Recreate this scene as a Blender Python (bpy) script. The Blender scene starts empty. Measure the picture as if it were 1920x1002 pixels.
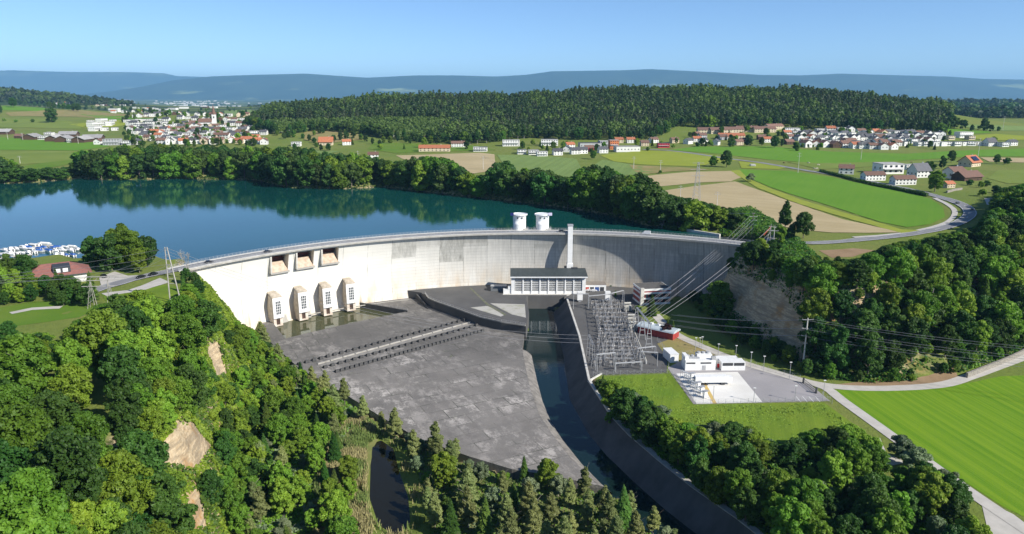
import bpy, bmesh, math, random
import numpy as np
from mathutils import Vector, Matrix
from mathutils.geometry import delaunay_2d_cdt
SC = bpy.context.scene
COL = SC.collection
# ------------------------------------------------------------------ camera
F, VH, CH = 1330.0, 176.0, 90.0          # focal length and horizon row of the 1920 px photo, eye height above the lake
PITCH = math.atan((501 - VH) / F)
cam = bpy.data.objects.new('camera', bpy.data.cameras.new('camera'))
cam.data.lens = F / 1920 * 36; cam.data.sensor_width = 36
cam.data.clip_start = 1; cam.data.clip_end = 150000
cam.location = (0, 0, CH); cam.rotation_euler = (math.pi / 2 - PITCH, 0, 0)
COL.objects.link(cam); SC.camera = cam
# ------------------------------------------------------------------ sky and sun
SUN_EL = math.radians(34)
SUN_DIR = Vector((math.cos(math.radians(34)), -math.sin(math.radians(34)), 0)) * math.cos(SUN_EL) + Vector((0, 0, math.sin(SUN_EL)))
world = bpy.data.worlds.new('World'); SC.world = world; world.use_nodes = True
wn = world.node_tree; wn.nodes.clear()
sky = wn.nodes.new('ShaderNodeTexSky'); sky.sky_type = 'NISHITA'; sky.sun_disc = False
sky.sun_elevation = SUN_EL; sky.sun_rotation = math.atan2(SUN_DIR.x, SUN_DIR.y)
sky.altitude = 1500; sky.air_density = 0.75; sky.dust_density = 0.15; sky.ozone_density = 5
bg = wn.nodes.new('ShaderNodeBackground'); bg.inputs[1].default_value = 0.11
wo = wn.nodes.new('ShaderNodeOutputWorld')
wn.links.new(sky.outputs[0], bg.inputs[0]); wn.links.new(bg.outputs[0], wo.inputs[0])
sun = bpy.data.objects.new('sun', bpy.data.lights.new('sun', 'SUN'))
sun.data.energy = 5.0; sun.data.angle = math.radians(0.53); sun.data.color = (1.0, 0.955, 0.88)
sun.rotation_euler = SUN_DIR.to_track_quat('Z', 'Y').to_euler(); COL.objects.link(sun)
SC.view_settings.view_transform = 'Standard'; SC.view_settings.look = 'None'
SC.view_settings.exposure = 0.5; SC.view_settings.gamma = 1
# ------------------------------------------------------------------ pixel <-> world
cP, sP = math.cos(PITCH), math.sin(PITCH)
def ray(u, v):
    x = (u - 960) / F; y = (501 - v) / F
    return np.array([x, cP + y * sP, -sP + y * cP])
def P(u, v, z):
    d = ray(u, v); t = (z - CH) / d[2]
    return (d[0] * t, d[1] * t, z)
def PX(pts, z): return [P(u, v, z)[:2] for u, v in pts]
def proj(x, y, z):
    zc = y * cP - (z - CH) * sP; yc = y * sP + (z - CH) * cP
    return 960 + F * x / zc, 501 - F * yc / zc
# ------------------------------------------------------------------ noise and polygons
def _hash(i, j, s):
    h = np.sin(i * 127.1 + j * 311.7 + s * 74.7) * 43758.5453
    return h - np.floor(h)
def vnoise(x, y, s=0):
    i, j = np.floor(x), np.floor(y); fx, fy = x - i, y - j
    fx = fx * fx * (3 - 2 * fx); fy = fy * fy * (3 - 2 * fy)
    a, b, c, d = _hash(i, j, s), _hash(i + 1, j, s), _hash(i, j + 1, s), _hash(i + 1, j + 1, s)
    return (a + (b - a) * fx) * (1 - fy) + (c + (d - c) * fx) * fy
def fbm(x, y, s=0, o=4):
    r = 0; a = 0.5
    for k in range(o):
        r = r + a * (vnoise(x, y, s + k) * 2 - 1); x = x * 2.03; y = y * 2.03; a *= 0.5
    return r
def sdf(poly, x, y):                     # signed distance, negative inside
    p = np.array(poly, float); q = np.roll(p, -1, 0)
    d = np.full(np.shape(x), 1e18); ins = np.zeros(np.shape(x), bool)
    for (ax, ay), (bx, by) in zip(p, q):
        ex, ey = bx - ax, by - ay
        t = np.clip(((x - ax) * ex + (y - ay) * ey) / (ex * ex + ey * ey + 1e-12), 0, 1)
        d = np.minimum(d, (x - ax - t * ex) ** 2 + (y - ay - t * ey) ** 2)
        c = (ay > y) != (by > y)
        with np.errstate(divide='ignore', invalid='ignore'):
            xi = ax + (y - ay) * ex / (ey if ey != 0 else 1e-12)
        ins ^= c & (x < xi)
    return np.where(ins, -1, 1) * np.sqrt(d)
def sstep(a, b, t):
    t = np.clip((t - a) / (b - a), 0, 1); return t * t * (3 - 2 * t)
# ------------------------------------------------------------------ dam geometry (one arc about DC)
DC = (14.5, 233.0); DR = 216.5; CREST = 3.0
TH0, TH1 = math.radians(-58), math.radians(36.5)
def arc(th, r): return (DC[0] + r * math.sin(th), DC[1] + r * math.cos(th))
def over(d):                             # the wall leans out at its top: radius grows with the depth below the crest
    d = np.clip(d, 0, 60); t = np.clip(d / 30, 0, 1)
    return 6.2 * (1 - (1 - t) ** 2) - 0.12 * np.maximum(d - 34, 0)
# ------------------------------------------------------------------ terrain zones
LAKE = PX([(-500, 352), (-200, 338), (0, 345), (60, 343), (150, 335), (200, 338), (330, 336), (480, 338), (545, 353), (640, 355), (720, 351),
           (860, 367), (960, 378), (1060, 390), (1150, 405), (1215, 424), (1300, 434)], 0)
LAKE += [arc(a, DR + 9) for a in np.linspace(math.radians(30), math.radians(-55), 30)]
LAKE += PX([(345, 483), (322, 492), (285, 478), (180, 455), (166, 466), (150, 489), (120, 480), (40, 492), (-100, 520), (-700, 560)], 0)
VALLEY = [arc(a, DR + 3) for a in np.linspace(math.radians(-50), math.radians(28), 24)]
VALLEY += PX([(1330, 585), (1385, 625), (1440, 655), (1510, 690), (1600, 706), (1700, 712), (1790, 700), (1860, 680), (1960, 650), (2400, 560)], -33)
VALLEY += [(900, 150), (700, 20), (-20, 20), (-58, 110), (-75, 150), (-86, 200), (-96, 235), (-105, 275), (-116, 310), (-127, 340), (-140, 362)]
RIGHT = PX([(1050, 530), (1062, 562), (1085, 632), (1103, 716), (1143, 778), (1179, 816), (1241, 869), (1298, 914), (1382, 973), (1480, 1050)], -33)
RIGHT += [(90, 100), (140, 20), (900, 20), (900, 460), (120, 460)]
CHAN_L = PX([(988, 560), (992, 600), (998, 655), (1008, 700), (1019, 740), (1035, 778), (1058, 812), (1094, 856), (1131, 893), (1152, 910), (1215, 975), (1260, 1030)], -38)
CHAN_R = PX([(1062, 562), (1085, 632), (1103, 716), (1143, 778), (1179, 816), (1241, 869), (1298, 914), (1382, 973), (1480, 1050)], -33)
PLAZA = PX([(768, 545), (792, 552), (815, 565), (850, 580), (900, 597), (940, 606), (990, 612), (988, 560), (1060, 560)], -33) + [(55, 440)]
APRON = PX([(478, 596), (505, 640), (560, 690), (640, 735), (720, 785), (790, 825), (880, 856), (960, 880), (1040, 895), (1150, 910),
            (1131, 893), (1094, 856), (1058, 812), (1035, 778), (1019, 740), (1008, 700), (998, 655), (993, 612), (940, 600), (900, 590), (800, 545)], -38)
APRON += [arc(a, DR + 6) for a in np.linspace(math.radians(-18), math.radians(-50), 10)]
def base(x, y):
    D = np.hypot(x, y)
    b = 2.5 + 0.013 * np.clip(D - 480, 0, 900)
    b = b + 2.2 * fbm(x / 260, y / 260, 3) * sstep(480, 1000, D)
    b = b + 46 * np.exp(-((x + 1750) / 560) ** 2 - ((y - 2150) / 420) ** 2)                     # pasture hill on the left
    b = b + 16 * np.exp(-((x + 900) / 260) ** 2 - ((y - 1900) / 260) ** 2)
    rid = np.interp(x, [-800, -650, -560, -450, -318, 0, 120, 250, 700, 850, 980, 1085, 1220], [2, 14, 26, 38, 50, 52, 60, 67, 65, 48, 32, 14, 0]) + 5 * fbm(x / 120, y / 120, 17)
    b = b + rid * np.exp(-((y - 1760) / 300) ** 2)                                              # the wooded hill
    b = b + 9 * np.exp(-((x - 700) / 500) ** 2 - ((y - 1500) / 260) ** 2)
    b = b + 8 * np.exp(-((x - 420) / 110) ** 2 - ((y - 470) / 130) ** 2)                       # wooded rise right of the bend
    b = b + 92 * np.exp(-((x + 2950) / 720) ** 2 - ((y - 3800) / 500) ** 2)
    far = sstep(4200, 7500, y)
    b = b * (1 - far) + far * (-95 + 60 * fbm(x / 2600, y / 1500, 9) + 45 * np.exp(-((x + 1500) / 1400) ** 2 - ((y - 9000) / 900) ** 2))
    return b
def height(x, y):
    x = np.asarray(x, float); y = np.asarray(y, float)
    z = base(x, y)
    near = (y < 1000) & (np.abs(x) < 1400)
    xn, yn = x[near], y[near]; zn = z[near]
    dv = sdf(VALLEY, xn, yn); dr = sdf(RIGHT, xn, yn); dl = sdf(LAKE, xn, yn)
    w = 7 * fbm(xn / 34, yn / 34, 21) + 2.5 * fbm(xn / 9, yn / 9, 5)
    left = sstep(-40, -80, xn)
    fl = np.where(dr < 0, -33.0, -40.2)
    fl = np.where((dr > 0) & (dr < 2), -33.0 - 3.6 * dr, fl)
    steep = left * 1.75 + (1 - left) * 0.62
    cliff = np.exp(-((xn - 135) / 42) ** 4 - ((yn - 362) / 48) ** 4)                            # sandstone bluff right of the dam
    steep = steep + cliff * 1.5
    dd = np.maximum(dv + w * sstep(2, 14, dv), 0)
    vz = fl + dd * steep
    vz = np.where(dv > 0, -33.0 * (1 - left) - 40.2 * left + dd * steep, fl)
    zn = np.minimum(zn + 0 * xn, np.where(dv > -400, vz, zn))
    # lake basin
    damarc = np.hypot(xn - DC[0], yn - DC[1])
    zl = np.where(dl < 0, -0.6 + 0.75 * dl, 0.35 + 0.42 * dl + 0.5 * fbm(xn / 12, yn / 12, 8))
    zl = np.maximum(zl, -38)
    th = np.arctan2(xn - DC[0], yn - DC[1])
    zn = np.minimum(zn, np.where((dl < 90) & (damarc > DR + 4), zl, 1e9))
    inarc = (damarc < DR + 9) & (damarc > DR - 3) & (th > math.radians(-52)) & (th < math.radians(30)) & (yn > 233)
    zn = np.where(inarc, np.minimum(zn, -41), zn)
    # concrete works and channel
    ch = sdf(CHAN_L + CHAN_R[::-1], xn, yn); ap = sdf(APRON, xn, yn); pl = sdf(PLAZA + [arc(a, DR + 5) for a in (.1, 0, -.1, -.2, -.3)], xn, yn)
    zn = np.where(np.minimum(ch, ap) < 0, np.minimum(zn, -46), zn)
    zn = np.where(pl < -0.5, np.minimum(zn, -40), zn)
    # pond and its stream
    pond = [P(u, v, -41)[:2] for u, v in POND]
    dp = sdf(pond, xn, yn)
    zn = np.where(dp < 6, np.minimum(zn, -41.0 + 0.18 * dp), zn)
    rough = 0.35 * fbm(xn / 7, yn / 7, 31) * sstep(6, 20, dv)
    zn = zn + rough
    z[near] = zn
    return z
POND = [(690, 832), (715, 822), (742, 840), (752, 880), (770, 930), (775, 985), (740, 1010), (705, 985), (688, 935), (690, 880)]
# one graded grid, dense where the camera is close
def graded(lo, hi, segs):
    a = [lo]
    for end, s0, s1 in segs:
        st = a[-1]
        while a[-1] < end - 1e-6:
            t = (a[-1] - st) / (end - st); a.append(min(end, a[-1] + s0 + (s1 - s0) * t))
    return np.array(a)
XP = graded(0, 0, [(440, 3, 3), (1500, 3, 22), (6000, 22, 300), (45000, 400, 4000)])
XN = graded(0, 0, [(330, 3, 3), (2400, 3, 22), (6000, 22, 300), (45000, 400, 4000)])
GX = np.concatenate([-XN[:0:-1], XP])
GY = graded(-300, 0, [(60, 40, 10), (560, 3, 3), (1000, 3, 9), (2400, 9, 18), (8000, 20, 300), (60000, 300, 5000)])
mx, my = np.meshgrid(GX, GY)
GZ = height(mx.ravel(), my.ravel()).reshape(mx.shape)
def H(x, y):                             # exact height of the triangulated sheet
    x = np.atleast_1d(np.asarray(x, float)); y = np.atleast_1d(np.asarray(y, float))
    i = np.clip(np.searchsorted(GX, x) - 1, 0, len(GX) - 2); j = np.clip(np.searchsorted(GY, y) - 1, 0, len(GY) - 2)
    fx = (x - GX[i]) / (GX[i + 1] - GX[i]); fy = (y - GY[j]) / (GY[j + 1] - GY[j])
    a, b, c, d = GZ[j, i], GZ[j, i + 1], GZ[j + 1, i], GZ[j + 1, i + 1]
    return np.where(fx >= fy, a + (b - a) * fx + (d - b) * fy, a + (d - c) * fx + (c - a) * fy)
def Hs(x, y): return float(H(x, y)[0])
def G(u, v, t0=60):                      # where the ray through a photo pixel meets the ground
    d = ray(u, v); t = t0 * 1.02 ** np.arange(0, 330)
    x, y, z = d[0] * t, d[1] * t, CH + d[2] * t
    below = np.nonzero(z < H(x, y))[0]
    if len(below) == 0: return None
    k = below[0]; lo, hi = t[max(k - 1, 0)], t[k]
    for _ in range(24):
        m = (lo + hi) / 2
        if CH + d[2] * m < Hs(d[0] * m, d[1] * m): hi = m
        else: lo = m
    return (d[0] * hi, d[1] * hi, Hs(d[0] * hi, d[1] * hi))
# ------------------------------------------------------------------ object helpers
def tag(o, label=None, cat=None, group=None, kind=None):
    if label: o['label'] = label
    if cat: o['category'] = cat
    if group: o['group'] = group
    if kind: o['kind'] = kind
    return o
def empty(name, loc=(0, 0, 0), rz=0, sc=1, label=None, cat=None, group=None):
    o = bpy.data.objects.new(name, None); o.location = loc; o.rotation_euler = (0, 0, rz)
    o.scale = (sc, sc, sc) if np.isscalar(sc) else sc
    o.empty_display_size = 0.5; COL.objects.link(o); return tag(o, label, cat, group)
def mesh_np(name, V, Fc, mats, mi=None, smooth=False):
    V = np.asarray(V, np.float32); Fc = np.asarray(Fc, np.int32); k = Fc.shape[1]
    me = bpy.data.meshes.new(name); me.vertices.add(len(V)); me.vertices.foreach_set('co', V.ravel())
    me.loops.add(Fc.size); me.loops.foreach_set('vertex_index', Fc.ravel())
    me.polygons.add(len(Fc)); me.polygons.foreach_set('loop_start', np.arange(0, Fc.size, k, dtype=np.int32))
    me.polygons.foreach_set('loop_total', np.full(len(Fc), k, np.int32))
    if mi is not None: me.polygons.foreach_set('material_index', np.asarray(mi, np.int32))
    me.update(calc_edges=True)
    if smooth: me.polygons.foreach_set('use_smooth', np.ones(len(Fc), bool))
    for m in (mats if isinstance(mats, (list, tuple)) else [mats]): me.materials.append(m)
    return me
def link(name, me, parent=None, loc=(0, 0, 0), rz=0):
    o = bpy.data.objects.new(name, me); COL.objects.link(o)
    if parent: o.parent = parent
    o.location = loc; o.rotation_euler = (0, 0, rz); return o
def copy_tree(o, parent=None):
    c = o.copy(); COL.objects.link(c)
    if parent: c.parent = parent
    for ch in list(o.children): copy_tree(ch, c)
    return c
class MB:                                # collects boxes, tubes and prisms for ONE mesh
    def __init__(s): s.bm = bmesh.new()
    def hexa(s, c):
        v = [s.bm.verts.new(p) for p in c]
        for f in ((0, 3, 2, 1), (4, 5, 6, 7), (0, 1, 5, 4), (1, 2, 6, 5), (2, 3, 7, 6), (3, 0, 4, 7)): s.bm.faces.new([v[i] for i in f])
        return s
    def box(s, x0, x1, y0, y1, z0, z1, rz=0, o=(0, 0, 0)):
        c, n = math.cos(rz), math.sin(rz)
        f = lambda x, y, z: (o[0] + x * c - y * n, o[1] + x * n + y * c, o[2] + z)
        return s.hexa([f(x0, y0, z0), f(x1, y0, z0), f(x1, y1, z0), f(x0, y1, z0), f(x0, y0, z1), f(x1, y0, z1), f(x1, y1, z1), f(x0, y1, z1)])
    def tube(s, a, b, r0, r1=None, n=6, cap=True):
        a, b = Vector(a), Vector(b); r1 = r0 if r1 is None else r1; d = (b - a)
        if d.length < 1e-6: return s
        q = d.to_track_quat('Z', 'Y'); A, B = [], []
        for k in range(n):
            e = Vector((math.cos(2 * math.pi * k / n), math.sin(2 * math.pi * k / n), 0))
            A.append(s.bm.verts.new(a + q @ (e * r0))); B.append(s.bm.verts.new(b + q @ (e * r1)))
        for k in range(n): s.bm.faces.new([A[k], A[(k + 1) % n], B[(k + 1) % n], B[k]])
        if cap: s.bm.faces.new(A[::-1]); s.bm.faces.new(B)
        return s
    def path(s, pts, r, n=5):
        for a, b in zip(pts, pts[1:]): s.tube(a, b, r, n=n)
        return s
    def lathe(s, prof, n=20, o=(0, 0, 0)):   # prof: (radius, z) pairs
        rings = []
        for r, z in prof: rings.append([s.bm.verts.new((o[0] + r * math.cos(2 * math.pi * k / n), o[1] + r * math.sin(2 * math.pi * k / n), o[2] + z)) for k in range(n)])
        for A, B in zip(rings, rings[1:]):
            for k in range(n): s.bm.faces.new([A[k], A[(k + 1) % n], B[(k + 1) % n], B[k]])
        s.bm.faces.new(rings[0][::-1]); s.bm.faces.new(rings[-1]); return s
    def prism(s, poly, z0, z1, inset=None):  # vertical prism; inset = polygon of the top if it differs
        top = inset or poly; n = len(poly)
        zb = z0 if hasattr(z0, '__len__') else [z0] * n; zt = z1 if hasattr(z1, '__len__') else [z1] * n
        A = [s.bm.verts.new((p[0], p[1], zb[i])) for i, p in enumerate(poly)]; B = [s.bm.verts.new((p[0], p[1], zt[i])) for i, p in enumerate(top)]
        for k in range(n): s.bm.faces.new([A[k], A[(k + 1) % n], B[(k + 1) % n], B[k]])
        s.bm.faces.new(A[::-1]); s.bm.faces.new(B); return s
    def extr(s, prof, x0, x1):               # profile in (y, z) swept along x
        A = [s.bm.verts.new((x0, y, z)) for y, z in prof]; B = [s.bm.verts.new((x1, y, z)) for y, z in prof]; n = len(prof)
        for k in range(n): s.bm.faces.new([A[k], A[(k + 1) % n], B[(k + 1) % n], B[k]])
        s.bm.faces.new(A[::-1]); s.bm.faces.new(B); return s
    def quad(s, *p): s.bm.faces.new([s.bm.verts.new(q) for q in p]); return s
    def mesh(s, name, m, smooth=False):
        bmesh.ops.recalc_face_normals(s.bm, faces=s.bm.faces)
        me = bpy.data.meshes.new(name); s.bm.to_mesh(me); s.bm.free(); me.materials.append(m)
        if smooth:
            for p in me.polygons: p.use_smooth = True
        return me
    def build(s, name, m, parent=None, loc=(0, 0, 0), rz=0, smooth=False): return link(name, s.mesh(name, m, smooth), parent, loc, rz)
def drape(name, poly, m, off=0.12, step=6.0, zf=None, label=None):   # a sheet laid on the ground inside a world polygon
    poly = [tuple(p[:2]) for p in poly]; pts = []
    n = len(poly); edge = []
    for i in range(n):
        a, b = poly[i], poly[(i + 1) % n]; L = math.hypot(b[0] - a[0], b[1] - a[1]); k = max(1, int(L / step))
        for t in range(k): edge.append((a[0] + (b[0] - a[0]) * t / k, a[1] + (b[1] - a[1]) * t / k))
    ne = len(edge); xs = [p[0] for p in poly]; ys = [p[1] for p in poly]
    gx, gy = np.meshgrid(np.arange(min(xs), max(xs), step), np.arange(min(ys), max(ys), step)); gx, gy = gx.ravel(), gy.ravel()
    ok = sdf(poly, gx, gy) < -step * 0.4
    pts = edge + list(zip(gx[ok], gy[ok]))
    vs, es, fs, *_ = delaunay_2d_cdt([Vector(p) for p in pts], [], [list(range(ne))], 1, 1e-5)
    X = np.array([v.x for v in vs]); Y = np.array([v.y for v in vs])
    Z = (H(X, Y) if zf is None else np.full(len(X), float(zf))) + off
    fs = [f for f in fs if len(f) == 3]
    me = mesh_np(name, np.stack([X, Y, Z], 1), fs, m, smooth=True)
    if me.polygons and me.polygons[0].normal.z < 0: me.flip_normals()
    return tag(link(name, me), label=label, kind='structure')
def smooth_line(pts, step):
    pts = [Vector(p) for p in pts]; out = []
    for i in range(len(pts) - 1):
        p0, p1, p2, p3 = pts[max(i - 1, 0)], pts[i], pts[i + 1], pts[min(i + 2, len(pts) - 1)]
        k = max(1, int((p2 - p1).length / step))
        for t in range(k):
            t /= k; out.append(0.5 * ((2 * p1) + (p2 - p0) * t + (2 * p0 - 5 * p1 + 4 * p2 - p3) * t * t + (3 * p1 - p0 - 3 * p2 + p3) * t ** 3))
    out.append(pts[-1]); return out
def ribbon(line, w0, w1, off, zc=None):      # strip between lateral offsets w0..w1 of a line, following the ground across its width
    L = [Vector((p[0], p[1])) for p in line]; V, Fc = [], []; k = 3
    for i, p in enumerate(L):
        t = (L[min(i + 1, len(L) - 1)] - L[max(i - 1, 0)]).normalized(); nrm = Vector((-t.y, t.x))
        for j in range(k + 1):
            q = p + nrm * (w0 + (w1 - w0) * j / k); z = (Hs(q.x, q.y) if zc is None else (zc[i] if hasattr(zc, '__len__') else zc)) + off
            V.append((q.x, q.y, z))
        if i:
            for j in range(k): a = (i - 1) * (k + 1) + j; Fc.append((a, a + 1, a + k + 2, a + k + 1))
    return V, Fc
def road(name, line, w, m, off=0.14, step=6, label=None, zc=None):
    line = smooth_line([tuple(p[:2]) + (0,) for p in line], step)
    V, Fc = ribbon(line, -w / 2, w / 2, off, zc)
    me = mesh_np(name, V, Fc, m, smooth=True)
    if me.polygons[0].normal.z < 0: me.flip_normals()
    return tag(link(name, me), label=label, kind='structure'), line
# ------------------------------------------------------------------ procedural materials
def nt(name):
    m = bpy.data.materials.new(name); m.use_nodes = True; n = m.node_tree
    b = n.nodes['Principled BSDF']; return m, n, b
def N(n, t, **k):
    x = n.nodes.new('ShaderNode' + t)
    for a, v in k.items():
        if a.startswith('i_'): x.inputs[int(a[2:]) if a[2:].isdigit() else a[2:]].default_value = v
        else: setattr(x, a, v)
    return x
def c4(c): return (c[0], c[1], c[2], 1)
def mixc(n, f, a, b, mode='MIX'):
    x = N(n, 'Mix', data_type='RGBA', blend_type=mode)
    for i, s in ((0, f), (6, a), (7, b)):
        if hasattr(s, 'links'): n.links.new(s, x.inputs[i])
        elif i == 0: x.inputs[0].default_value = s
        else: x.inputs[i].default_value = c4(s)
    return x.outputs[2]
def noise(n, scale, detail=5, rough=.6, vec=None, stretch=None, coord='Object'):
    x = N(n, 'TexNoise'); x.inputs['Scale'].default_value = scale; x.inputs['Detail'].default_value = detail; x.inputs['Roughness'].default_value = rough
    if vec is None: vec = N(n, 'TexCoord').outputs[coord]
    if stretch:
        mp = N(n, 'Mapping'); mp.inputs['Scale'].default_value = stretch; n.links.new(vec, mp.inputs[0]); vec = mp.outputs[0]
    n.links.new(vec, x.inputs['Vector']); return x.outputs[0]
def ramp(n, f, a, b, ca=(0, 0, 0), cb=(1, 1, 1)):
    r = N(n, 'ValToRGB'); r.color_ramp.elements[0].position = a; r.color_ramp.elements[1].position = b
    r.color_ramp.elements[0].color = c4(ca); r.color_ramp.elements[1].color = c4(cb); n.links.new(f, r.inputs[0]); return r.outputs[0]
def math_(n, op, a, b=None):
    x = N(n, 'Math', operation=op)
    for i, s in enumerate((a, b)):
        if s is None: continue
        if hasattr(s, 'links'): n.links.new(s, x.inputs[i])
        else: x.inputs[i].default_value = s
    return x.outputs[0]
def bump(n, b, h, d, s=1.0):
    x = N(n, 'Bump'); x.inputs['Strength'].default_value = s; x.inputs['Distance'].default_value = d
    n.links.new(h, x.inputs['Height']); n.links.new(x.outputs[0], b.inputs['Normal'])
MATS = {}
def mat(name, c1, c2=None, scale=.5, rough=.8, metal=0, bmp=0, lo=.35, hi=.65, spec=.5, rnd=0, coord='Object', stretch=None):
    if name in MATS: return MATS[name]
    m, n, b = nt(name); b.inputs['Roughness'].default_value = rough; b.inputs['Metallic'].default_value = metal
    b.inputs['Specular IOR Level'].default_value = spec
    if c2 is None: c2 = tuple(x * .82 for x in c1)
    no = noise(n, scale, coord=coord, stretch=stretch); col = mixc(n, ramp(n, no, lo, hi), c1, c2)
    if rnd:
        oi = N(n, 'ObjectInfo'); hs = N(n, 'HueSaturation')
        n.links.new(math_(n, 'MULTIPLY_ADD', oi.outputs['Random'], rnd * 2), hs.inputs['Value']); hs.inputs['Value'].links[0].from_node.inputs[2].default_value = 1 - rnd
        n.links.new(col, hs.inputs['Color']); col = hs.outputs[0]
    n.links.new(col, b.inputs['Base Color'])
    if bmp: bump(n, b, no, bmp)
    MATS[name] = m; return m
def leaf(name, c1, c2, c3, scale=.25):
    m, n, b = nt(name); b.inputs['Roughness'].default_value = .55; b.inputs['Specular IOR Level'].default_value = .25
    tc = N(n, 'TexCoord').outputs['Object']
    f1 = ramp(n, noise(n, scale, 3, .5, tc), .38, .62); f2 = ramp(n, noise(n, 2.3, 2, .6, tc), .35, .7)
    col = mixc(n, f1, c1, c2); col = mixc(n, math_(n, 'MULTIPLY', f2, .5), col, c3)
    oi = N(n, 'ObjectInfo'); hs = N(n, 'HueSaturation')
    v = math_(n, 'MULTIPLY_ADD', oi.outputs['Random'], .55); v.node.inputs[2].default_value = .72
    wn_ = N(n, 'TexWhiteNoise', noise_dimensions='1D'); n.links.new(oi.outputs['Random'], wn_.inputs['W'])
    h = math_(n, 'MULTIPLY_ADD', wn_.outputs[0], .05); h.node.inputs[2].default_value = .478
    n.links.new(v, hs.inputs['Value']); n.links.new(h, hs.inputs['Hue']); n.links.new(col, hs.inputs['Color'])
    n.links.new(hs.outputs[0], b.inputs['Base Color'])
    tr = N(n, 'BsdfTranslucent'); n.links.new(mixc(n, 1.0, hs.outputs[0], (.85, 1.15, .5), 'MULTIPLY'), tr.inputs[0])
    ms = N(n, 'MixShader'); ms.inputs[0].default_value = .34
    n.links.new(b.outputs[0], ms.inputs[1]); n.links.new(tr.outputs[0], ms.inputs[2]); n.links.new(ms.outputs[0], n.nodes['Material Output'].inputs[0])
    MATS[name] = m; return m
LEAF = {
 'beech': leaf('leaf_beech', (0.131, 0.234, 0.020), (0.081, 0.166, 0.015), (0.203, 0.307, 0.031)),
 'lime':  leaf('leaf_lime', (0.181, 0.296, 0.024), (0.113, 0.224, 0.020), (0.271, 0.364, 0.042)),
 'dark':  leaf('leaf_dark', (0.056, 0.127, 0.020), (0.036, 0.092, 0.015), (0.099, 0.177, 0.026)),
 'shore': leaf('leaf_shore', (0.050, 0.104, 0.020), (0.031, 0.073, 0.015), (0.095, 0.156, 0.029)),
 'pine':  leaf('leaf_pine', (.235, .275, .090), (.170, .205, .066), (.330, .360, .140)),
 'wood':  leaf('leaf_wood', (0.032, 0.067, 0.018), (0.020, 0.048, 0.014), (0.056, 0.099, 0.024), .02),
 'woodc': leaf('leaf_woodc', (0.043, 0.064, 0.026), (0.030, 0.048, 0.020), (0.074, 0.099, 0.044), .02),
 'woodl': leaf('leaf_woodl', (0.070, 0.130, 0.024), (0.047, 0.094, 0.020), (0.102, 0.161, 0.033), .02),
 'spruce': leaf('leaf_spruce', (0.104, 0.187, 0.031), (0.059, 0.125, 0.024), (0.199, 0.286, 0.050)),
 'grey':  leaf('leaf_grey', (0.186, 0.239, 0.121), (0.121, 0.172, 0.077), (0.288, 0.343, 0.209)),
 'wine':  leaf('leaf_wine', (0.056, 0.025, 0.026), (0.037, 0.019, 0.020), (0.088, 0.042, 0.037)),
}
BARK = mat('bark', (.17, .145, .11), (.09, .075, .06), 1.5, .9)
PALEBARK = mat('pale_bark', (.42, .39, .33), (.25, .23, .2), 1.5, .9)
CONC = mat('concrete', (.42, .40, .36), (.30, .285, .25), .35, .85, bmp=.03)
PALECONC = mat('pale_concrete', (.62, .60, .55), (.48, .46, .41), .3, .85)
DARKCONC = mat('dark_concrete', (.085, .082, .078), (.05, .05, .05), .2, .9)
WHITE = mat('white_paint', (.80, .80, .78), (.70, .70, .68), .4, .5)
GREYM = mat('galvanised_metal', (.44, .445, .45), (.34, .345, .35), 1, .5, .15)
DGREY = mat('dark_grey_metal', (.06, .065, .07), (.045, .045, .05), 1, .5, .2)
GLASS = mat('window_glass', (.03, .04, .05), (.02, .025, .03), .5, .12, spec=.8)
WIRE = mat('cable', (.35, .35, .36), (.25, .25, .26), 1, .4, .5)
TILE = {'orange': mat('tile_orange', (.44, .16, .07), (.33, .11, .055), .7, .85, rnd=.15), 'brown': mat('tile_brown', (.20, .11, .075), (.14, .08, .06), .7, .85, rnd=.2),
        'slate': mat('tile_slate', (.10, .10, .105), (.07, .07, .075), .7, .7, rnd=.25), 'flat': mat('roof_gravel', (.40, .39, .37), (.28, .27, .26), .5, .9, rnd=.2)}
WALLM = {'white': mat('render_white', (.74, .73, .69), (.66, .65, .61), .3, .85, rnd=.08), 'cream': mat('render_cream', (.62, .52, .37), (.54, .45, .31), .3, .85, rnd=.1),
         'grey': mat('render_grey', (.45, .46, .46), (.38, .38, .38), .3, .85, rnd=.1), 'orange': mat('render_orange', (.60, .20, .07), (.5, .16, .06), .3, .85),
         'red': mat('render_red', (.50, .03, .05), (.4, .03, .04), .3, .8), 'wood': mat('dark_timber', (.10, .055, .03), (.065, .04, .025), .8, .9), 'yellow': mat('render_yellow', (.66, .50, .12), (.6, .45, .1), .3, .85)}
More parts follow.
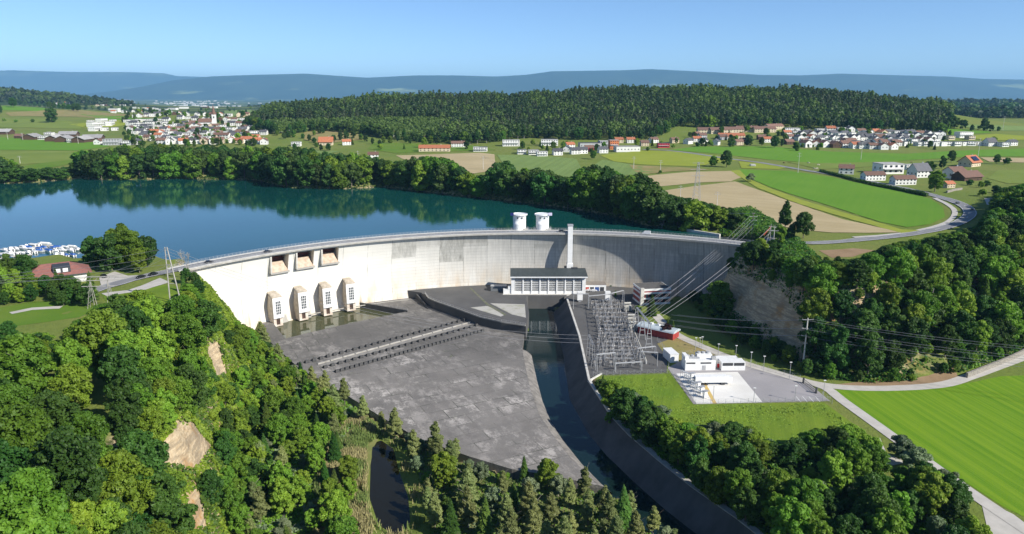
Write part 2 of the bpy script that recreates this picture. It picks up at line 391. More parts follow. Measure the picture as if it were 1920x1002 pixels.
def ground_mat():
    m, n, b = nt('ground'); b.inputs['Roughness'].default_value = .95; b.inputs['Specular IOR Level'].default_value = .15
    tc = N(n, 'TexCoord').outputs['Object']; geo = N(n, 'NewGeometry'); sx = N(n, 'SeparateXYZ'); n.links.new(geo.outputs['Normal'], sx.inputs[0])
    g = mixc(n, ramp(n, noise(n, .012, 6, .6, tc), .4, .6), (.150, .205, .034), (.195, .215, .052))
    g = mixc(n, ramp(n, noise(n, .35, 4, .7, tc), .35, .75), g, (.13, .17, .035))
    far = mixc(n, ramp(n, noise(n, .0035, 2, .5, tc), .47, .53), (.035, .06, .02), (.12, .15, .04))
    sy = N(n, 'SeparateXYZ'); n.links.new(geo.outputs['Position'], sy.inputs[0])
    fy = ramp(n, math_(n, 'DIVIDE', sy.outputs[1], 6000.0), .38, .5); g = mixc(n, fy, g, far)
    rock = mixc(n, ramp(n, noise(n, .5, 6, .65, tc, (1, 1, 3.0)), .35, .65), (.60, .48, .31), (.40, .29, .17))
    rock = mixc(n, ramp(n, noise(n, .07, 4, .65, tc), .52, .62), rock, (.42, .25, .11))
    rock = mixc(n, math_(n, 'MULTIPLY', ramp(n, noise(n, .8, 3, .6, tc, (.12, .12, 1.1)), .46, .56), .6), rock, (.24, .19, .13))
    soil = mixc(n, ramp(n, noise(n, .25, 4, .7, tc), .45, .6), (.045, .06, .018), rock)
    st = ramp(n, sx.outputs[2], .62, .80, (1, 1, 1), (0, 0, 0)); mid = ramp(n, sx.outputs[2], .80, .95, (1, 1, 1), (0, 0, 0))
    col = mixc(n, mid, g, soil); col = mixc(n, st, col, rock); n.links.new(col, b.inputs['Base Color'])
    bump(n, b, noise(n, .6, 8, .7, tc), .6); return m
def field_mat(name, c1, c2, row=None, ang=0, rs=.3, c3=None, scale=.02):
    m, n, b = nt(name); b.inputs['Roughness'].default_value = .95; b.inputs['Specular IOR Level'].default_value = .1
    tc = N(n, 'TexCoord').outputs['Object']
    col = mixc(n, ramp(n, noise(n, scale, 5, .6, tc), .35, .65), c1, c2)
    fine = ramp(n, noise(n, 1.2, 4, .7, tc), .3, .75); col = mixc(n, math_(n, 'MULTIPLY', fine, .35), col, tuple(x * .6 for x in c1))
    if row:
        mp = N(n, 'Mapping'); mp.inputs['Rotation'].default_value = (0, 0, ang); n.links.new(tc, mp.inputs[0])
        for sc_, amt in ((row, rs), (row / 7.3, rs * .6)):
            f = ramp(n, noise(n, 1.0, 3, .6, mp.outputs[0], (1 / sc_, .012 / sc_, 0)), .4, .6); col = mixc(n, math_(n, 'MULTIPLY', f, amt), col, c3 or tuple(x * 1.5 for x in c1))
    n.links.new(col, b.inputs['Base Color']); bump(n, b, noise(n, 2.5, 3, .6, tc), .15); MATS[name] = m; return m
_a, _b = P(1675, 758, -33), P(1917, 913, -33); CROPA = math.pi / 2 - math.atan2(_b[1] - _a[1], _b[0] - _a[0])
FM = {
 'crop': field_mat('crop_green', (.090, .215, .010), (.115, .24, .014), 3.2, CROPA, .6, (.20, .31, .02)),
 'crop2': field_mat('crop_deep_green', (.105, .24, .022), (.13, .265, .026), 4, math.radians(30), .25, (.15, .27, .03)),
 'meadow': field_mat('meadow_green', (.105, .20, .022), (.15, .215, .03), scale=.03),
 'pasture': field_mat('pasture', (.20, .25, .055), (.155, .215, .04), scale=.015),
 'rape': field_mat('yellow_green_crop', (.26, .30, .035), (.30, .33, .05), 9, math.radians(78), .4, (.20, .26, .03)),
 'pale': field_mat('pale_green_crop', (.17, .235, .07), (.14, .21, .06), 6, math.radians(15), .25),
 'tan': field_mat('tilled_soil', (.52, .42, .25), (.45, .36, .20), 2.5, math.radians(-58), .35, (.27, .22, .11)),
 'dry': field_mat('dry_grass', (.32, .25, .11), (.22, .22, .07), scale=.06),
 'rough': field_mat('rough_grass', (.14, .24, .022), (.21, .28, .030), scale=.05, row=5, ang=.3, rs=.3, c3=(.07, .12, .02)),
 'reed': field_mat('reed_ground', (.22, .22, .08), (.12, .15, .04), scale=.1),
 'verge': field_mat('verge_yellow', (.30, .33, .05), (.24, .29, .045), scale=.1),
 'soil': field_mat('bare_earth', (.34, .235, .14), (.26, .18, .10), scale=.1),
}
ASPH = mat('asphalt', (.235, .235, .238), (.19, .19, .195), .12, .9, bmp=.01)
TRACK = mat('gravel_track', (.50, .47, .42), (.42, .395, .35), .25, .95)
YARD = mat('yard_tarmac', (.33, .31, .31), (.28, .265, .265), .06, .9)
PADC = mat('pad_concrete', (.74, .72, .67), (.64, .62, .57), .08, .85)
PLZ = mat('plaza_asphalt', (.105, .102, .098), (.078, .076, .074), .07, .92)
PLOT = mat('gravel_plot', (.42, .405, .365), (.30, .30, .22), .25, .95, lo=.5, hi=.7)
LINE = mat('road_paint', (.75, .75, .72), (.6, .6, .58), 1, .7)
YEL = mat('yellow_paint', (.62, .43, .12), (.5, .36, .12), 1, .7)
DSTAIN = [(-91, -76, 3, 14, .8), (-60.8, -45.6, 1.5, 19, .95), (-45.6, -30.4, 1, 9, .5), (-76, -60.8, 2, 8, .4), (30.4, 45.6, 4, 15, .6), (60.8, 76, 6, 30, .5), (91.2, 106.4, 10, 22, .7), (0, 15.2, 2, 12, .4)]
def dam_mat():
    m, n, b = nt('dam_concrete'); b.inputs['Roughness'].default_value = .85; b.inputs['Specular IOR Level'].default_value = .2
    uv = N(n, 'UVMap').outputs[0]; s = N(n, 'SeparateXYZ'); n.links.new(uv, s.inputs[0]); U, V = s.outputs[0], s.outputs[1]   # metres along the arc, metres below the crest
    right = ramp(n, math_(n, 'DIVIDE', math_(n, 'ADD', U, 260.0), 400.0), .42, .78)                                            # weathering grows to the right; left painted paler where the sun bleaches it out
    col = mixc(n, ramp(n, noise(n, 1, 5, .6, uv, (.05, .09, 1)), .35, .65), (.80, .785, .725), (.72, .70, .63))
    col = mixc(n, right, col, mixc(n, ramp(n, noise(n, 1, 6, .65, uv, (.09, .06, 1)), .35, .65), (.58, .56, .515), (.44, .425, .39)))
    sn = N(n, 'Combine' + 'XYZ'); n.links.new(math_(n, 'FLOOR', math_(n, 'DIVIDE', U, 15.2)), sn.inputs[0]); n.links.new(math_(n, 'FLOOR', math_(n, 'DIVIDE', V, 2.1)), sn.inputs[1])
    sn2 = N(n, 'CombineXYZ'); n.links.new(math_(n, 'FLOOR', math_(n, 'DIVIDE', U, 15.2)), sn2.inputs[0])
    w1 = N(n, 'TexWhiteNoise', noise_dimensions='2D'); n.links.new(sn.outputs[0], w1.inputs[0]); w2 = N(n, 'TexWhiteNoise', noise_dimensions='2D'); n.links.new(sn2.outputs[0], w2.inputs[0])
    top = ramp(n, math_(n, 'DIVIDE', V, 40.0), .10, .50, (1, 1, 1), (0, 0, 0))
    blk = math_(n, 'MULTIPLY', math_(n, 'MULTIPLY', ramp(n, w2.outputs[0], .30, .75), ramp(n, w1.outputs[0], .1, .9)), top)
    zone = ramp(n, math_(n, 'DIVIDE', math_(n, 'ADD', U, 260.0), 400.0), .33, .46)
    streak = ramp(n, noise(n, 1, 6, .75, uv, (.9, .045, 1)), .42, .60)
    dk = math_(n, 'MULTIPLY', math_(n, 'MULTIPLY', blk, zone), ramp(n, noise(n, 1, 5, .7, uv, (.5, .12, 1)), .25, .7))
    col = mixc(n, math_(n, 'MULTIPLY', dk, .95), col, (.30, .295, .265))
    col = mixc(n, math_(n, 'MULTIPLY', math_(n, 'MULTIPLY', streak, right), .50), col, (.24, .235, .22))
    st2 = ramp(n, noise(n, 1, 6, .8, uv, (1.6, .035, 1)), .55, .64); v4 = ramp(n, math_(n, 'DIVIDE', V, 40.0), .0, .45, (1, 1, 1), (0, 0, 0))
    col = mixc(n, math_(n, 'MULTIPLY', math_(n, 'MULTIPLY', st2, v4), math_(n, 'MULTIPLY', zone, .55)), col, (.17, .165, .155))
    for (ua, ub, va, vb, am) in DSTAIN:
        inu = math_(n, 'MULTIPLY', math_(n, 'GREATER_THAN', U, ua), math_(n, 'LESS_THAN', U, ub)); inv = math_(n, 'MULTIPLY', math_(n, 'GREATER_THAN', V, va), math_(n, 'LESS_THAN', V, vb))
        msk = math_(n, 'MULTIPLY', math_(n, 'MULTIPLY', inu, inv), math_(n, 'MULTIPLY', ramp(n, noise(n, 1, 6, .8, uv, (.45, .10, 1)), .30, .66), am)); col = mixc(n, msk, col, (.27, .265, .235))
    lime = ramp(n, noise(n, 1, 6, .8, uv, (1.3, .05, 1)), .60, .70); vl = math_(n, 'MULTIPLY', ramp(n, noise(n, 1, 2, .5, uv, (.03, .1, 1)), .5, .6), lime)
    col = mixc(n, math_(n, 'MULTIPLY', vl, math_(n, 'MULTIPLY', zone, .6)), col, (.78, .77, .73))
    och = math_(n, 'MULTIPLY', ramp(n, math_(n, 'DIVIDE', V, 42.0), .45, 1.0), ramp(n, noise(n, 1, 5, .65, uv, (.14, .04, 1)), .38, .68))
    col = mixc(n, math_(n, 'MULTIPLY', och, .85), col, (.56, .41, .24))
    och2 = math_(n, 'MULTIPLY', ramp(n, math_(n, 'DIVIDE', V, 42.0), .62, 1.0), ramp(n, noise(n, 1, 5, .7, uv, (.3, .03, 1)), .54, .66))
    col = mixc(n, math_(n, 'MULTIPLY', och2, .7), col, (.30, .22, .15))
    fr = math_(n, 'FRACT', math_(n, 'DIVIDE', U, 15.2)); j = math_(n, 'LESS_THAN', fr, .022)
    jn = math_(n, 'MULTIPLY', j, ramp(n, noise(n, 1, 4, .7, uv, (.05, .09, 1)), .40, .60)); col = mixc(n, math_(n, 'MULTIPLY', jn, math_(n, 'MULTIPLY_ADD', right, .5)), col, (.10, .095, .085))
    fv = math_(n, 'LESS_THAN', math_(n, 'FRACT', math_(n, 'DIVIDE', V, 2.1)), .07); col = mixc(n, math_(n, 'MULTIPLY', fv, math_(n, 'MULTIPLY', zone, .38)), col, (.22, .21, .19))
    n.links.new(col, b.inputs['Base Color']); bump(n, b, noise(n, 1, 5, .7, uv, (.8, .3, 1)), .06); return m
def apron_mat():
    m, n, b = nt('apron_concrete'); b.inputs['Roughness'].default_value = .9; b.inputs['Specular IOR Level'].default_value = .25
    tc = N(n, 'TexCoord').outputs['Object']; mp = N(n, 'Mapping'); mp.inputs['Rotation'].default_value = (0, 0, math.radians(-27)); n.links.new(tc, mp.inputs[0])
    br = N(n, 'TexBrick'); br.inputs['Scale'].default_value = 1; br.inputs['Brick Width'].default_value = 14; br.inputs['Row Height'].default_value = 8; br.inputs['Mortar Size'].default_value = .22
    br.inputs['Color1'].default_value = (0, 0, 0, 1); br.inputs['Color2'].default_value = (1, 1, 1, 1); br.inputs['Mortar'].default_value = (.5, .5, .5, 1); n.links.new(mp.outputs[0], br.inputs[0])
    col = mixc(n, ramp(n, noise(n, .05, 7, .7, tc), .3, .7), (.140, .130, .120), (.235, .218, .198))
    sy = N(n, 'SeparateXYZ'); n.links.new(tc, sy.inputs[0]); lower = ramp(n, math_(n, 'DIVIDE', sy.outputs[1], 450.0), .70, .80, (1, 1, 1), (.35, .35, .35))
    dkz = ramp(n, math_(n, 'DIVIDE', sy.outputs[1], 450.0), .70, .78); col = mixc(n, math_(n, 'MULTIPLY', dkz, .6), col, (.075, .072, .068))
    patch = ramp(n, noise(n, .20, 10, .85, mp.outputs[0], (1, .55, 1)), .485, .57)
    big = ramp(n, noise(n, .03, 4, .65, tc), .36, .58)
    brf = math_(n, 'MULTIPLY_ADD', br.outputs[0], .8); brf.node.inputs[2].default_value = .2
    col = mixc(n, math_(n, 'MULTIPLY', math_(n, 'MULTIPLY', patch, math_(n, 'MULTIPLY', big, brf)), lower), col, (.62, .57, .52))
    col = mixc(n, math_(n, 'MULTIPLY', br.outputs[0], .28), col, (.19, .18, .165))
    fine = ramp(n, noise(n, 1.6, 6, .8, tc), .52, .68); col = mixc(n, math_(n, 'MULTIPLY', fine, .30), col, (.30, .285, .26))
    green = ramp(n, noise(n, .12, 7, .8, tc), .64, .70); col = mixc(n, math_(n, 'MULTIPLY', math_(n, 'MULTIPLY', br.outputs[1], .8), ramp(n, noise(n, .06, 4, .7, tc), .38, .62)), col, (.05, .055, .04)); col = mixc(n, math_(n, 'MULTIPLY', green, .45), col, (.12, .15, .05))
    n.links.new(col, b.inputs['Base Color']); bump(n, b, noise(n, 1.2, 6, .7, tc), .12); return m
def water_mat(name, body, rough=.04, bscale=.35, bd=.03, spec=.5, ior=1.333):
    m, n, b = nt(name); b.inputs['Roughness'].default_value = rough; b.inputs['IOR'].default_value = ior; b.inputs['Specular IOR Level'].default_value = spec
    tc = N(n, 'TexCoord').outputs['Object']
    col = mixc(n, ramp(n, noise(n, .01, 3, .5, tc), .35, .65), body, tuple(x * .75 for x in body)); n.links.new(col, b.inputs['Base Color'])
    bump(n, b, noise(n, bscale, 3, .5, tc), bd); return m
DAMM = dam_mat(); APRM = apron_mat(); GROUNDM = ground_mat()
LAKEW = water_mat('lake_water', (.006, .070, .062), .05, .30, .035, .5, 1.5)
CHANW = water_mat('channel_water', (.007, .020, .020), .06, .5, .03)
POOLW = water_mat('pool_water', (.085, .090, .045), .05, .5, .02)
PONDW = water_mat('pond_water', (.015, .014, .008), .03, .6, .01)
# ------------------------------------------------------------------ the ground, one sheet to the horizon
ny, nx = GZ.shape
idx = np.arange(nx * ny).reshape(ny, nx)
a, b_, c_, d_ = idx[:-1, :-1].ravel(), idx[:-1, 1:].ravel(), idx[1:, :-1].ravel(), idx[1:, 1:].ravel()
tri = np.concatenate([np.stack([a, b_, d_], 1), np.stack([a, d_, c_], 1)])
tag(link('ground', mesh_np('ground', np.stack([mx.ravel(), my.ravel(), GZ.ravel()], 1), tri, GROUNDM, smooth=True)), kind='structure')
# ------------------------------------------------------------------ mountains on the horizon
def mountains(name, R, prof, seed, depth):
    _p = [(-900, 150), (-300, 140), (0, 137), (60, 135), (160, 138), (260, 138), (330, 140), (350, 145), (420, 143), (500, 143), (590, 141), (650, 145), (700, 148), (790, 144), (860, 144), (930, 146), (985, 143),
            (1030, 137), (1090, 136), (1160, 135), (1207, 133), (1270, 136), (1330, 139), (1400, 143), (1480, 144), (1550, 141), (1620, 143), (1740, 146), (1800, 150), (1920, 152), (2300, 158), (2900, 165)]
    pu = np.array([p[0] for p in prof], float); pv = np.array([p[1] for p in prof], float)
    U = np.linspace(-900, 2900, 700); ds = np.linspace(-1, 1, 34) ; V, Fc = [], []
    top = CH + (VH - np.interp(U, pu, pv)) / F * R; x = (U - 960) / F * R
    for k, d in enumerate(ds):
        yy = R + d * depth
        s = np.clip(1 - abs(d) ** 1.25, 0, 1); sh = sstep(0, 1, s)
        rid = fbm(x / 1500, np.full_like(x, yy / 1500), seed, 5)
        z = -110 + (top + 110) * sh * (1 - .20 * (1 - sh) * (1 + rid)) + rid * 240 * sh * (1 - sh) * 2.2
        for i in range(len(U)): V.append((x[i] * (1 + d * .02), yy, z[i] if s > 0 else -160))
    n = len(U)
    Fc = [(k * n + i, k * n + i + 1, (k + 1) * n + i + 1, (k + 1) * n + i) for k in range(len(ds) - 1) for i in range(n - 1)]
    if 'mtn' in MATS: return tag(link(name, mesh_np(name, V, Fc, MATS['mtn'], smooth=True)), kind='structure')
    m, nn, b = nt('mountain_forest'); MATS['mtn'] = m; b.inputs['Roughness'].default_value = .95; b.inputs['Specular IOR Level'].default_value = .1
    tc = N(nn, 'TexCoord').outputs['Object']; sx = N(nn, 'SeparateXYZ'); nn.links.new(tc, sx.inputs[0])
    col = mixc(nn, ramp(nn, noise(nn, .0012, 6, .6, tc), .4, .6), (.018, .040, .028), (.034, .060, .036))
    lowm = ramp(nn, math_(nn, 'DIVIDE', math_(nn, 'ADD', sx.outputs[2], 200.0), 1500.0), .25, .55, (1, 1, 1), (0, 0, 0))
    mead = math_(nn, 'MULTIPLY', ramp(nn, noise(nn, .0006, 5, .6, tc, (.5, .5, 4)), .60, .68), lowm)
    hi = math_(nn, 'MULTIPLY', ramp(nn, math_(nn, 'DIVIDE', sx.outputs[2], 1100.0), .80, .92), ramp(nn, noise(nn, .0003, 3, .6, tc), .45, .6))
    col = mixc(nn, mead, col, (.28, .33, .13)); col = mixc(nn, math_(nn, 'MULTIPLY', hi, .5), col, (.2, .23, .12)); nn.links.new(col, b.inputs['Base Color'])
    tag(link(name, mesh_np(name, V, Fc, m, smooth=True)), kind='structure')
mountains('mountains', 27000.0, [(-900, 200), (0, 196), (120, 188), (230, 176), (310, 162), (360, 152), (420, 146), (500, 143), (590, 141), (650, 145), (700, 148), (790, 144), (860, 144), (930, 146), (985, 143),
            (1030, 137), (1090, 136), (1160, 135), (1207, 133), (1270, 136), (1330, 139), (1400, 143), (1480, 144), (1550, 141), (1620, 143), (1740, 146), (1800, 150), (1920, 152), (2300, 158), (2900, 165)], 40, 4800)
mountains('far_mountains', 37000.0, [(-900, 150), (-300, 140), (0, 137), (60, 135), (160, 138), (260, 138), (330, 140), (350, 145), (420, 147), (700, 152), (2900, 175)], 44, 4200)
# ------------------------------------------------------------------ water
lk = [arc(a_, DR + 6.5) for a_ in np.linspace(math.radians(33), math.radians(-57), 60)]
lakep = PX([(-520, 330), (0, 328), (600, 335), (960, 362), (1150, 392), (1260, 415), (1330, 438)], 0) + lk + PX([(330, 500), (280, 500), (180, 500), (60, 505), (-100, 530), (-760, 600)], 0)
def sheet(name, poly, z, m):
    vs, es, fs, *_ = delaunay_2d_cdt([Vector(p[:2]) for p in poly], [], [list(range(len(poly)))], 1, 1e-5)
    me = mesh_np(name, [(v.x, v.y, z) for v in vs], [f for f in fs], m)
    if me.polygons[0].normal.z < 0: me.flip_normals()
    return tag(link(name, me), kind='structure')
sheet('lake_water', lakep, 0, LAKEW)
wch = [(p[0] - 4, p[1]) for p in CHAN_L]; wcr = [(p[0] - 1, p[1]) for p in CHAN_R]
sheet('channel_water', wch + wcr[::-1], -41.3, CHANW)
sheet('pond_water', [P(u, v, -41.2)[:2] for u, v in [(670, 815), (735, 805), (780, 840), (800, 930), (800, 1010), (740, 1040), (680, 1010), (660, 900)]], -41.15, PONDW)
# ------------------------------------------------------------------ the dam
def th_at(u, z, r):                      # angle on the arc (radius r) that a photo column shows at height z
    lo, hi = math.radians(-62), math.radians(40)
    for _ in range(40):
        m = (lo + hi) / 2; p = arc(m, r)
        if proj(p[0], p[1], z)[0] < u: lo = m
        else: hi = m
    return m
dam = empty('dam', (DC[0], DC[1], -33), label='long curved white concrete dam wall with a road along its crest', cat='dam')
def dloc(o): o.location = (-DC[0], -DC[1], 33); return o     # parts are built in world metres
OPEN = [(th_at(a, -3, DR), th_at(b, -3, DR), c) for a, b, c in ((511, 544, 12.3), (559, 591, 12.0), (606, 637, 11.6))]
def wall_mesh():
    ths = sorted(set([round(t, 6) for t in np.linspace(TH0, TH1, 180)] + [o[k] for o in OPEN for k in (0, 1)]))
    ds = sorted(set([1.0, 2.2] + [o[2] for o in OPEN] + list(np.linspace(1.0, 47, 44))))
    bm = bmesh.new(); uvl = bm.loops.layers.uv.new('UVMap'); vc = {}
    def v(t, d, r=None):
        k = (t, d, r)
        if k not in vc: rr = DR + over(d) if r is None else r; vc[k] = bm.verts.new((*arc(t, rr), CREST - d))
        return vc[k]
    def face(vs, uvs):
        f = bm.faces.new(vs)
        for l, w in zip(f.loops, uvs): l[uvl].uv = w
    for i in range(len(ths) - 1):
        for j in range(len(ds) - 1):
            a, b, d0, d1 = ths[i], ths[i + 1], ds[j], ds[j + 1]; tm, dm = (a + b) / 2, (d0 + d1) / 2
            if any(o[0] < tm < o[1] and 2.2 < dm < o[2] for o in OPEN): continue
            face([v(a, d0), v(b, d0), v(b, d1), v(a, d1)], [(a * DR, d0), (b * DR, d0), (b * DR, d1), (a * DR, d1)])
    R2 = DR + 9.0
    for i in range(len(ths) - 1):
        a, b = ths[i], ths[i + 1]
        face([v(b, 1.0, R2), v(a, 1.0, R2), v(a, 47, R2 + 3), v(b, 47, R2 + 3)], [(b * DR, 1), (a * DR, 1), (a * DR, 47), (b * DR, 47)])
        face([v(a, 1.0), v(a, 1.0, R2), v(b, 1.0, R2), v(b, 1.0)], [(a * DR, 0)] * 4)
    for t in (ths[0], ths[-1]):
        face([v(t, d) for d in ds] + [v(t, 47, R2 + 3), v(t, 1.0, R2)], [(t * DR, d) for d in ds] + [(t * DR, 47), (t * DR, 1)])
    for o in OPEN:                       # side walls, sill and back of each gate bay
        rb = DR + 8.6
        for t in (o[0], o[1]):
            dd = [2.2] + [d for d in ds if 2.2 < d < o[2]] + [o[2]]
            face([v(t, d) for d in dd] + [v(t, o[2], rb), v(t, 2.2, rb)], [(t * DR - (DR + over(d)), d) for d in dd] + [(t * DR - rb, o[2]), (t * DR - rb, 2.2)])
        tt = [t for t in ths if o[0] <= t <= o[1]]
        for a, b in zip(tt, tt[1:]):
            face([v(a, o[2]), v(b, o[2]), v(b, o[2], rb), v(a, o[2], rb)], [(a * DR, o[2])] * 4)
            face([v(a, 2.2), v(b, 2.2), v(b, 2.2, rb), v(a, 2.2, rb)], [(a * DR, 2)] * 4)
    me = bpy.data.meshes.new('wall'); bm.to_mesh(me); bm.free(); me.materials.append(DAMM); return me
dloc(link('wall', wall_mesh(), dam))
def arc_strip(mb, t0, t1, r0, r1, z0, z1, n=150):   # solid curved bar
    T = np.linspace(t0, t1, n); bm = mb.bm
    rings = [[bm.verts.new((*arc(t, r), z)) for r, z in ((r0, z0), (r1, z0), (r1, z1), (r0, z1))] for t in T]
    for A, B in zip(rings, rings[1:]):
        for k in range(4): bm.faces.new([A[k], A[(k + 1) % 4], B[(k + 1) % 4], B[k]])
    bm.faces.new(rings[0]); bm.faces.new(rings[-1][::-1]); return mb
dloc(arc_strip(MB(), TH0, TH1, DR - 1.6, DR + 9.6, CREST - 1.0, CREST - .02).build('crest_deck', CONC, dam))
dloc(arc_strip(MB(), TH0, TH1, DR + .5, DR + 7.6, CREST - .02, CREST + .02).build('carriageway', ASPH, dam))
dloc(arc_strip(MB(), TH0, TH1, DR - 1.6, DR + .5, CREST - .02, CREST + .16).build('pavement', PALECONC, dam))
dloc(arc_strip(MB(), TH0, TH1, DR + 7.6, DR + 9.3, CREST - .02, CREST + .16).build('pavement', PALECONC, dam))
lm = MB(); T = np.linspace(TH0, TH1, 240)
for t0, t1 in zip(T[::2], T[1::2]): arc_strip(lm, t0, t1, DR + 3.95, DR + 4.1, CREST + .02, CREST + .035, 2)
for rr in (DR + .75, DR + 7.25): arc_strip(lm, TH0, TH1, rr, rr + .15, CREST + .02, CREST + .035)
dloc(lm.build('lane_marking', LINE, dam))
def rail(r, name, n, h=1.15, m=GREYM, t0=TH0, t1=TH1, z=CREST + .16, wr=.045):
    mb = MB(); T = np.linspace(t0, t1, n)
    for t in T: p = arc(t, r); mb.tube((*p, z), (*p, z + h), wr * 1.4, n=4)
    for hh in (h, h * .6, h * .25): mb.path([(*arc(t, r), z + hh) for t in T], wr, 4)
    return dloc(mb.build(name, m, dam))
rail(DR - 1.3, 'railing', 170); rail(DR + 9.1, 'railing', 170, 1.25)
for o in OPEN:                            # gate bays
    tm = (o[0] + o[1]) / 2; w = (o[1] - o[0]) * DR / 2; rz = -tm
    def L(mb, name, m, par, smooth=False, ww=None):
        ob = mb.build(name, m, par, smooth=smooth); return ob
    g = empty('spillway_gate', (0, 0, 0)); g.parent = dam; g.location = (arc(tm, DR)[0] - DC[0], arc(tm, DR)[1] - DC[1], CREST + 33); g.rotation_euler = (0, 0, rz)
    prof = [(.2, -o[2] + .02), (.9, -o[2] + 2.0), (2.2, -o[2] + 4.0), (4.2, -o[2] + 5.2), (6.4, -o[2] + 5.5), (8.5, -o[2] + 4.8), (8.5, -o[2] + .02)]
    prof = [(y + over(o[2]) - 1.6, z) for y, z in prof]
    cr = MB(); cr.extr(prof, -w + .25, w - 1.6); cr.hexa([(w - 1.6, prof[0][0], prof[0][1]), (w - .15, prof[0][0], prof[0][1]), (w - .15, 8.4, prof[0][1]), (w - 1.6, 8.4, prof[0][1]), (w - 1.6, prof[3][0] - .8, prof[3][1]), (w - 1.4, prof[3][0], prof[3][1] - 1), (w - 1.4, 8.4, prof[3][1] - 1), (w - 1.6, 8.4, prof[4][1])])
    cr.build('spillway_crest', mat('stained_concrete', (.58, .48, .37), (.42, .30, .21), .45, .85), g)
    rg = MB(); arcp = [(8.3 - 1.5 * math.sin(k / 6 * 1.5), -o[2] + 5.2 + k * (o[2] - 8.2) / 6) for k in range(7)]
    rg.extr(arcp + [(8.9, arcp[-1][1]), (8.9, arcp[0][1])], -w + .3, w - .4)
    for k in range(3): rg.box(-w + .3, w - .4, arcp[2 * k][0] - .45, arcp[2 * k][0], arcp[2 * k][1], arcp[2 * k][1] + .35)
    rg.build('gate_leaf', mat('red_steel', (.10, .016, .013), (.05, .014, .012), .6, .6), g)
    for sx in (-w + 1.0, w - 1.4): MB().tube((sx, 7.6, -6.2), (sx, 3.6, -2.9), .22).tube((sx, 7.6, -4.2), (sx, 3.6, -2.9), .22).build('gate_arm', DGREY, g)
    sl = MB(); sl.box(-w - .6, w + .6, over(o[2]) - 1.3, over(o[2]) + .6, -o[2] - 1.1, -o[2] - .02); sl.build('sill', CONC, g)
    pr = MB(); pr.hexa([(-w - .9, over(2) - .6, -2.1), (-w - .02, over(2) - .6, -2.1), (-w - .02, over(2) + 1, -2.1), (-w - .9, over(2) + 1, -2.1)] + [(-w - .9, over(o[2]) - 2.8, -o[2]), (-w - .02, over(o[2]) - 2.8, -o[2]), (-w - .02, over(o[2]) + 1, -o[2]), (-w - .9, over(o[2]) + 1, -o[2])])
    pr.build('side_pier', PALECONC, g)
def outlet_tower(u, vb, sc=1.0):
    zb = -40.6; tm = th_at(u, -30, DR); rz = -tm; y0 = over(40) - 7.2
    g = empty('outlet_tower'); g.parent = dam; p = arc(tm, DR); g.location = (p[0] - DC[0], p[1] - DC[1], 33 + vb); g.rotation_euler = (0, 0, rz); w = 3.05
    b = MB(); b.hexa([(-w, y0, 5.5), (w, y0, 5.5), (w, y0 + 9.5, 3.5), (-w, y0 + 9.5, 3.5), (-w, y0, 17.4), (w, y0, 17.4), (w, y0 + 5, 18.0), (-w, y0 + 5, 18.0)]); b.build('chamber', mat('stained_wall', (.60, .53, .43), (.40, .34, .27), .35, .85), g)
    rf = MB(); rf.bm.verts.ensure_lookup_table(); n = 8
    pr = [(w * math.cos(math.pi * k / n) * 1.03, math.sin(math.pi * k / n) * 1.3) for k in range(n + 1)]
    A = [rf.bm.verts.new((x, y0 - .25, 17.3 + z * .55)) for x, z in pr]; B = [rf.bm.verts.new((x * .95, y0 + 3.2, 18.2 + z * .9)) for x, z in pr]; C_ = [rf.bm.verts.new((x * .8, y0 + 7.8, 19.2 + z * .5)) for x, z in pr]
    for P1, P2 in ((A, B), (B, C_)):
        for k in range(n): rf.bm.faces.new([P1[k], P1[k + 1], P2[k + 1], P2[k]])
    rf.bm.faces.new(A); rf.bm.faces.new(C_[::-1]); rf.build('roof', mat('roof_stained', (.52, .45, .36), (.33, .28, .21), .5, .9), g)
    fr = MB(); fr.box(-w - .05, w + .05, y0 - .3, y0, 5.2, 17.3); fr.build('front_panel', WHITE, g)
    wn2 = MB(); wn2.box(-1.55, 1.55, y0 - .36, y0 - .3, 7.4, 15.2); pw = wn2.build('window', GLASS, g)
    mu = MB()
    for k in range(4): mu.box(-1.65 + k * 1.03, -1.4 + k * 1.03, y0 - .5, y0 - .37, 7.2, 15.4)
    for k in range(6): mu.box(-1.7, 1.7, y0 - .47, y0 - .38, 7.2 + k * 1.59, 7.45 + k * 1.59)
    mu.build('muntin', WHITE, pw)
    bt = MB()
    for sx in (-1, 1): bt.box(min(sx * 1.1, sx * 2.7), max(sx * 1.1, sx * 2.7), y0 + .9, y0 + 9, 0, 5.3)
    bt.box(-1.1, 1.1, y0 + .95, y0 + 9, 4.3, 5.2); bt.box(-1.1, 1.1, y0 + .95, y0 + 9, 0, .8); bt.box(-1.1, 1.1, y0 + 2, y0 + 9, .8, 4.3); bt.build('lower_shaft', mat('stained_white', (.66, .60, .52), (.52, .42, .33), .5, .8), g)
    op = MB(); op.box(-1.05, 1.05, y0 + 1.6, y0 + 1.9, .9, 4.2); op.build('lower_opening', mat('dark_rust', (.09, .05, .035), (.05, .03, .02), .8, .9), g)
for u, dz in ((519, -40.2), (567, -39.9), (613, -39.9), (657, -39.5)): outlet_tower(u, dz + .0)
mb = MB(); T = np.linspace(th_at(560, -38, DR + 4), th_at(765, -38, DR + 4), 24)
mb.path([(*arc(t, DR + 2.0), -38.1) for t in T], .35, 4); dloc(mb.build('catwalk', CONC, dam))
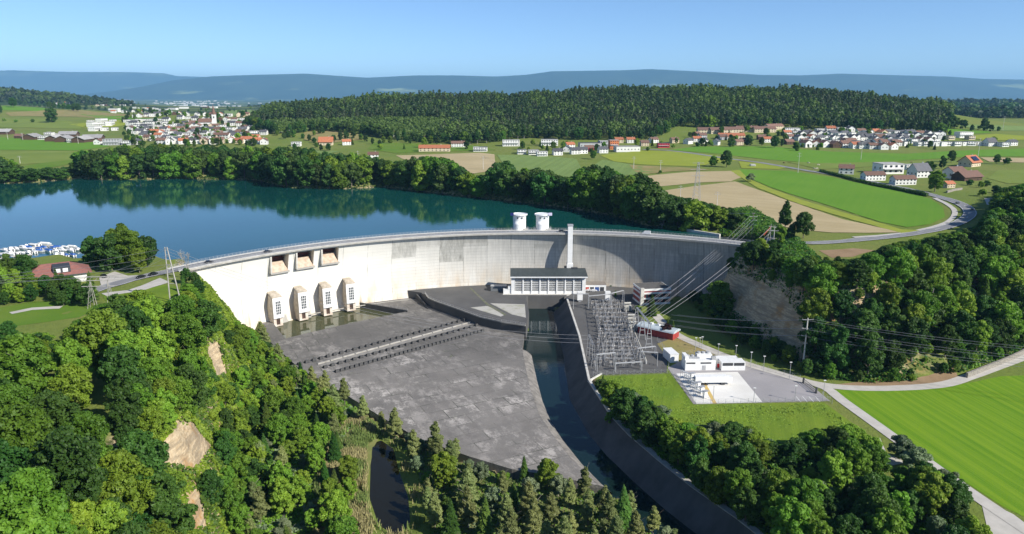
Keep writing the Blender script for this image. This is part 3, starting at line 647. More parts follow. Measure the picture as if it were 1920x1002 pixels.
# ------------------------------------------------------------------ slabs: a top sheet with skirt walls
def slab(name, poly, ztop, zbot, m, kind='structure', **kw):
    poly = [tuple(p[:2]) for p in poly]; A_ = sum(poly[i][0] * poly[(i + 1) % len(poly)][1] - poly[(i + 1) % len(poly)][0] * poly[i][1] for i in range(len(poly)))
    if A_ < 0: poly = poly[::-1]
    vs, es, fs, *_ = delaunay_2d_cdt([Vector(p) for p in poly], [], [list(range(len(poly)))], 1, 1e-5)
    bm = bmesh.new(); V = [bm.verts.new((v.x, v.y, ztop)) for v in vs]
    for f in fs:
        try: fc = bm.faces.new([V[i] for i in f])
        except ValueError: pass
    T_ = [bm.verts.new((*p, ztop)) for p in poly]; B_ = [bm.verts.new((*p, zbot)) for p in poly]; n = len(poly)
    for k in range(n): bm.faces.new([T_[k], B_[k], B_[(k + 1) % n], T_[(k + 1) % n]])
    for f in bm.faces:
        f.normal_update()
        if abs(f.normal.z) > .9 and f.normal.z < 0: f.normal_flip()
    me = bpy.data.meshes.new(name); bm.to_mesh(me); bm.free(); me.materials.append(m)
    return tag(link(name, me), kind=kind, **kw)
rim = [(x - 5.2, y) for x, y in CHAN_L[2:-2]]
front = PX([(474, 594), (505, 640), (560, 690), (640, 735), (720, 785), (790, 825), (880, 856), (960, 880), (1040, 893), (1130, 912)], -38)
back = PX([(985, 612), (940, 600), (900, 590), (830, 560), (765, 548)], -38) + [arc(a, DR + 7) for a in np.linspace(th_at(770, -38, DR + 5), th_at(680, -38, DR + 5), 6)]
pool = PX([(674, 569), (764, 584), (700, 597), (640, 610), (580, 624), (535, 635), (512, 606), (498, 598)], -38)
pool_end = [arc(a, DR + 7) for a in np.linspace(th_at(505, -38, DR + 5), th_at(470, -38, DR + 5), 4)]
slab('apron', front + rim[::-1] + back + pool + pool_end, -38, -46, APRM)
V, Fc = [], []
for i, ((x0, y0), (x1, y1)) in enumerate(zip(rim, CHAN_L[2:-2])):
    for k in range(4): f = k / 3; V.append((x0 + (x1 + 1.5 - x0) * f, y0, -37.96 - 5.5 * f ** 1.6))
    if i:
        for k in range(3): a_ = (i - 1) * 4 + k; Fc.append((a_, a_ + 1, a_ + 5, a_ + 4))
tag(link('channel_bank', mesh_np('channel_bank', V, Fc, mat('bank_concrete', (.26, .24, .215), (.12, .112, .10), .35, .9, bmp=.05), smooth=True)), kind='structure')
pool_w = [arc(a, DR + 7) for a in np.linspace(th_at(675, -38, DR + 5), th_at(480, -38, DR + 5), 12)] + PX([(520, 645), (600, 628), (700, 606), (775, 588)], -38)
sheet('pool_water', pool_w, -40.4, POOLW)
slab('pool_floor', pool_w, -45.0, -46, DARKCONC)
# pool training wall with railing, dividing blocks
def wall_thing(name, pts, z0, z1, th, m, label, cat='wall', railing=False, group=None, coping=None):
    g = empty(name, (*pts[0][:2], z0 if not hasattr(z0, '__len__') else z0[0]), label=label, cat=cat, group=group); ox, oy, oz = g.location
    L = [Vector(p[:2]) for p in pts]; mb = MB(); rl = MB(); V = []
    for i, p in enumerate(L):
        t = (L[min(i + 1, len(L) - 1)] - L[max(i - 1, 0)]).normalized(); n = Vector((-t.y, t.x)) * th / 2; V.append((p + n, p - n))
    z0s = z0 if hasattr(z0, '__len__') else [z0] * len(L); z1s = z1 if hasattr(z1, '__len__') else [z1] * len(L)
    for i in range(len(L) - 1):
        (a, b), (c, d) = V[i], V[i + 1]; f = lambda q, z: (q.x - ox, q.y - oy, z - oz)
        mb.hexa([f(a, z0s[i]), f(b, z0s[i]), f(d, z0s[i + 1]), f(c, z0s[i + 1]), f(a, z1s[i]), f(b, z1s[i]), f(d, z1s[i + 1]), f(c, z1s[i + 1])])
    bmesh.ops.remove_doubles(mb.bm, verts=mb.bm.verts, dist=.001)
    mb.build('wall', m, g)
    if railing:
        for i in range(len(L) - 1):
            k = max(1, int((L[i + 1] - L[i]).length / 2.5))
            for s in range(k + (i == len(L) - 2)):
                q = L[i].lerp(L[i + 1], s / k); z = z1s[i] + (z1s[i + 1] - z1s[i]) * s / k - oz; rl.tube((q.x - ox, q.y - oy, z), (q.x - ox, q.y - oy, z + 1.1), .06, n=4)
        for hh in (1.1, .55): rl.path([(p.x - ox, p.y - oy, z1s[i] - oz + hh) for i, p in enumerate(L)], .05, 4)
        rl.build('railing', GREYM, g)
    return g
wall_thing('training_wall', PX([(674, 568), (700, 572), (730, 577), (764, 583)], -37.2), -45, -37.0, .8, DARKCONC, 'dark low concrete wall with a railing along the right side of the stilling pool', railing=True)
wall_thing('ramp_wall', PX([(768, 548), (778, 553), (790, 563), (803, 574)], -36), -40, [-33, -34, -35.5, -37.4], .8, DARKCONC, 'short dark sloping wall beside the ramp near the foot of the dam')
for i, (u, v) in enumerate(((533, 597), (577, 588), (621, 578), (666, 569))):
    t = th_at(u, -39, DR); p = P(u, v + 8, -40.4)
    b = empty('pier_block', p, -t, label='grey concrete pier block standing in the stilling pool below the dam', cat='concrete block', group='pier blocks in the stilling pool')
    m_ = MB(); m_.hexa([(-2.8, -1.2, -3), (2.8, -1.2, -3), (2.8, 4, -3), (-2.8, 4, -3), (-1.7, .6, 4.2), (1.7, .6, 4.2), (1.9, 4, 4.6), (-1.9, 4, 4.6)]); m_.hexa([(-1.7, .7, 4.21), (1.7, .7, 4.21), (1.7, 4, 4.61), (-1.7, 4, 4.61), (-.9, 1.6, 5.1), (.9, 1.6, 5.1), (.9, 4, 5.2), (-.9, 4, 5.2)]); m_.build('block', CONC, b)
# baffle blocks in three rows, and the step between the slabs
bmk = MB(); bmk.hexa([(-1.1, -.9, 0), (1.1, -.9, 0), (1.1, 1.3, 0), (-1.1, 1.3, 0), (-.8, -.7, 1.35), (.8, -.7, 1.35), (.9, .2, 1.35), (-.9, .2, 1.35)]); BM_ = bmk.mesh('baffle_block', DARKCONC)
angr = None
for (u0, v0, u1, v1, n, lab) in ((562, 684, 869, 602, 28, 'dark baffle block, apron row nearest the dam'),
                                 (610, 690, 903, 609, 26, 'dark baffle block, middle row on the apron'),
                                 (632, 698, 904, 622, 36, 'dark baffle block, closely set front row on the apron')):
    a_, b_2 = P(u0, v0, -38), P(u1, v1, -38); ang = math.atan2(b_2[1] - a_[1], b_2[0] - a_[0])
    for k in range(n):
        f = k / (n - 1); o = link('baffle_block', BM_, None, (a_[0] + (b_2[0] - a_[0]) * f, a_[1] + (b_2[1] - a_[1]) * f, -37.99), ang + .05 * math.sin(k * 5.1))
        tag(o, lab, 'concrete block', 'baffle blocks in rows across the dark apron')
a_, b_2 = P(596, 684, -38), P(884, 605, -38); ang = math.atan2(b_2[1] - a_[1], b_2[0] - a_[0]); Ls = math.dist(a_[:2], b_2[:2])
sm = MB()
for k in range(14): sm.box(Ls * k / 14 + .15, Ls * (k + 1) / 14 - .35, 0, .8, 0, .55)
tag(sm.build('end_sill', CONC, None, (a_[0], a_[1], -38), ang), 'low pale concrete sill running across the apron between rows of baffle blocks', 'sill')
tag(MB().box(0, Ls + 3, -3.2, -.2, .004, .03).build('sill_strip', mat('pale_strip', (.30, .28, .25), (.2, .19, .17), .4, .9), None, (a_[0], a_[1], -38), ang), kind='structure')
# ------------------------------------------------------------------ plaza level, power station, tailrace
pz = PX([(764, 545), (790, 549), (798, 556), (815, 565), (850, 577), (900, 595), (940, 604), (986, 612), (992, 585), (986, 557)], -33)
pz += [(10, 427), (35, 427)] + PX([(1058, 557)], -33) + [(70, 470), (-60, 470)]
pzarc = [arc(a, DR + 8) for a in np.linspace(th_at(1085, -33, DR + 6), th_at(764, -33, DR + 6), 14)]
slab('plaza', pz[:-2] + pzarc, -33, -46, PLZ)
wall_thing('plaza_parapet', PX([(797, 552), (803, 560), (818, 567), (850, 578), (900, 596), (940, 605), (985, 612)], -33)[:7], -33, -32.3, .5, CONC, 'curved dark retaining wall top with a railing along the plaza edge', railing=True)
for pts, nm in (([(882, 577), (914, 574), (948, 590), (939, 594)], 'gravel_plot'), ([(919, 569), (984, 571), (986, 596), (960, 590)], 'gravel_plot')):
    drape('gravel_plot', PX(pts, -33), PLOT, .03, 4, -33)
drape('plaza_path', PX([(880, 540), (883, 540), (916, 570), (950, 590), (946, 592), (912, 572)], -33), mat('worn_path', (.16, .15, .13), (.10, .12, .05), .4, .95), .05, 4, -33)
ph = empty('power_station', (23, 438, -33), label='long white power station hall with eight tall gridded windows and a dark grey metal roof', cat='building')
X0, X1, Y0, Y1 = -23.5, 23.5, -6, 5.2
w = MB(); w.box(X0, X1, Y0 + .9, Y1, 0, 10.9); w.box(X0, X1, Y0 + .35, Y0 + .9, 0, 1.6); w.box(X0, X1, Y0 + .35, Y0 + .9, 10.2, 10.9); w.build('wall', WHITE, ph)
r = MB(); r.hexa([(X0 - .6, Y0 - 1.6, 11.0), (X1 + 1.2, Y0 - 1.6, 11.0), (X1 + .6, Y1 + .5, 13.3), (X0 - .6, Y1 + .5, 13.3), (X0 - .6, Y0 - 1.6, 11.5), (X1 + 1.2, Y0 - 1.6, 11.5), (X1 + .6, Y1 + .5, 13.9), (X0 - .6, Y1 + .5, 13.9)]); rf = r.build('roof', mat('roof_metal', (.085, .105, .105), (.065, .08, .082), .5, .55, .2), ph)
sr = MB()
for k in range(60): x = X0 - .2 + k * .81; sr.hexa([(x, Y0 - 1.6, 11.51), (x + .1, Y0 - 1.6, 11.51), (x + .1, Y1 + .5, 13.91), (x, Y1 + .5, 13.91), (x, Y0 - 1.6, 11.62), (x + .1, Y0 - 1.6, 11.62), (x + .1, Y1 + .5, 14.02), (x, Y1 + .5, 14.02)])
sr.build('seam', DGREY, rf)
MB().box(X0 - .6, X1 + 1.1, Y0 - 1.75, Y0 - 1.6, 10.8, 11.55).build('fascia', WHITE, ph)
bw = (X1 - X0 - 4.4) / 8
for k in range(9):
    x = X0 + 2.2 + k * bw; wd = .32 if 0 < k < 8 else 0
    if 0 < k < 8: MB().box(x - .42, x + .42, Y0 - .1, Y0 + .9, 0, 10.9).build('column', WHITE, ph)
for x0, x1 in ((X0, X0 + 2.2), (X1 - 2.2, X1)): MB().box(x0 + .01, x1, Y0 - .1, Y0 + .9, 0, 10.9).build('corner_pier', WHITE, ph)
for k in range(8):
    x0, x1 = X0 + 2.2 + k * bw + .42, X0 + 2.2 + (k + 1) * bw - .42
    wi = MB().box(x0, x1, Y0 + .6, Y0 + .68, 1.6, 10.2).build('window', GLASS, ph); mu = MB()
    for i in range(7): xx = x0 + (x1 - x0) * i / 6; mu.box(xx - .1, xx + .1, Y0 + .38, Y0 + .6, 1.6, 10.2)
    for i in range(7): zz = 1.6 + 8.6 * i / 6; mu.box(x0, x1, Y0 + .42, Y0 + .59, zz - .12, zz + .12)
    mu.build('muntin', WHITE, wi)
an = MB(); an.box(X0 - 5.0, X0 - .02, Y0 + .5, Y0 + 3.2, 0, 2.7); an.box(X0 - 2.0, X0 - .03, Y0 + .4, Y0 + 3, 2.7, 4.6); an.build('porch', WHITE, ph)
pl = MB(); pl.box(X0 - 5.2, X1 + 2, Y0 - 2.2, Y0 + 1, -1.6, 0.01); pl.build('terrace_slab', PALECONC, ph)
tr = MB(); tr.box(-13.5, 14.5, -5.6, 1, -7.5, -1.61); tr.build('bulkhead', mat('tailrace_concrete', (.22, .22, .215), (.15, .15, .15), .3, .85), ph)
bp = MB(); bp.box(-5.6, 0.4, -6, -5.61, -6.2, -2.6); bp.box(.55, 6.4, -6, -5.61, -6.2, -2.6); bp.box(-11.6, -8.4, -5.9, -5.61, -6.4, -3.4); bp.build('stop_log_panel', mat('beige_panel', (.60, .57, .48), (.54, .51, .43), .3, .8), ph)
lg = MB(); lg.box(-13, 14, -8.0, -5.62, -7.2, -6.7)
for x in (-12, -7.5, -3, 1.5, 6.5, 11.3): lg.box(x, x + 1.4, -7.6, -5.62, -11, -7.2)
lg.build('tailrace_pier', CONC, ph)
MB().box(-13, 14, -5.3, -5.0, -11, -7.51).build('tailrace_opening_shade', mat('opening_shade_black', (.01, .012, .014), (.008, .01, .01), 1, .8), ph)  # black sheet painted in for the shade behind the tailrace piers
cb = MB(); cb.box(15.0, 19.2, 4.2, 6.4, 13.6, 14.4); cb.build('roof_hatch', DGREY, ph)
st = empty('lift_shaft', (37.4, 447.4, -33), label='tall slim white square shaft rising in front of the dam behind the power station', cat='tower')
MB().box(-1.55, 1.55, -1.6, 1.6, 0, 41).build('shaft', WHITE, st); MB().box(-1.8, 1.8, -1.9, 1.9, 41, 41.7).build('cap', GREYM, st); MB().box(-2.0, 2.0, -2.1, 2.1, 11, 16.2).build('collar', WHITE, st)
MB().box(-3.6, -2.0, -1.6, .6, 12.2, 14.4).build('vent_box', DGREY, st)
MB().box(-1.2, 1.2, 1.6, 6.5, 35, 38).build('footbridge', WHITE, st)
# ------------------------------------------------------------------ intake towers on the lake side of the crest
def intake(u, label, panel, panel_side):
    t = th_at(u, 6, DR + 15); p = arc(t, DR + 15.2); g = empty('intake_tower', (*p, 0), -t, label=label, cat='tower')
    MB().lathe([(4.3, -9), (4.3, 12.0)], 28).build('drum', WHITE, g, smooth=False)
    MB().lathe([(5.2, 12.0), (5.35, 12.3), (5.3, 12.8), (4.9, 12.85), (4.8, 12.5), (.3, 12.8)], 28).build('roof_ring', WHITE, g)
    MB().lathe([(5.9, 2.4), (5.9, 2.8)], 28).build('balcony', CONC, g)
    rl = MB()
    for k in range(18): a_ = 2 * math.pi * k / 18; rl.tube((5.8 * math.cos(a_), 5.8 * math.sin(a_), 2.8), (5.8 * math.cos(a_), 5.8 * math.sin(a_), 4), .06, n=4)
    for h in (3.4, 4): rl.path([(5.8 * math.cos(2 * math.pi * k / 24), 5.8 * math.sin(2 * math.pi * k / 24), h) for k in range(25)], .05, 4)
    rl.build('railing', GREYM, g)
    MB().lathe([(3.1, 2.8), (3.15, 7.0), (2.4, 8.0), (.4, 8.3)], 24, (-.8, -4.6, 0)).build('stair_turret', WHITE, g)
    for s in (-1.4, 1.5): MB().box(s - .45, s + .45, -4.72 + .06 * abs(s), -4.2, 10.2, 11.1).build('window', GLASS, g)
    MB().box(-3, 3, -6.4, -3, 2.0, 3.3).build('bridge', CONC, g)
    MB().box(-2.6, 2.9, -9, -4.2, 2.2, 3.1).build('gangway', PALECONC, g)
    s = 1 if panel_side > 0 else -1
    MB().box(min(s * 4.0, s * 6.2), max(s * 4.0, s * 6.2), -4.6, -4.4, 12.3, 14.2).build('sign_panel', panel, g)
intake(974, 'left round white intake tower in the lake, with a dark blue panel', mat('navy_panel', (.01, .015, .14), (.01, .012, .1), 1, .5), -1)
intake(1017, 'right round white intake tower in the lake, with a pale panel', mat('lilac_panel', (.72, .68, .78), (.55, .5, .7), 1.5, .5), 1)
# ------------------------------------------------------------------ right wall of the channel and the switchyard floor
yard = PX([(1062, 560), (1085, 632), (1103, 711), (1116, 704), (1250, 699), (1252, 668), (1262, 640), (1225, 618), (1195, 588), (1212, 560), (1212, 536), (1090, 534)], -33)
drape('switchyard_floor', yard, PLZ, .05, 6, -33)
tp = CHAN_R; bt_ = [(x - 10.5, y - .3) for x, y in tp]; V, Fc = [], []
for i, (t_, b2) in enumerate(zip(tp, bt_)):
    for k in range(5): f = k / 4; V.append((t_[0] + (b2[0] - t_[0]) * f, t_[1], -32.9 - 10.5 * f ** .85))
    if i:
        for k in range(4): a_ = (i - 1) * 5 + k; Fc.append((a_, a_ + 1, a_ + 6, a_ + 5))
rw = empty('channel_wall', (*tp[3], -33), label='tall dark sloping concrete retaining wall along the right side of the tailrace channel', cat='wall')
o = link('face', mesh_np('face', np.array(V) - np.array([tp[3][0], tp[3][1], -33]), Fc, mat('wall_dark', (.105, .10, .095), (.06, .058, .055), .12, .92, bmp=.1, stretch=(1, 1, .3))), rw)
cp = MB()
for (x0, y0), (x1, y1) in zip(tp[:3], tp[1:4]):
    cp.hexa([(x0 - tp[3][0] - .1, y0 - tp[3][1], -.1), (x0 - tp[3][0] + .9, y0 - tp[3][1], -.1), (x1 - tp[3][0] + .9, y1 - tp[3][1], -.1), (x1 - tp[3][0] - .1, y1 - tp[3][1], -.1),
             (x0 - tp[3][0] - .1, y0 - tp[3][1], 1.0), (x0 - tp[3][0] + .9, y0 - tp[3][1], 1.0), (x1 - tp[3][0] + .9, y1 - tp[3][1], 1.0), (x1 - tp[3][0] - .1, y1 - tp[3][1], 1.0)])
cp.build('coping', PALECONC, rw)
cp = MB()
for (x0, y0), (x1, y1) in zip(tp[3:-1], tp[4:]):
    cp.hexa([(x0 - tp[3][0] - .2, y0 - tp[3][1], -.15), (x0 - tp[3][0] + 2.2, y0 - tp[3][1], -.15), (x1 - tp[3][0] + 2.2, y1 - tp[3][1], -.15), (x1 - tp[3][0] - .2, y1 - tp[3][1], -.15),
             (x0 - tp[3][0] - .2, y0 - tp[3][1], .18), (x0 - tp[3][0] + 2.2, y0 - tp[3][1], .18), (x1 - tp[3][0] + 2.2, y1 - tp[3][1], .18), (x1 - tp[3][0] - .2, y1 - tp[3][1], .18)])
cp.build('walkway', CONC, rw)
e0 = P(1103, 716, -33); e1 = P(1128, 702, -33)
wall_thing('end_wall', [(e0[0], e0[1]), (e1[0], e1[1])], -36, -32.4, .7, PALECONC, 'short pale concrete end wall at the lower corner of the switchyard')
# ------------------------------------------------------------------ fields, roads and yards
def GP(pts):
    out = []
    for u, v in pts:
        g = G(u, v)
        if g: out.append(g[:2])
    return out
for nm, key, pts, off, st in (
    ('crop_field', 'crop', [(1562, 731), (1640, 733), (1760, 728), (1830, 716), (1875, 706), (1935, 704), (2200, 740), (2300, 1100), (1950, 985), (1880, 950), (1800, 898), (1740, 858), (1700, 828), (1640, 786), (1590, 758)], .06, 6),
    ('crop_field', 'crop2', [(1385, 318), (1480, 321), (1560, 333), (1640, 350), (1700, 360), (1745, 374), (1768, 390), (1772, 408), (1745, 421), (1700, 427), (1650, 417), (1600, 401), (1540, 382), (1480, 364), (1440, 350), (1400, 333)], .3, 10),
    ('tilled_field', 'tan', [(1205, 331), (1290, 323), (1372, 321), (1394, 332), (1370, 341), (1310, 343), (1240, 350), (1215, 345)], .3, 10),
    ('tilled_field', 'tan', [(1222, 362), (1300, 350), (1378, 341), (1402, 350), (1480, 378), (1580, 412), (1690, 437), (1560, 437), (1500, 432), (1400, 412), (1320, 398), (1260, 385)], .3, 10),
    ('field_verge', 'verge', [(1370, 321), (1386, 319), (1404, 336), (1442, 353), (1500, 375), (1600, 405), (1690, 431), (1730, 433), (1690, 438), (1600, 414), (1500, 384), (1420, 353)], .35, 8),
    ('crop_field', 'rape', [(1125, 292), (1160, 287), (1210, 283), (1270, 284), (1340, 292), (1395, 301), (1330, 307), (1315, 313), (1200, 309), (1150, 303)], .3, 14),
    ('crop_field', 'rape', [(1385, 303), (1420, 306), (1475, 315), (1460, 318), (1390, 316)], .3, 14),
    ('meadow', 'crop2', [(1255, 282), (1310, 275), (1440, 275), (1560, 285), (1700, 289), (1800, 283), (1935, 279), (1935, 294), (1830, 294), (1700, 301), (1640, 309), (1520, 306), (1440, 300), (1350, 289)], .3, 16),
    ('tilled_field', 'tan', [(742, 292), (900, 287), (927, 290), (930, 320), (860, 330), (780, 310)], .3, 12),
    ('crop_field', 'pale', [(932, 291), (1010, 292), (1080, 298), (1098, 330), (1040, 345), (960, 330)], .3, 12),
    ('crop_field', 'crop2', [(-40, 255), (60, 262), (150, 266), (190, 268), (206, 275), (140, 283), (-40, 281)], .3, 16),
    ('pasture', 'pasture', [(-40, 282), (140, 284), (200, 277), (190, 290), (100, 305), (20, 310), (-40, 315)], .3, 12),
    ('meadow', 'meadow', [(25, 318), (60, 309), (145, 298), (160, 303), (60, 322)], .35, 10),
    ('crop_field', 'crop2', [(4, 199), (30, 199), (92, 206), (70, 209), (5, 207)], .5, 25),
    ('dry_field', 'dry', [(10, 212), (90, 207), (150, 207), (240, 215), (290, 221), (180, 222), (110, 219), (20, 218)], .5, 25),
    ('pasture', 'pasture', [(-30, 224), (100, 223), (140, 232), (160, 243), (60, 240), (-30, 239)], .5, 20),
    ('dry_field', 'dry', [(570, 245), (640, 247), (672, 252), (684, 262), (600, 270), (570, 262)], .4, 14),
    ('tilled_field', 'tan', [(1838, 296), (1935, 297), (1935, 306), (1855, 304)], .4, 14),
    ('crop_field', 'crop2', [(1775, 242), (1850, 246), (1860, 250), (1780, 254)], .5, 25),
    ('crop_field', 'pale', [(1790, 235), (1930, 238), (1930, 246), (1855, 246)], .45, 25),
    ('crop_field', 'rape', [(1800, 256), (1870, 252), (1930, 256), (1930, 263), (1850, 264)], .5, 25),
    ('crop_field', 'pale', [(1130, 300), (1200, 312), (1235, 318), (1215, 328), (1140, 330), (1100, 318)], .3, 12),
    ('dry_field', 'dry', [(1180, 310), (1300, 316), (1335, 319), (1260, 322), (1205, 328), (1190, 322)], .35, 12),
    ('pasture', 'pasture', [(1475, 304), (1560, 306), (1700, 303), (1790, 300), (1760, 306), (1640, 313), (1540, 318)], .35, 14),
    ('crop_field', 'meadow', [(700, 268), (800, 270), (900, 274), (930, 282), (740, 288), (690, 280)], .35, 14),
    ('crop_field', 'pale', [(480, 283), (560, 280), (640, 284), (600, 292), (500, 292)], .3, 12),
    ('tilled_field', 'tan', [(110, 188), (180, 186), (250, 188), (180, 190)], .6, 30),
    ('crop_field', 'crop2', [(150, 214), (280, 222), (300, 226), (200, 226)], .55, 25),
    ('crop_field', 'rape', [(130, 234), (200, 226), (290, 227), (250, 233), (170, 242)], .55, 20),
    ('crop_field', 'pale', [(420, 208), (470, 206), (480, 214), (425, 218)], .55, 30),
    ('pasture', 'pasture', [(1870, 320), (1935, 318), (1935, 345), (1890, 345), (1850, 335)], .3, 12),
    ('rough_meadow', 'rough', [(1130, 707), (1257, 701), (1300, 759), (1545, 755), (1600, 795), (1655, 840), (1600, 870), (1300, 850), (1185, 765)], .06, 5),
    ('dry_lawn', 'dry', [(1232, 645), (1262, 634), (1300, 640), (1345, 658), (1375, 676), (1300, 682), (1252, 672)], .06, 5),
    ('lawn', 'meadow', [(-40, 585), (60, 566), (120, 566), (190, 576), (150, 595), (60, 608), (-40, 622)], .1, 5),
    ('lawn', 'rough', [(190, 552), (240, 548), (290, 532), (335, 538), (338, 575), (215, 590)], .1, 5),
    ('bare_bank', 'soil', [(1560, 722), (1630, 715), (1690, 716), (1740, 705), (1790, 690), (1800, 712), (1760, 720), (1640, 726)], .12, 4),
    ('reed_bed', 'reed', [(598, 775), (690, 795), (712, 820), (700, 840), (690, 900), (700, 1010), (590, 1040), (600, 900)], .1, 4)):
    poly = GP(pts)
    if len(poly) > 2: drape(nm, poly, FM[key], off, st)
_pn = PX([(505, 680), (560, 722), (640, 765), (700, 800), (760, 835), (820, 862), (880, 885), (960, 905), (1040, 918), (1130, 932), (1200, 990), (1300, 1080), (830, 1110), (800, 940), (776, 858), (736, 815), (690, 800), (620, 790)], -40)
drape('scrub_ground', _pn, FM['reed'], .12, 4)
ce = arc(TH1, DR + 4); ce0 = arc(TH1 - .02, DR + 4)
ml = [ce0, ce] + GP([(1440, 452), (1500, 456), (1560, 455), (1640, 448), (1720, 438), (1780, 425), (1812, 410), (1818, 397), (1800, 383), (1760, 370), (1700, 355), (1600, 335), (1510, 320), (1440, 308), (1350, 296), (1290, 287), (1240, 282), (1205, 281)])
R1, L1 = road('road', ml, 8.2, ASPH, .42, 5)
def line_mark(name, line, offs, w, off, m=LINE, dash=None):
    V, Fc = [], []
    for o_ in offs:
        if dash: segs = [line[i:i + 2] for i in range(0, len(line) - 1, dash)]
        else: segs = [line]
        for s in segs:
            if len(s) < 2: continue
            v, f = ribbon(s, o_ - w / 2, o_ + w / 2, off); b = len(V); V += v; Fc += [tuple(i + b for i in q) for q in f]
    me = mesh_np(name, V, Fc, m)
    if me.polygons[0].normal.z < 0: me.flip_normals()
    return tag(link(name, me), kind='structure')
line_mark('road_marking', L1[:int(len(L1) * .55)], (-3.6, 3.6), .28, .47); line_mark('road_marking', L1[:int(len(L1) * .55)], (0,), .25, .47, dash=3)
cl = arc(TH0, DR + 4); cl0 = arc(TH0 + .02, DR + 4)
R2, L2 = road('road', [cl0, cl] + GP([(330, 511), (260, 522), (190, 541), (150, 556)])[1:], 8, ASPH, .35, 5)
line_mark('road_marking', L2, (-3.4, 3.4), .25, .40)
drape('car_park', GP([(186, 522), (215, 510), (240, 518), (300, 515), (240, 528), (190, 538)]), TRACK, .2, 4)
drape('lay_by', GP([(190, 551), (240, 545), (300, 522), (318, 530), (270, 545), (200, 556)]), TRACK, .18, 4)
drape('car_park', GP([(1395, 449), (1445, 450), (1446, 462), (1425, 466), (1400, 460)]), TRACK, .3, 4)
road('track', GP([(1228, 590), (1260, 622), (1300, 643), (1380, 676), (1450, 698), (1540, 722), (1640, 729), (1760, 723), (1820, 706), (1870, 688), (1960, 655)]), 5.5, TRACK, .14, 4)
road('track', GP([(1500, 712), (1548, 728), (1580, 752), (1650, 802), (1760, 882), (1850, 945), (1960, 1018)]), 5.0, TRACK, .17, 4)
road('track', GP([(1752, 372), (1782, 388), (1790, 402), (1770, 420), (1700, 437), (1600, 446)]), 3.5, TRACK, .30, 5)
drape('gravel_patch', GP([(1622, 832), (1650, 822), (1662, 850), (1700, 868), (1640, 880)]), TRACK, .1, 3)
drape('gravel_patch', GP([(1838, 935), (1900, 965), (1960, 1010), (1860, 1030)]), TRACK, .1, 3)
road('path', GP([(20, 588), (60, 580), (115, 577)]), 4, TRACK, .16, 4)
road('track', GP([(90, 248), (160, 262), (240, 270)]), 7, TRACK, .5, 12)
drape('bare_terrace', GP([(1535, 470), (1600, 466), (1640, 470), (1600, 482), (1560, 484)]), FM['soil'], .1, 4)
drape('dry_field', GP([(1845, 372), (1872, 372), (1870, 388), (1850, 384)]), TRACK, .12, 4)
# parking yard and filling pad
yz = -33
drape('yard', PX([(1252, 690), (1290, 670), (1370, 672), (1405, 682), (1520, 722), (1556, 752), (1300, 758)], yz), YARD, .05, 5, yz)
drape('pad', PX([(1268, 701), (1383, 698), (1430, 755), (1306, 758)], yz), PADC, .09, 5, yz)
drape('yellow_strip', PX([(1309, 706), (1316, 706), (1344, 757), (1337, 757)], yz), YEL, .10, 5, yz)
pm = MB()
for k, u in enumerate((1492, 1504, 1516, 1528)):
    a_, b_2 = P(u, 744, yz), P(u + 9, 754, yz); pm.hexa([(a_[0], a_[1], yz + .06), (a_[0] + .25, a_[1], yz + .06), (b_2[0] + .25, b_2[1], yz + .06), (b_2[0], b_2[1], yz + .06), (a_[0], a_[1], yz + .075), (a_[0] + .25, a_[1], yz + .075), (b_2[0] + .25, b_2[1], yz + .075), (b_2[0], b_2[1], yz + .075)])
tag(pm.build('bay_marking', LINE), kind='structure')
# ------------------------------------------------------------------ trees
RT = np.random.default_rng(11); RR = random.Random(5)
def cards(C_, Rl, n, size, rng, up=.25, flat=1.0, aspect=1.5):
    C_ = np.array(C_); Rl = np.array(Rl); p = Rl ** 2; p = p / p.sum(); k = rng.choice(len(Rl), n, p=p)
    d = rng.normal(size=(n, 3)); d[:, 2] += up; d /= np.linalg.norm(d, axis=1)[:, None]
    pos = C_[k] + d * (Rl[k] * (.72 + .36 * rng.random(n) ** .7))[:, None] * np.array([1, 1, flat])
    nr = d * .9 + rng.normal(size=(n, 3)) * .55; nr[:, 2] += .25; nr /= np.linalg.norm(nr, axis=1)[:, None]
    t = np.cross(nr, rng.normal(size=(n, 3))); t /= np.linalg.norm(t, axis=1)[:, None]; b = np.cross(nr, t)
    s = (size * (.6 + .8 * rng.random(n)))[:, None]
    q = np.stack([pos - t * s * aspect / 2, pos - b * s / 2, pos + t * s * aspect / 2, pos + b * s / 2], 1)
    return q.reshape(-1, 3)
def quads(V): return np.arange(len(V)).reshape(-1, 4)
def ico(c, r, sub=1):
    bm = bmesh.new(); bmesh.ops.create_icosphere(bm, subdivisions=sub, radius=1); V = np.array([v.co[:] for v in bm.verts]) * r + c
    Fc = np.array([[v.index for v in f.verts] for f in bm.faces]); bm.free(); return V, Fc
def crown_mesh(name, lobes, n, size, m, rng, up=.25, flat=1.0, core=.62, aspect=1.5):
    C_ = [l[0] for l in lobes]; Rl = [l[1] for l in lobes]
    V = cards(C_, Rl, n, size, rng, up, flat, aspect); Fq = quads(V); T = np.concatenate([Fq[:, [0, 1, 2]], Fq[:, [0, 2, 3]]])
    Vs, Fs = [V], [T]; off = len(V)
    if core:  # inner balls in leaf colour, added to block light and darken the gaps
        for c, r in lobes:
            v, f = ico(np.array(c), r * core, 1); v = v + rng.normal(size=v.shape) * r * .10; v[:, 2] = c[2] + (v[:, 2] - c[2]) * flat; Vs.append(v); Fs.append(f + off); off += len(v)
    return mesh_np(name, np.concatenate(Vs), np.concatenate(Fs), m)
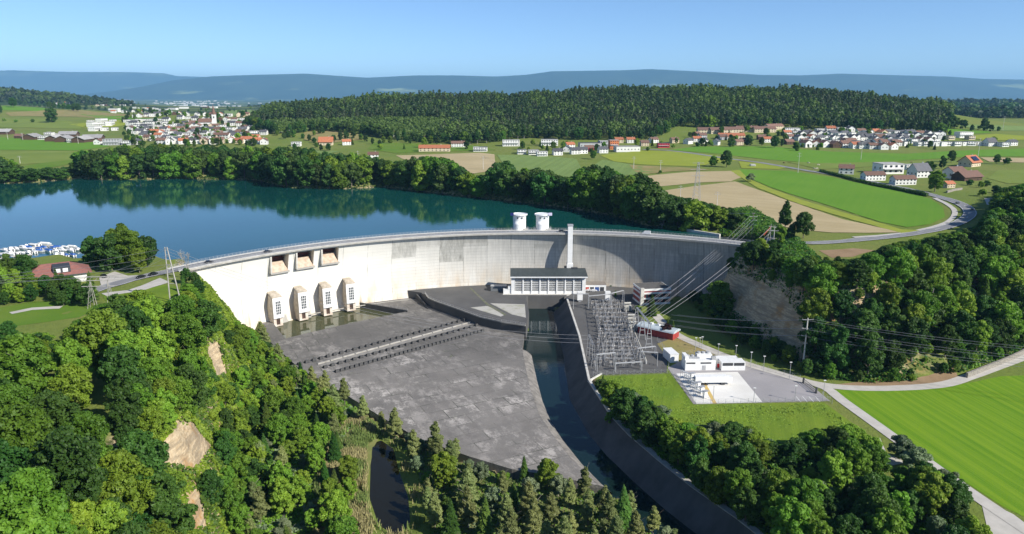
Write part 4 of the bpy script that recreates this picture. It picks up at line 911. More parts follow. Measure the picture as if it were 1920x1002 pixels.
def trunk_mesh(name, h, r, limbs, m, rng, lean=.03):
    mb = MB(); p = Vector((0, 0, -1.2)); k = 5
    for i in range(k):
        q = Vector((RR.uniform(-1, 1) * lean * h / k, RR.uniform(-1, 1) * lean * h / k, -1.2 + (h + 1.2) * (i + 1) / k)) + Vector((p.x, p.y, 0))
        mb.tube(p, q, r * (1 - .8 * i / k), r * (1 - .8 * (i + 1) / k), 7, cap=(i in (0, k - 1))); 
        if i >= 1:
            for _ in range(limbs):
                a = RR.uniform(0, 6.28); L_ = h * RR.uniform(.16, .30); e = q + Vector((math.cos(a) * L_, math.sin(a) * L_, L_ * RR.uniform(.3, .8))); mb.tube(p.lerp(q, .6), e, r * .35 * (1 - .6 * i / k), r * .08, 5)
        p = q
    return mb.mesh(name, m, True)
def broad(h, w, n, size, mk, seed, dens=30, base=.22, bark=BARK, lobe=(.20, .34), flat=.85, core=.62):
    rng = np.random.default_rng(seed); lobes = []; cz = h * (base + (1 - base) / 2); rz_ = h * (1 - base) / 2
    for i in range(dens):
        a = rng.random() * 6.283; zz = rng.uniform(-.9, 1); rr = math.sqrt(max(0, 1 - (abs(zz) ** 2.2))) ; f = rng.uniform(.55, .92)
        r = w / 2 * rng.uniform(*lobe); rad = max(0, w / 2 * rr * f - r * .4)
        lobes.append(((math.cos(a) * rad, math.sin(a) * rad, cz + zz * (rz_ - r * .8)), r))
    lobes.append(((0, 0, cz), w * .26)); lobes.append(((0, 0, cz + rz_ * .45), w * .2))
    return crown_mesh('crown', lobes, n, size, LEAF[mk], rng, .3, flat, core), trunk_mesh('trunk', h * .72, h * .018 + .06, 2, bark, rng)
def conifer(h, w, n, size, mk, seed, base=.1, bark=BARK):
    rng = np.random.default_rng(seed); V = []; k = n; z = rng.random(k) ** .8; zz = h * (base + (1 - base) * (1 - z)); wh = np.floor(zz / (h * .055)); zz = (wh + .45 * rng.random(k)) * h * .055
    prof = np.clip((h - zz) / (h * (1 - base)), 0, 1) ** .85; a = rng.random(k) * 6.283; nb = 7; ph = wh * 2.4
    a = (np.floor(a / 6.283 * nb) + .5 + rng.normal(size=k) * .22) * 6.283 / nb + ph
    rad = w / 2 * prof * (.25 + .8 * rng.random(k) ** .6) * (1 + .18 * np.sin(a * 3 + ph)); pos = np.stack([np.cos(a) * rad, np.sin(a) * rad, zz - rad * .28 + rng.normal(size=k) * .08 * h * .05], 1)
    out = np.stack([np.cos(a), np.sin(a), -.35 + rng.normal(size=k) * .2], 1); side = np.cross(out, [0, 0, 1]) + rng.normal(size=(k, 3)) * .35
    s = (size * (.6 + .7 * rng.random(k)) * (.5 + .5 * prof))[:, None]
    q = np.stack([pos - out * s * .9, pos - side * s * .45, pos + out * s * .9, pos + side * s * .45], 1).reshape(-1, 3); Fq = quads(q)
    T = np.concatenate([Fq[:, [0, 1, 2]], Fq[:, [0, 2, 3]]]); v = []; f = []
    nn = 9
    for i, (r, z_) in enumerate(((w * .30, h * (base + .02)), (w * .20, h * .45), (w * .09, h * .75), (.02, h * .97))):
        for j in range(nn): v.append((r * math.cos(j * 6.283 / nn) * (1 + .25 * (j % 2)), r * math.sin(j * 6.283 / nn) * (1 + .25 * (j % 2)), z_))
        if i:
            for j in range(nn): a0 = (i - 1) * nn + j; a1 = (i - 1) * nn + (j + 1) % nn; f += [(a0, a1, a1 + nn), (a0, a1 + nn, a0 + nn)]
    me = mesh_np('crown', np.concatenate([q, np.array(v)]), np.concatenate([T, np.array(f) + len(q)]), LEAF[mk])
    return me, trunk_mesh('trunk', h * .9, h * .011 + .06, 0, bark, rng, .0)
def pine(h, w, n, size, mk, seed, base=.3, bark=BARK, lay=14):
    rng = np.random.default_rng(seed); lobes = []
    for i in range(lay):
        t = i / (lay - 1); zz = h * (base + (1 - base) * t * .95); pr = (1.05 - t) ** .75 if t > .15 else .75 ; a = i * 2.4 + rng.random(); rad = w / 2 * max(.04, pr) * rng.uniform(.4, .85)
        for s in range(2 if t < .85 else 1):
            aa = a + s * 3.0 + rng.normal() * .3; lobes.append(((math.cos(aa) * rad, math.sin(aa) * rad, zz + rng.normal() * .2), w * rng.uniform(.10, .17) * (.55 + .6 * pr)))
    lobes.append(((0, 0, h * .55), w * .2)); lobes.append(((0, 0, h * .75), w * .14)); lobes.append(((0, 0, h * .95), w * .07))
    return crown_mesh('crown', lobes, n, size, LEAF[mk], rng, .5, .7, .35, 2.6), trunk_mesh('trunk', h * .92, h * .012 + .05, 1, bark, rng, .02)
PR = {}
def reg(k, lst): PR[k] = lst
reg('beech', [broad(20, w, 9000, .55, mk, 100 + i, 75, .08, lobe=(.11, .23), core=.5) for i, (w, mk) in enumerate(((15, 'beech'), (17, 'beech'), (14, 'lime'), (16, 'dark')))])
reg('lime', [broad(18, w, 8500, .55, 'lime', 120 + i, 65, .08, lobe=(.11, .23), core=.5) for i, w in enumerate((13, 15))])
reg('dark', [broad(20, w, 8500, .58, 'dark', 130 + i, 65, .08, lobe=(.11, .23), core=.5) for i, w in enumerate((13, 15, 16))])
reg('bush', [broad(7, w, 3200, .42, mk, 140 + i, 16, .02) for i, (w, mk) in enumerate(((7, 'beech'), (8, 'lime'), (7, 'dark')))])
reg('grey', [broad(9, w, 4200, .40, 'grey', 150 + i, 18, .05, PALEBARK) for i, w in enumerate((7.5, 8.5))])
reg('shore', [broad(20, w, 3400, .95, mk, 160 + i, 44, .0, lobe=(.14, .28), core=.6) for i, (w, mk) in enumerate(((15, 'shore'), (17, 'dark'), (14, 'shore'), (16, 'beech')))])
reg('spruce', [conifer(16, w, 3800, 1.0, mk, 170 + i, .06) for i, (w, mk) in enumerate(((6.5, 'spruce'), (5.5, 'spruce'), (7, 'dark')))])
reg('pine', [pine(13, w, 5200, .34, 'pine', 180 + i, b, bk, 20) for i, (w, b, bk) in enumerate(((6, .28, BARK), (6.8, .22, PALEBARK), (5.4, .35, BARK), (6.4, .25, BARK)))])
reg('tallpine', [pine(20, 9, 2400, .9, 'dark', 190 + i, .4, PALEBARK) for i in range(2)])
reg('wine', [broad(8, 7, 2600, .45, 'wine', 195, 16, .08)])
reg('cypress', [conifer(6, 2.0, 900, .5, 'spruce', 198, .02)])
HT = {'beech': 20, 'lime': 18, 'dark': 20, 'bush': 7, 'grey': 9, 'shore': 20, 'spruce': 16, 'pine': 13, 'tallpine': 20, 'wine': 8, 'cypress': 6}
NM = {'beech': 'broadleaf_tree', 'lime': 'lime_green_tree', 'dark': 'dark_green_tree', 'bush': 'bush', 'grey': 'willow', 'shore': 'shore_tree', 'spruce': 'spruce_tree', 'pine': 'pine_tree', 'tallpine': 'scots_pine', 'wine': 'copper_tree', 'cypress': 'cypress'}
CT = {'bush': 'bush', 'grey': 'willow'}
DS = {'beech': 'mid green leafy tree', 'lime': 'yellow green leafy tree', 'dark': 'dark green leafy tree', 'bush': 'rounded green bush', 'grey': 'silvery grey willow', 'shore': 'dense green tree',
      'spruce': 'pointed conifer', 'pine': 'soft olive green pine', 'tallpine': 'tall thin dark pine', 'wine': 'dark red leaved tree', 'cypress': 'slim pointed green cypress'}
TREES = []; PROTO = {}
GN = {'trees between the village houses': 'garden_tree', 'front row of the forest below the hill': 'forest_edge_tree', 'hedge line behind the left pasture': 'hedgerow_tree', 'trees on the crest of the left pasture': 'hilltop_tree', 'trees on the wooded slope right of the dam': 'hillside_tree', 'trees on the left valley side': 'cliff_tree'}
def tree(kind, x, y, h, where, group, wide=1.0, z=None, name=None):
    i = RR.randrange(len(PR[kind])); s = h / HT[kind]; z = Hs(x, y) if z is None else z; key = (kind, i)
    if key not in PROTO:
        root = empty(name or NM[kind]); link('crown', PR[kind][i][0], root); link('trunk', PR[kind][i][1], root); PROTO[key] = root; o = root
    else: o = copy_tree(PROTO[key])
    o.location = (x, y, z - .2); o.rotation_euler = (RR.uniform(-.03, .03), RR.uniform(-.03, .03), RR.uniform(0, 6.28)); o.scale = (s * wide * RR.uniform(.93, 1.07), s * wide * RR.uniform(.93, 1.07), s)
    if group in GN and kind not in ('bush', 'grey', 'spruce'): o.name = GN[group]
    o['category'] = CT.get(kind, 'tree'); o['group'] = group; o['label'] = DS[kind] + ' ' + where
    TREES.append(o); return o
def scatter(poly, dist, seed, excl=(), n=60000):
    rng = np.random.default_rng(seed); p = np.array(poly); lo, hi = p.min(0), p.max(0); q = rng.uniform(lo, hi, (n, 2))
    q = q[sdf(poly, q[:, 0], q[:, 1]) < 0]
    for e in excl: q = q[sdf(e, q[:, 0], q[:, 1]) > 0]
    grid = {}; out = []
    for x, y in q:
        d = dist(x, y) if callable(dist) else dist; gx, gy = int(x // 20), int(y // 20)
        if all((x - a) ** 2 + (y - b) ** 2 > d * d for i in (-1, 0, 1) for j in (-1, 0, 1) for a, b in grid.get((gx + i, gy + j), ())):
            grid.setdefault((gx, gy), []).append((x, y)); out.append((x, y))
    return out
def fit(x, y, h, lim, hmin, z=None):     # lower a tree so its top stays under the photographed tree line
    z = Hs(x, y) if z is None else z; u, _ = proj(x, y, z); lv = np.interp(u, [l[0] for l in lim], [l[1] for l in lim])
    for _ in range(14):
        if proj(x, y, z + h)[1] > lv: return h
        h *= .9
        if h < hmin: return None
    return None
def pick(d):
    r = RR.random() * sum(d.values())
    for k, w in d.items():
        r -= w
        if r <= 0: return k
    return k
def zone(poly, dist, mix, hr, lim, hmin, where, group, seed, excl=(), ok=None, umin=-140, umax=2060):
    c = 0
    for x, y in scatter(poly, dist, seed, excl):
        z = Hs(x, y); u, v = proj(x, y, z + 8)
        if u < umin or u > umax or v > 1130: continue
        if ok and not ok(x, y, z, u, v): continue
        k = pick(mix); f = HT[k] / 20 if k in ('bush', 'grey') else 1
        h0 = RR.uniform(*hr) * (f * 1.2 if f < 1 else 1); h = fit(x, y, h0, lim, hmin * (.6 if f < 1 else 1))
        if h is None: continue
        tree(k, x, y, h, where, group, min(1.9, (h0 / h) ** .75) if k not in ('pine', 'spruce') else 1); c += 1
    return c
cnt = {}
LAWN = GP([(-60, 580), (60, 560), (190, 568), (200, 590), (60, 615), (-60, 630)]); LAWN2 = GP([(185, 545), (240, 540), (300, 520), (345, 510), (350, 575), (215, 595)]); LITTLE = GP([(-60, 640), (40, 638), (45, 680), (-60, 690)])
RDL = GP([(100, 545), (190, 525), (340, 500), (380, 500), (350, 520), (190, 560), (90, 590)])
F1 = [(-50, 78), (-70, 130), (-92, 178), (-112, 235), (-128, 285), (-140, 325), (-150, 348), (-160, 352), (-215, 312), (-260, 262), (-290, 200), (-120, 60)]
GAP = [[(388, 648), (408, 642), (425, 700), (408, 705)], [(300, 838), (335, 792), (362, 795), (400, 838), (360, 880), (310, 872)], [(352, 925), (372, 918), (385, 985), (362, 990)]]
def in_px(polys, m=14): return lambda x, y, z, u, v: all((sdf(q, np.array([u, u, u]), np.array([proj(x, y, z + k)[1] for k in (1, 5, 9)])) > m).all() for q in polys)
cnt['left'] = zone(F1, lambda x, y: 9.5 + .008 * y, {'beech': 5, 'dark': 2, 'lime': 2.2}, (16, 23), [(-200, 622), (100, 622), (160, 595), (208, 562), (235, 534), (290, 548), (325, 580), (345, 545), (385, 560), (410, 600), (600, 640)], 7,
    'in the left wood', 'trees in the wood on the left plateau', 3, (LAWN, LAWN2, LITTLE, RDL), ok=lambda *a: in_px(GAP, 16)(*a))
F1s = [(-70, 78), (-92, 130), (-108, 190), (-124, 240), (-138, 285), (-150, 325), (-158, 352), (-132, 372), (-122, 345), (-108, 300), (-92, 240), (-80, 190), (-66, 140), (-45, 80)]
CLIFFS = [GP([(385, 650), (410, 640), (432, 720), (412, 730)]), GP([(300, 830), (345, 782), (412, 790), (415, 850), (345, 905), (310, 885)]), GP([(345, 900), (385, 900), (400, 1002), (360, 1002)])]
cnt['slope'] = zone(F1s, 4.2, {'beech': 3, 'lime': 3, 'bush': 3, 'dark': 1}, (7, 13), [(300, 500), (345, 520), (372, 545), (400, 598), (440, 598), (480, 620), (520, 660)], 4,
    'on the left cliff side', 'trees on the left valley side', 4, ok=in_px(GAP))
V1 = [(-92, 240), (-108, 300), (-120, 340), (-132, 372), (-118, 376), (-100, 325), (-84, 300), (-62, 275), (-66, 250), (-56, 220), (-52, 200), (-46, 170), (-40, 140), (-30, 100), (-20, 80), (-45, 80), (-66, 140), (-80, 190)]
cnt['valley'] = zone(V1, 6.4, {'lime': 3, 'beech': 3, 'spruce': 2, 'pine': 1, 'grey': 1}, (8, 15), [(300, 560), (420, 596), (470, 612), (500, 640), (560, 690), (620, 740), (680, 800)], 4,
    'below the left cliff', 'trees at the foot of the left cliff', 5, ok=lambda *a: in_px(GAP, 16)(*a))
PNW = PX([(486, 622), (520, 670), (570, 708), (640, 752), (720, 800), (800, 842), (880, 872), (960, 895), (1040, 908), (1150, 925), (1220, 985), (1330, 1080), (820, 1120), (800, 940), (775, 860), (735, 815), (690, 800), (620, 790), (560, 735), (500, 690)], -39)
cnt['pines'] = zone(PNW, 6.6, {'pine': 6.5, 'spruce': .8, 'bush': 1.2, 'grey': 2.6, 'lime': .3}, (9, 15.5), [(480, 585), (520, 640), (560, 675), (600, 690), (650, 702), (700, 720), (730, 745), (780, 770), (830, 780), (880, 800), (930, 810), (960, 850), (1010, 855), (1060, 862), (1150, 880), (1180, 900), (1240, 900), (1300, 960), (1400, 985), (1500, 1040)], 4,
    'in the wood below the apron', 'pines in the young wood below the apron', 6)
ZR = PX([(1120, 722), (1180, 742), (1240, 795), (1330, 800), (1400, 815), (1480, 835), (1550, 805), (1590, 818), (1606, 850), (1625, 885), (1680, 902), (1730, 922), (1790, 985), (1815, 1045), (1850, 1150), (1560, 1150), (1400, 985), (1300, 915), (1245, 868), (1185, 818), (1148, 780)], -33)
cnt['lower right'] = zone(ZR, 6.3, {'beech': 4, 'dark': 2, 'lime': 1.8, 'grey': 1.6, 'bush': 2}, (11, 17), [(1100, 705), (1150, 712), (1190, 732), (1240, 772), (1300, 800), (1350, 783), (1400, 795), (1450, 830), (1530, 802), (1600, 792), (1650, 835), (1700, 855), (1760, 880), (1850, 905), (1900, 1000)], 3.5,
    'between channel and gravel track', 'trees between the channel and the gravel track', 7)
HB = PX([(1355, 600), (1400, 632), (1470, 668), (1540, 700), (1640, 708), (1740, 698), (1800, 690), (1870, 668), (2000, 620), (2300, 520)], -32)
HTp = PX([(2300, 300), (2000, 335), (1880, 372), (1862, 400), (1850, 428), (1780, 445), (1700, 462), (1640, 478), (1560, 492), (1500, 492), (1460, 478), (1440, 468), (1405, 468), (1370, 462), (1345, 480)], 5)
BLUFF = [[(1346, 508), (1385, 514), (1430, 530), (1470, 552), (1496, 596), (1506, 650), (1468, 645), (1440, 606), (1400, 596), (1364, 576)], [(1500, 604), (1511, 604), (1511, 706), (1500, 706)]]
def okb(x, y, z, u, v): return all((sdf(q, np.array([u, u]), np.array([proj(x, y, z + k)[1] for k in (2, 6)])) > 8).all() for q in BLUFF)
HL = [(1340, 462), (1370, 450), (1400, 452), (1440, 440), (1480, 478), (1520, 480), (1560, 490), (1620, 480), (1650, 462), (1690, 452), (1750, 440), (1800, 430), (1838, 420), (1856, 392), (1876, 352), (1960, 335), (2100, 330)]
BUSHZ = PX([(1340, 600), (1400, 636), (1470, 672), (1545, 704), (1640, 712), (1700, 708), (1760, 700), (1800, 692), (1870, 672), (2000, 630), (2040, 560), (1900, 600), (1800, 640), (1700, 660), (1600, 650), (1540, 620), (1500, 560), (1440, 500), (1400, 470), (1345, 480)], -31)
cnt['undergrowth'] = zone(BUSHZ, 4.3, {'bush': 3, 'dark': 2, 'beech': 1.5, 'lime': .6}, (4.5, 8.5), [(1320, 500), (1340, 470), (1400, 460), (1480, 480), (1700, 470), (2100, 400)], 2.5,
    'at the foot of the right slope', 'undergrowth along the foot of the right slope', 28, ok=lambda x, y, z, u, v: okb(x, y, z, u, v) and not (sdf([(1590, 640), (1700, 655), (1790, 640), (1800, 700), (1740, 716), (1690, 700), (1640, 690)], np.array([u]), np.array([v]))[0] < 0 and RR.random() < .55))
cnt['hillside'] = zone(HB + HTp, lambda x, y: 7.8, {'dark': 4, 'beech': 4, 'lime': 1.2, 'spruce': .7, 'bush': .8}, (15, 24), HL, 5,
    'on the slope right of the dam', 'trees on the wooded slope right of the dam', 8, ok=okb)
FOOT = PX([(1296, 566), (1330, 600), (1380, 640), (1440, 672), (1500, 700), (1545, 702), (1500, 660), (1440, 628), (1390, 590), (1350, 556), (1310, 545)], -32)
cnt['foot'] = zone(FOOT, 6.0, {'dark': 5, 'bush': 2, 'beech': 1}, (7, 11), [(1280, 540), (1330, 548), (1380, 592), (1420, 615), (1470, 640), (1510, 665), (1560, 680)], 3,
    'at the foot of the sandstone cliff', 'bushes at the foot of the cliff', 18)
far = LAKE[:17]; far_off = []
for i, p in enumerate(far):
    a_ = np.array(far[max(i - 1, 0)]); b_2 = np.array(far[min(i + 1, len(far) - 1)]); t = (b_2 - a_) / np.linalg.norm(b_2 - a_); far_off.append(tuple(np.array(p) + np.array([-t[1], t[0]]) * (40 if p[0] < 60 else 26)))
SHL = [(-200, 292), (0, 292), (25, 298), (35, 314), (140, 312), (155, 280), (200, 278), (230, 268), (360, 268), (500, 272), (520, 276), (560, 268), (640, 276), (700, 292), (750, 302), (780, 290), (830, 292), (860, 306), (885, 328), (915, 325), (940, 290), (965, 322), (1000, 306), (1050, 325), (1070, 338), (1095, 300), (1140, 308), (1170, 332), (1195, 318), (1225, 345), (1240, 360), (1300, 372), (1380, 392), (1420, 405)]
cnt['shore'] = zone(far + far_off[::-1], lambda x, y: 9.5, {'shore': 8, 'grey': .15}, (24, 33), SHL, 5, 'on the far lake shore', 'trees along the far lake shore', 9)
BR = GP([(1180, 408), (1215, 420), (1290, 432), (1380, 440), (1400, 432), (1395, 415), (1330, 398), (1260, 385), (1180, 372), (1100, 352), (1060, 350), (1080, 385)])
cnt['shore2'] = zone(BR, 9, {'shore': 8}, (17, 25), SHL, 5, 'on the shore right of the intake towers', 'trees along the far lake shore', 10)
GRP = 'single trees in the fields and gardens'
for k, u, v, h, where in (('shore', 178, 503, 17, 'beside the car park at the lake, outermost on the left'), ('shore', 210, 508, 20, 'in the clump standing by the lake left of the dam'), ('beech', 246, 506, 21, 'in the clump by the lake behind the double mast'), ('shore', 276, 500, 18, 'at the right end of the lakeside clump'), ('shore', 232, 486, 20, 'at the back of the lakeside clump'), ('beech', 262, 512, 13, 'low at the front of the lakeside clump'),
    ('beech', 18, 528, 14, 'left of the boathouse'), ('beech', 52, 535, 15, 'just left of the boathouse roof'), ('lime', 0, 545, 13, 'at the far left edge by the boathouse'), ('spruce', 110, 552, 12, 'in front of the boathouse wall'), ('beech', 75, 556, 8, 'low in front of the boathouse'), ('dark', 135, 572, 8, 'behind the lawn left of the lattice portal'), ('dark', 105, 566, 7, 'at the back edge of the lawn'), ('spruce', 172, 562, 13, 'beside the lattice portal'), ('lime', 40, 568, 7, 'behind the lawn on the left'), ('dark', 10, 572, 6, 'behind the lawn at the left edge'),
    ('dark', 88, 556, 10, 'behind the lawn, left of the lattice portal'), ('dark', 104, 560, 9, 'behind the lawn, left of the lattice portal'), ('beech', 122, 558, 11, 'behind the lawn, left of the lattice portal'), ('dark', 138, 562, 11, 'behind the lawn, left of the lattice portal'), ('dark', 150, 570, 9, 'behind the lawn, left of the lattice portal'), ('beech', 163, 574, 10, 'just left of the lattice portal'), ('dark', 120, 574, 7, 'behind the lawn, left of the lattice portal'),
    ('beech', 30, 552, 12, 'in the grove left of the boathouse'), ('beech', 60, 550, 10, 'in the grove left of the boathouse'), ('lime', 8, 556, 13, 'in the grove left of the boathouse'), ('beech', 22, 566, 9, 'in the grove left of the boathouse'), ('beech', 60, 566, 8, 'in the grove left of the boathouse'), ('beech', -6, 560, 12, 'in the grove left of the boathouse'), ('beech', 40, 526, 13, 'in the grove left of the boathouse'),
    ('dark', 350, 532, 8, 'beside the bare tree at the left end of the dam'), ('dark', 366, 536, 7, 'beside the bare tree at the left end of the dam'), ('spruce', 345, 548, 8, 'behind the double mast'), ('dark', 372, 556, 8, 'on the bank at the left end of the dam'),
    ('bush', 160, 492, 4, 'on the shore by the marina'), ('dark', 20, 640, 8, 'in front of the small lawn'),
    ('tallpine', 1470, 442, 22, 'beside the road right of the dam, taller one'), ('dark', 1506, 447, 17, 'by the road right of the dam'), ('dark', 1484, 446, 9, 'small by the road right of the dam'), ('lime', 1460, 458, 12, 'behind the wooden poles at the end of the dam'),
    ('beech', 1337, 313, 13, 'left one of the field pair'), ('dark', 1362, 314, 20, 'right one of the field pair, very dark'), ('beech', 1112, 299, 12, 'alone at the corner of the yellow field'), ('grey', 1407, 341, 9, 'alone between the two tan fields'), ('bush', 1238, 326, 4, 'at the foot of a field mast'),
    ('shore', 97, 230, 36, 'alone on the left hillside pasture'), ('dark', 25, 202, 30, 'at the top of the left pasture'), ('bush', 8, 228, 8, 'at the left edge on the pasture'), ('bush', 30, 230, 7, 'in the pasture left of the big tree'), ('bush', 62, 230, 9, 'just left of the big pasture tree'), ('dark', 0, 214, 25, 'at the left edge on the hill'),
    ('lime', 1752, 360, 19, 'in front of the farmhouse by the road'), ('dark', 1766, 317, 15, 'behind the farm, left of the pair'), ('dark', 1783, 305, 15, 'behind the farm, right of the pair'), ('bush', 1742, 322, 12, 'between the white houses and the farm'),
    ('dark', 1868, 308, 12, 'right of the farmhouse with the orange roof'), ('bush', 1888, 308, 8, 'farthest right of the farm'), ('bush', 1838, 352, 6, 'in the orchard below the farm'), ('bush', 1850, 350, 6, 'in the orchard right of the farm'), ('bush', 1868, 362, 7, 'in the orchard near the road bend'), ('bush', 1842, 368, 6, 'in the orchard above the road bend'), ('bush', 1872, 378, 5, 'in the orchard beside the wood'), ('bush', 1818, 348, 6, 'beside the farm barn'),
    ('beech', 1452, 278, 19, 'in front of the right village, large and round'), ('beech', 1345, 330, 0, ''), ('bush', 1862, 268, 10, 'alone in the far right field'),
    ('grey', 1688, 862, 9, 'beside the gravel track, pale and round'), ('grey', 1716, 885, 9, 'beside the gravel track, second from the field'), ('grey', 1766, 925, 9, 'beside the lower gravel track'), ('dark', 1800, 950, 8, 'at the bottom right track'),
    ('wine', 1250, 632, 8, 'in front of the red shed'), ('cypress', 1262, 618, 5.5, 'at the right end of the red shed'), ('cypress', 1252, 610, 4.5, 'behind the red shed'), ('spruce', 1221, 592, 13, 'in front of the striped office building'), ('bush', 1197, 585, 4, 'left of the striped office building'), ('cypress', 1154, 556, 4.5, 'behind the switchyard by the dam'),
    ('lime', 955, 574, 4.5, 'on the plaza nearest the power station'), ('lime', 950, 602, 6, 'on the gravel plot by the curved wall'), ('lime', 973, 603, 5.5, 'at the corner of the plaza by the channel'),
    ('bush', 1145, 540, 4, 'at the foot of the dam right of the power station'), ('bush', 1180, 543, 3, 'at the foot of the dam near the office building'), ('bush', 1197, 544, 3.5, 'at the foot of the dam beside the office building'), ('spruce', 1130, 730, 7, 'at the lower corner of the switchyard'), ('grey', 1243, 790, 7, 'in the rough meadow above the channel')):
    if not h: continue
    g = G(u, v)
    if g: tree(k, g[0], g[1], h, where, GRP, 1.25 if k in ('bush', 'grey') else 1.15 if u > 1700 and k == 'lime' else 1)
def scrub(name, poly, n, hr, keys, label, seed, gaps=(), size=.8):
    rng = np.random.default_rng(seed); p = np.array(poly); q = rng.uniform(p.min(0), p.max(0), (n * 4, 2)); q = q[sdf(poly, q[:, 0], q[:, 1]) < 0]; z = H(q[:, 0], q[:, 1])
    U, V_ = proj(q[:, 0], q[:, 1], z + 1)
    k = np.ones(len(q), bool)
    for g_ in gaps: k &= sdf(g_, U, V_) > 1.5 + 3 * fbm(q[:, 0] / 5, q[:, 1] / 5, 4)
    q, z = q[k][:n], z[k][:n]; m = len(q); cl_ = fbm(q[:, 0] / 6, q[:, 1] / 6, seed); pos = np.stack([q[:, 0], q[:, 1], z + rng.random(m) ** .6 * (hr * (.6 + cl_))], 1)
    nr = rng.normal(size=(m, 3)) * .6 + np.array([.4, -.2, .8]); nr /= np.linalg.norm(nr, axis=1)[:, None]; t = np.cross(nr, rng.normal(size=(m, 3))); t /= np.linalg.norm(t, axis=1)[:, None]; b = np.cross(nr, t); s = (size * (.6 + .8 * rng.random(m)))[:, None]
    V = np.stack([pos - t * s * .7, pos - b * s * .5, pos + t * s * .7, pos + b * s * .5], 1).reshape(-1, 3)
    tag(link(name, mesh_np(name, V, quads(V), [LEAF[k_] for k_ in keys], (np.floor((vnoise(q[:, 0] / 4, q[:, 1] / 4, seed) + .12 * rng.normal(size=m)).clip(0, .999) * len(keys))).astype(int))), label, 'scrub', kind='stuff')
scrub('scrub', F1s, 90000, 2.6, ('beech', 'lime', 'beech', 'dark'), 'dense green scrub clothing the left cliff', 51, GAP)
scrub('scrub', BUSHZ, 50000, 2.0, ('dark', 'beech', 'dark', 'lime'), 'low green scrub on the lower right slope', 52, BLUFF + [[(1650, 650), (1700, 655), (1760, 640), (1800, 690), (1740, 716), (1700, 690)]])
scrub('scrub', HB + HTp, 60000, 1.6, ('dark', 'dark', 'beech'), 'shaded undergrowth beneath the trees right of the dam', 53, BLUFF, 1.0)
scrub('scrub', PNW, 45000, 1.2, ('grey', 'lime', 'pine', 'beech'), 'pale scrubby undergrowth between the young pines', 57, (), .6)
scrub('scrub', V1, 40000, 1.4, ('beech', 'lime', 'grey'), 'low green undergrowth on the wet valley floor', 54, (), .7)
scrub('scrub', ZR, 40000, 1.6, ('beech', 'dark', 'grey'), 'low green undergrowth between channel and track', 55, (), .7)
scrub('scrub', far + far_off[::-1], 40000, 2.5, ('shore', 'dark', 'shore'), 'leafy undergrowth along the far lake shore', 56, (), 1.4)
print('TREES', cnt, len(TREES))
# ------------------------------------------------------------------ houses
def house_proto(w, d, h, wall, roof, kind='gable', win=(3, 2), fl=2, name='house', rise=None, eave=.6):
    root = empty(name); mb = MB(); rr = (d / 2) * .62 if rise is None else rise
    if kind == 'flat':
        mb.box(-w / 2, w / 2, -d / 2, d / 2, -3, h); mb.build('wall', WALLM[wall], root)
        MB().box(-w / 2 - .25, w / 2 + .25, -d / 2 - .25, d / 2 + .25, h + .003, h + .35).build('roof', TILE[roof], root)
        if fl > 1: MB().box(-w / 2 + .4, w / 2 - 1.6, -d / 2 - 1.5, -d / 2 - .01, h * .47, h * .56).build('balcony', WALLM['grey'], root)
    else:
        prof = [(-d / 2, -3), (d / 2, -3), (d / 2, h), (0, h + rr), (-d / 2, h)]; mb.extr(prof, -w / 2, w / 2); mb.build('wall', WALLM[wall], root)
        k = rr / (d / 2); e = d / 2 + eave; t = .28
        rp = [(-e, h - k * eave + .05), (0, h + rr + .05), (e, h - k * eave + .05), (e, h - k * eave + .05 + t), (0, h + rr + .05 + t), (-e, h - k * eave + .05 + t)]
        MB().extr(rp, -w / 2 - eave, w / 2 + eave).build('roof', TILE[roof], root)
        rf = root.children[-1]; MB().box(w * .2, w * .2 + .8, .6, 1.4, h + rr * .4, h + rr + 1.1).build('chimney', WALLM['grey'], rf)
    for f in range(fl):
        z = h * (f + .38) / fl
        for i in range(win[0]): x = -w / 2 + w * (i + .5) / win[0]; MB().box(x - .75, x + .75, -d / 2 - .06, -d / 2 + .1, z, z + 1.3).build('window', GLASS, root)
    for sx in (-1, 1):
        for i in range(win[1]): y = -d / 2 + d * (i + .5) / win[1]; MB().box(sx * w / 2 - .06, sx * w / 2 + .06, y - .6, y + .6, h * .45, h * .45 + 1.3).build('window', GLASS, root)
    root['d_'] = 0; del root['d_']; return root
HP = {}; HINST = []
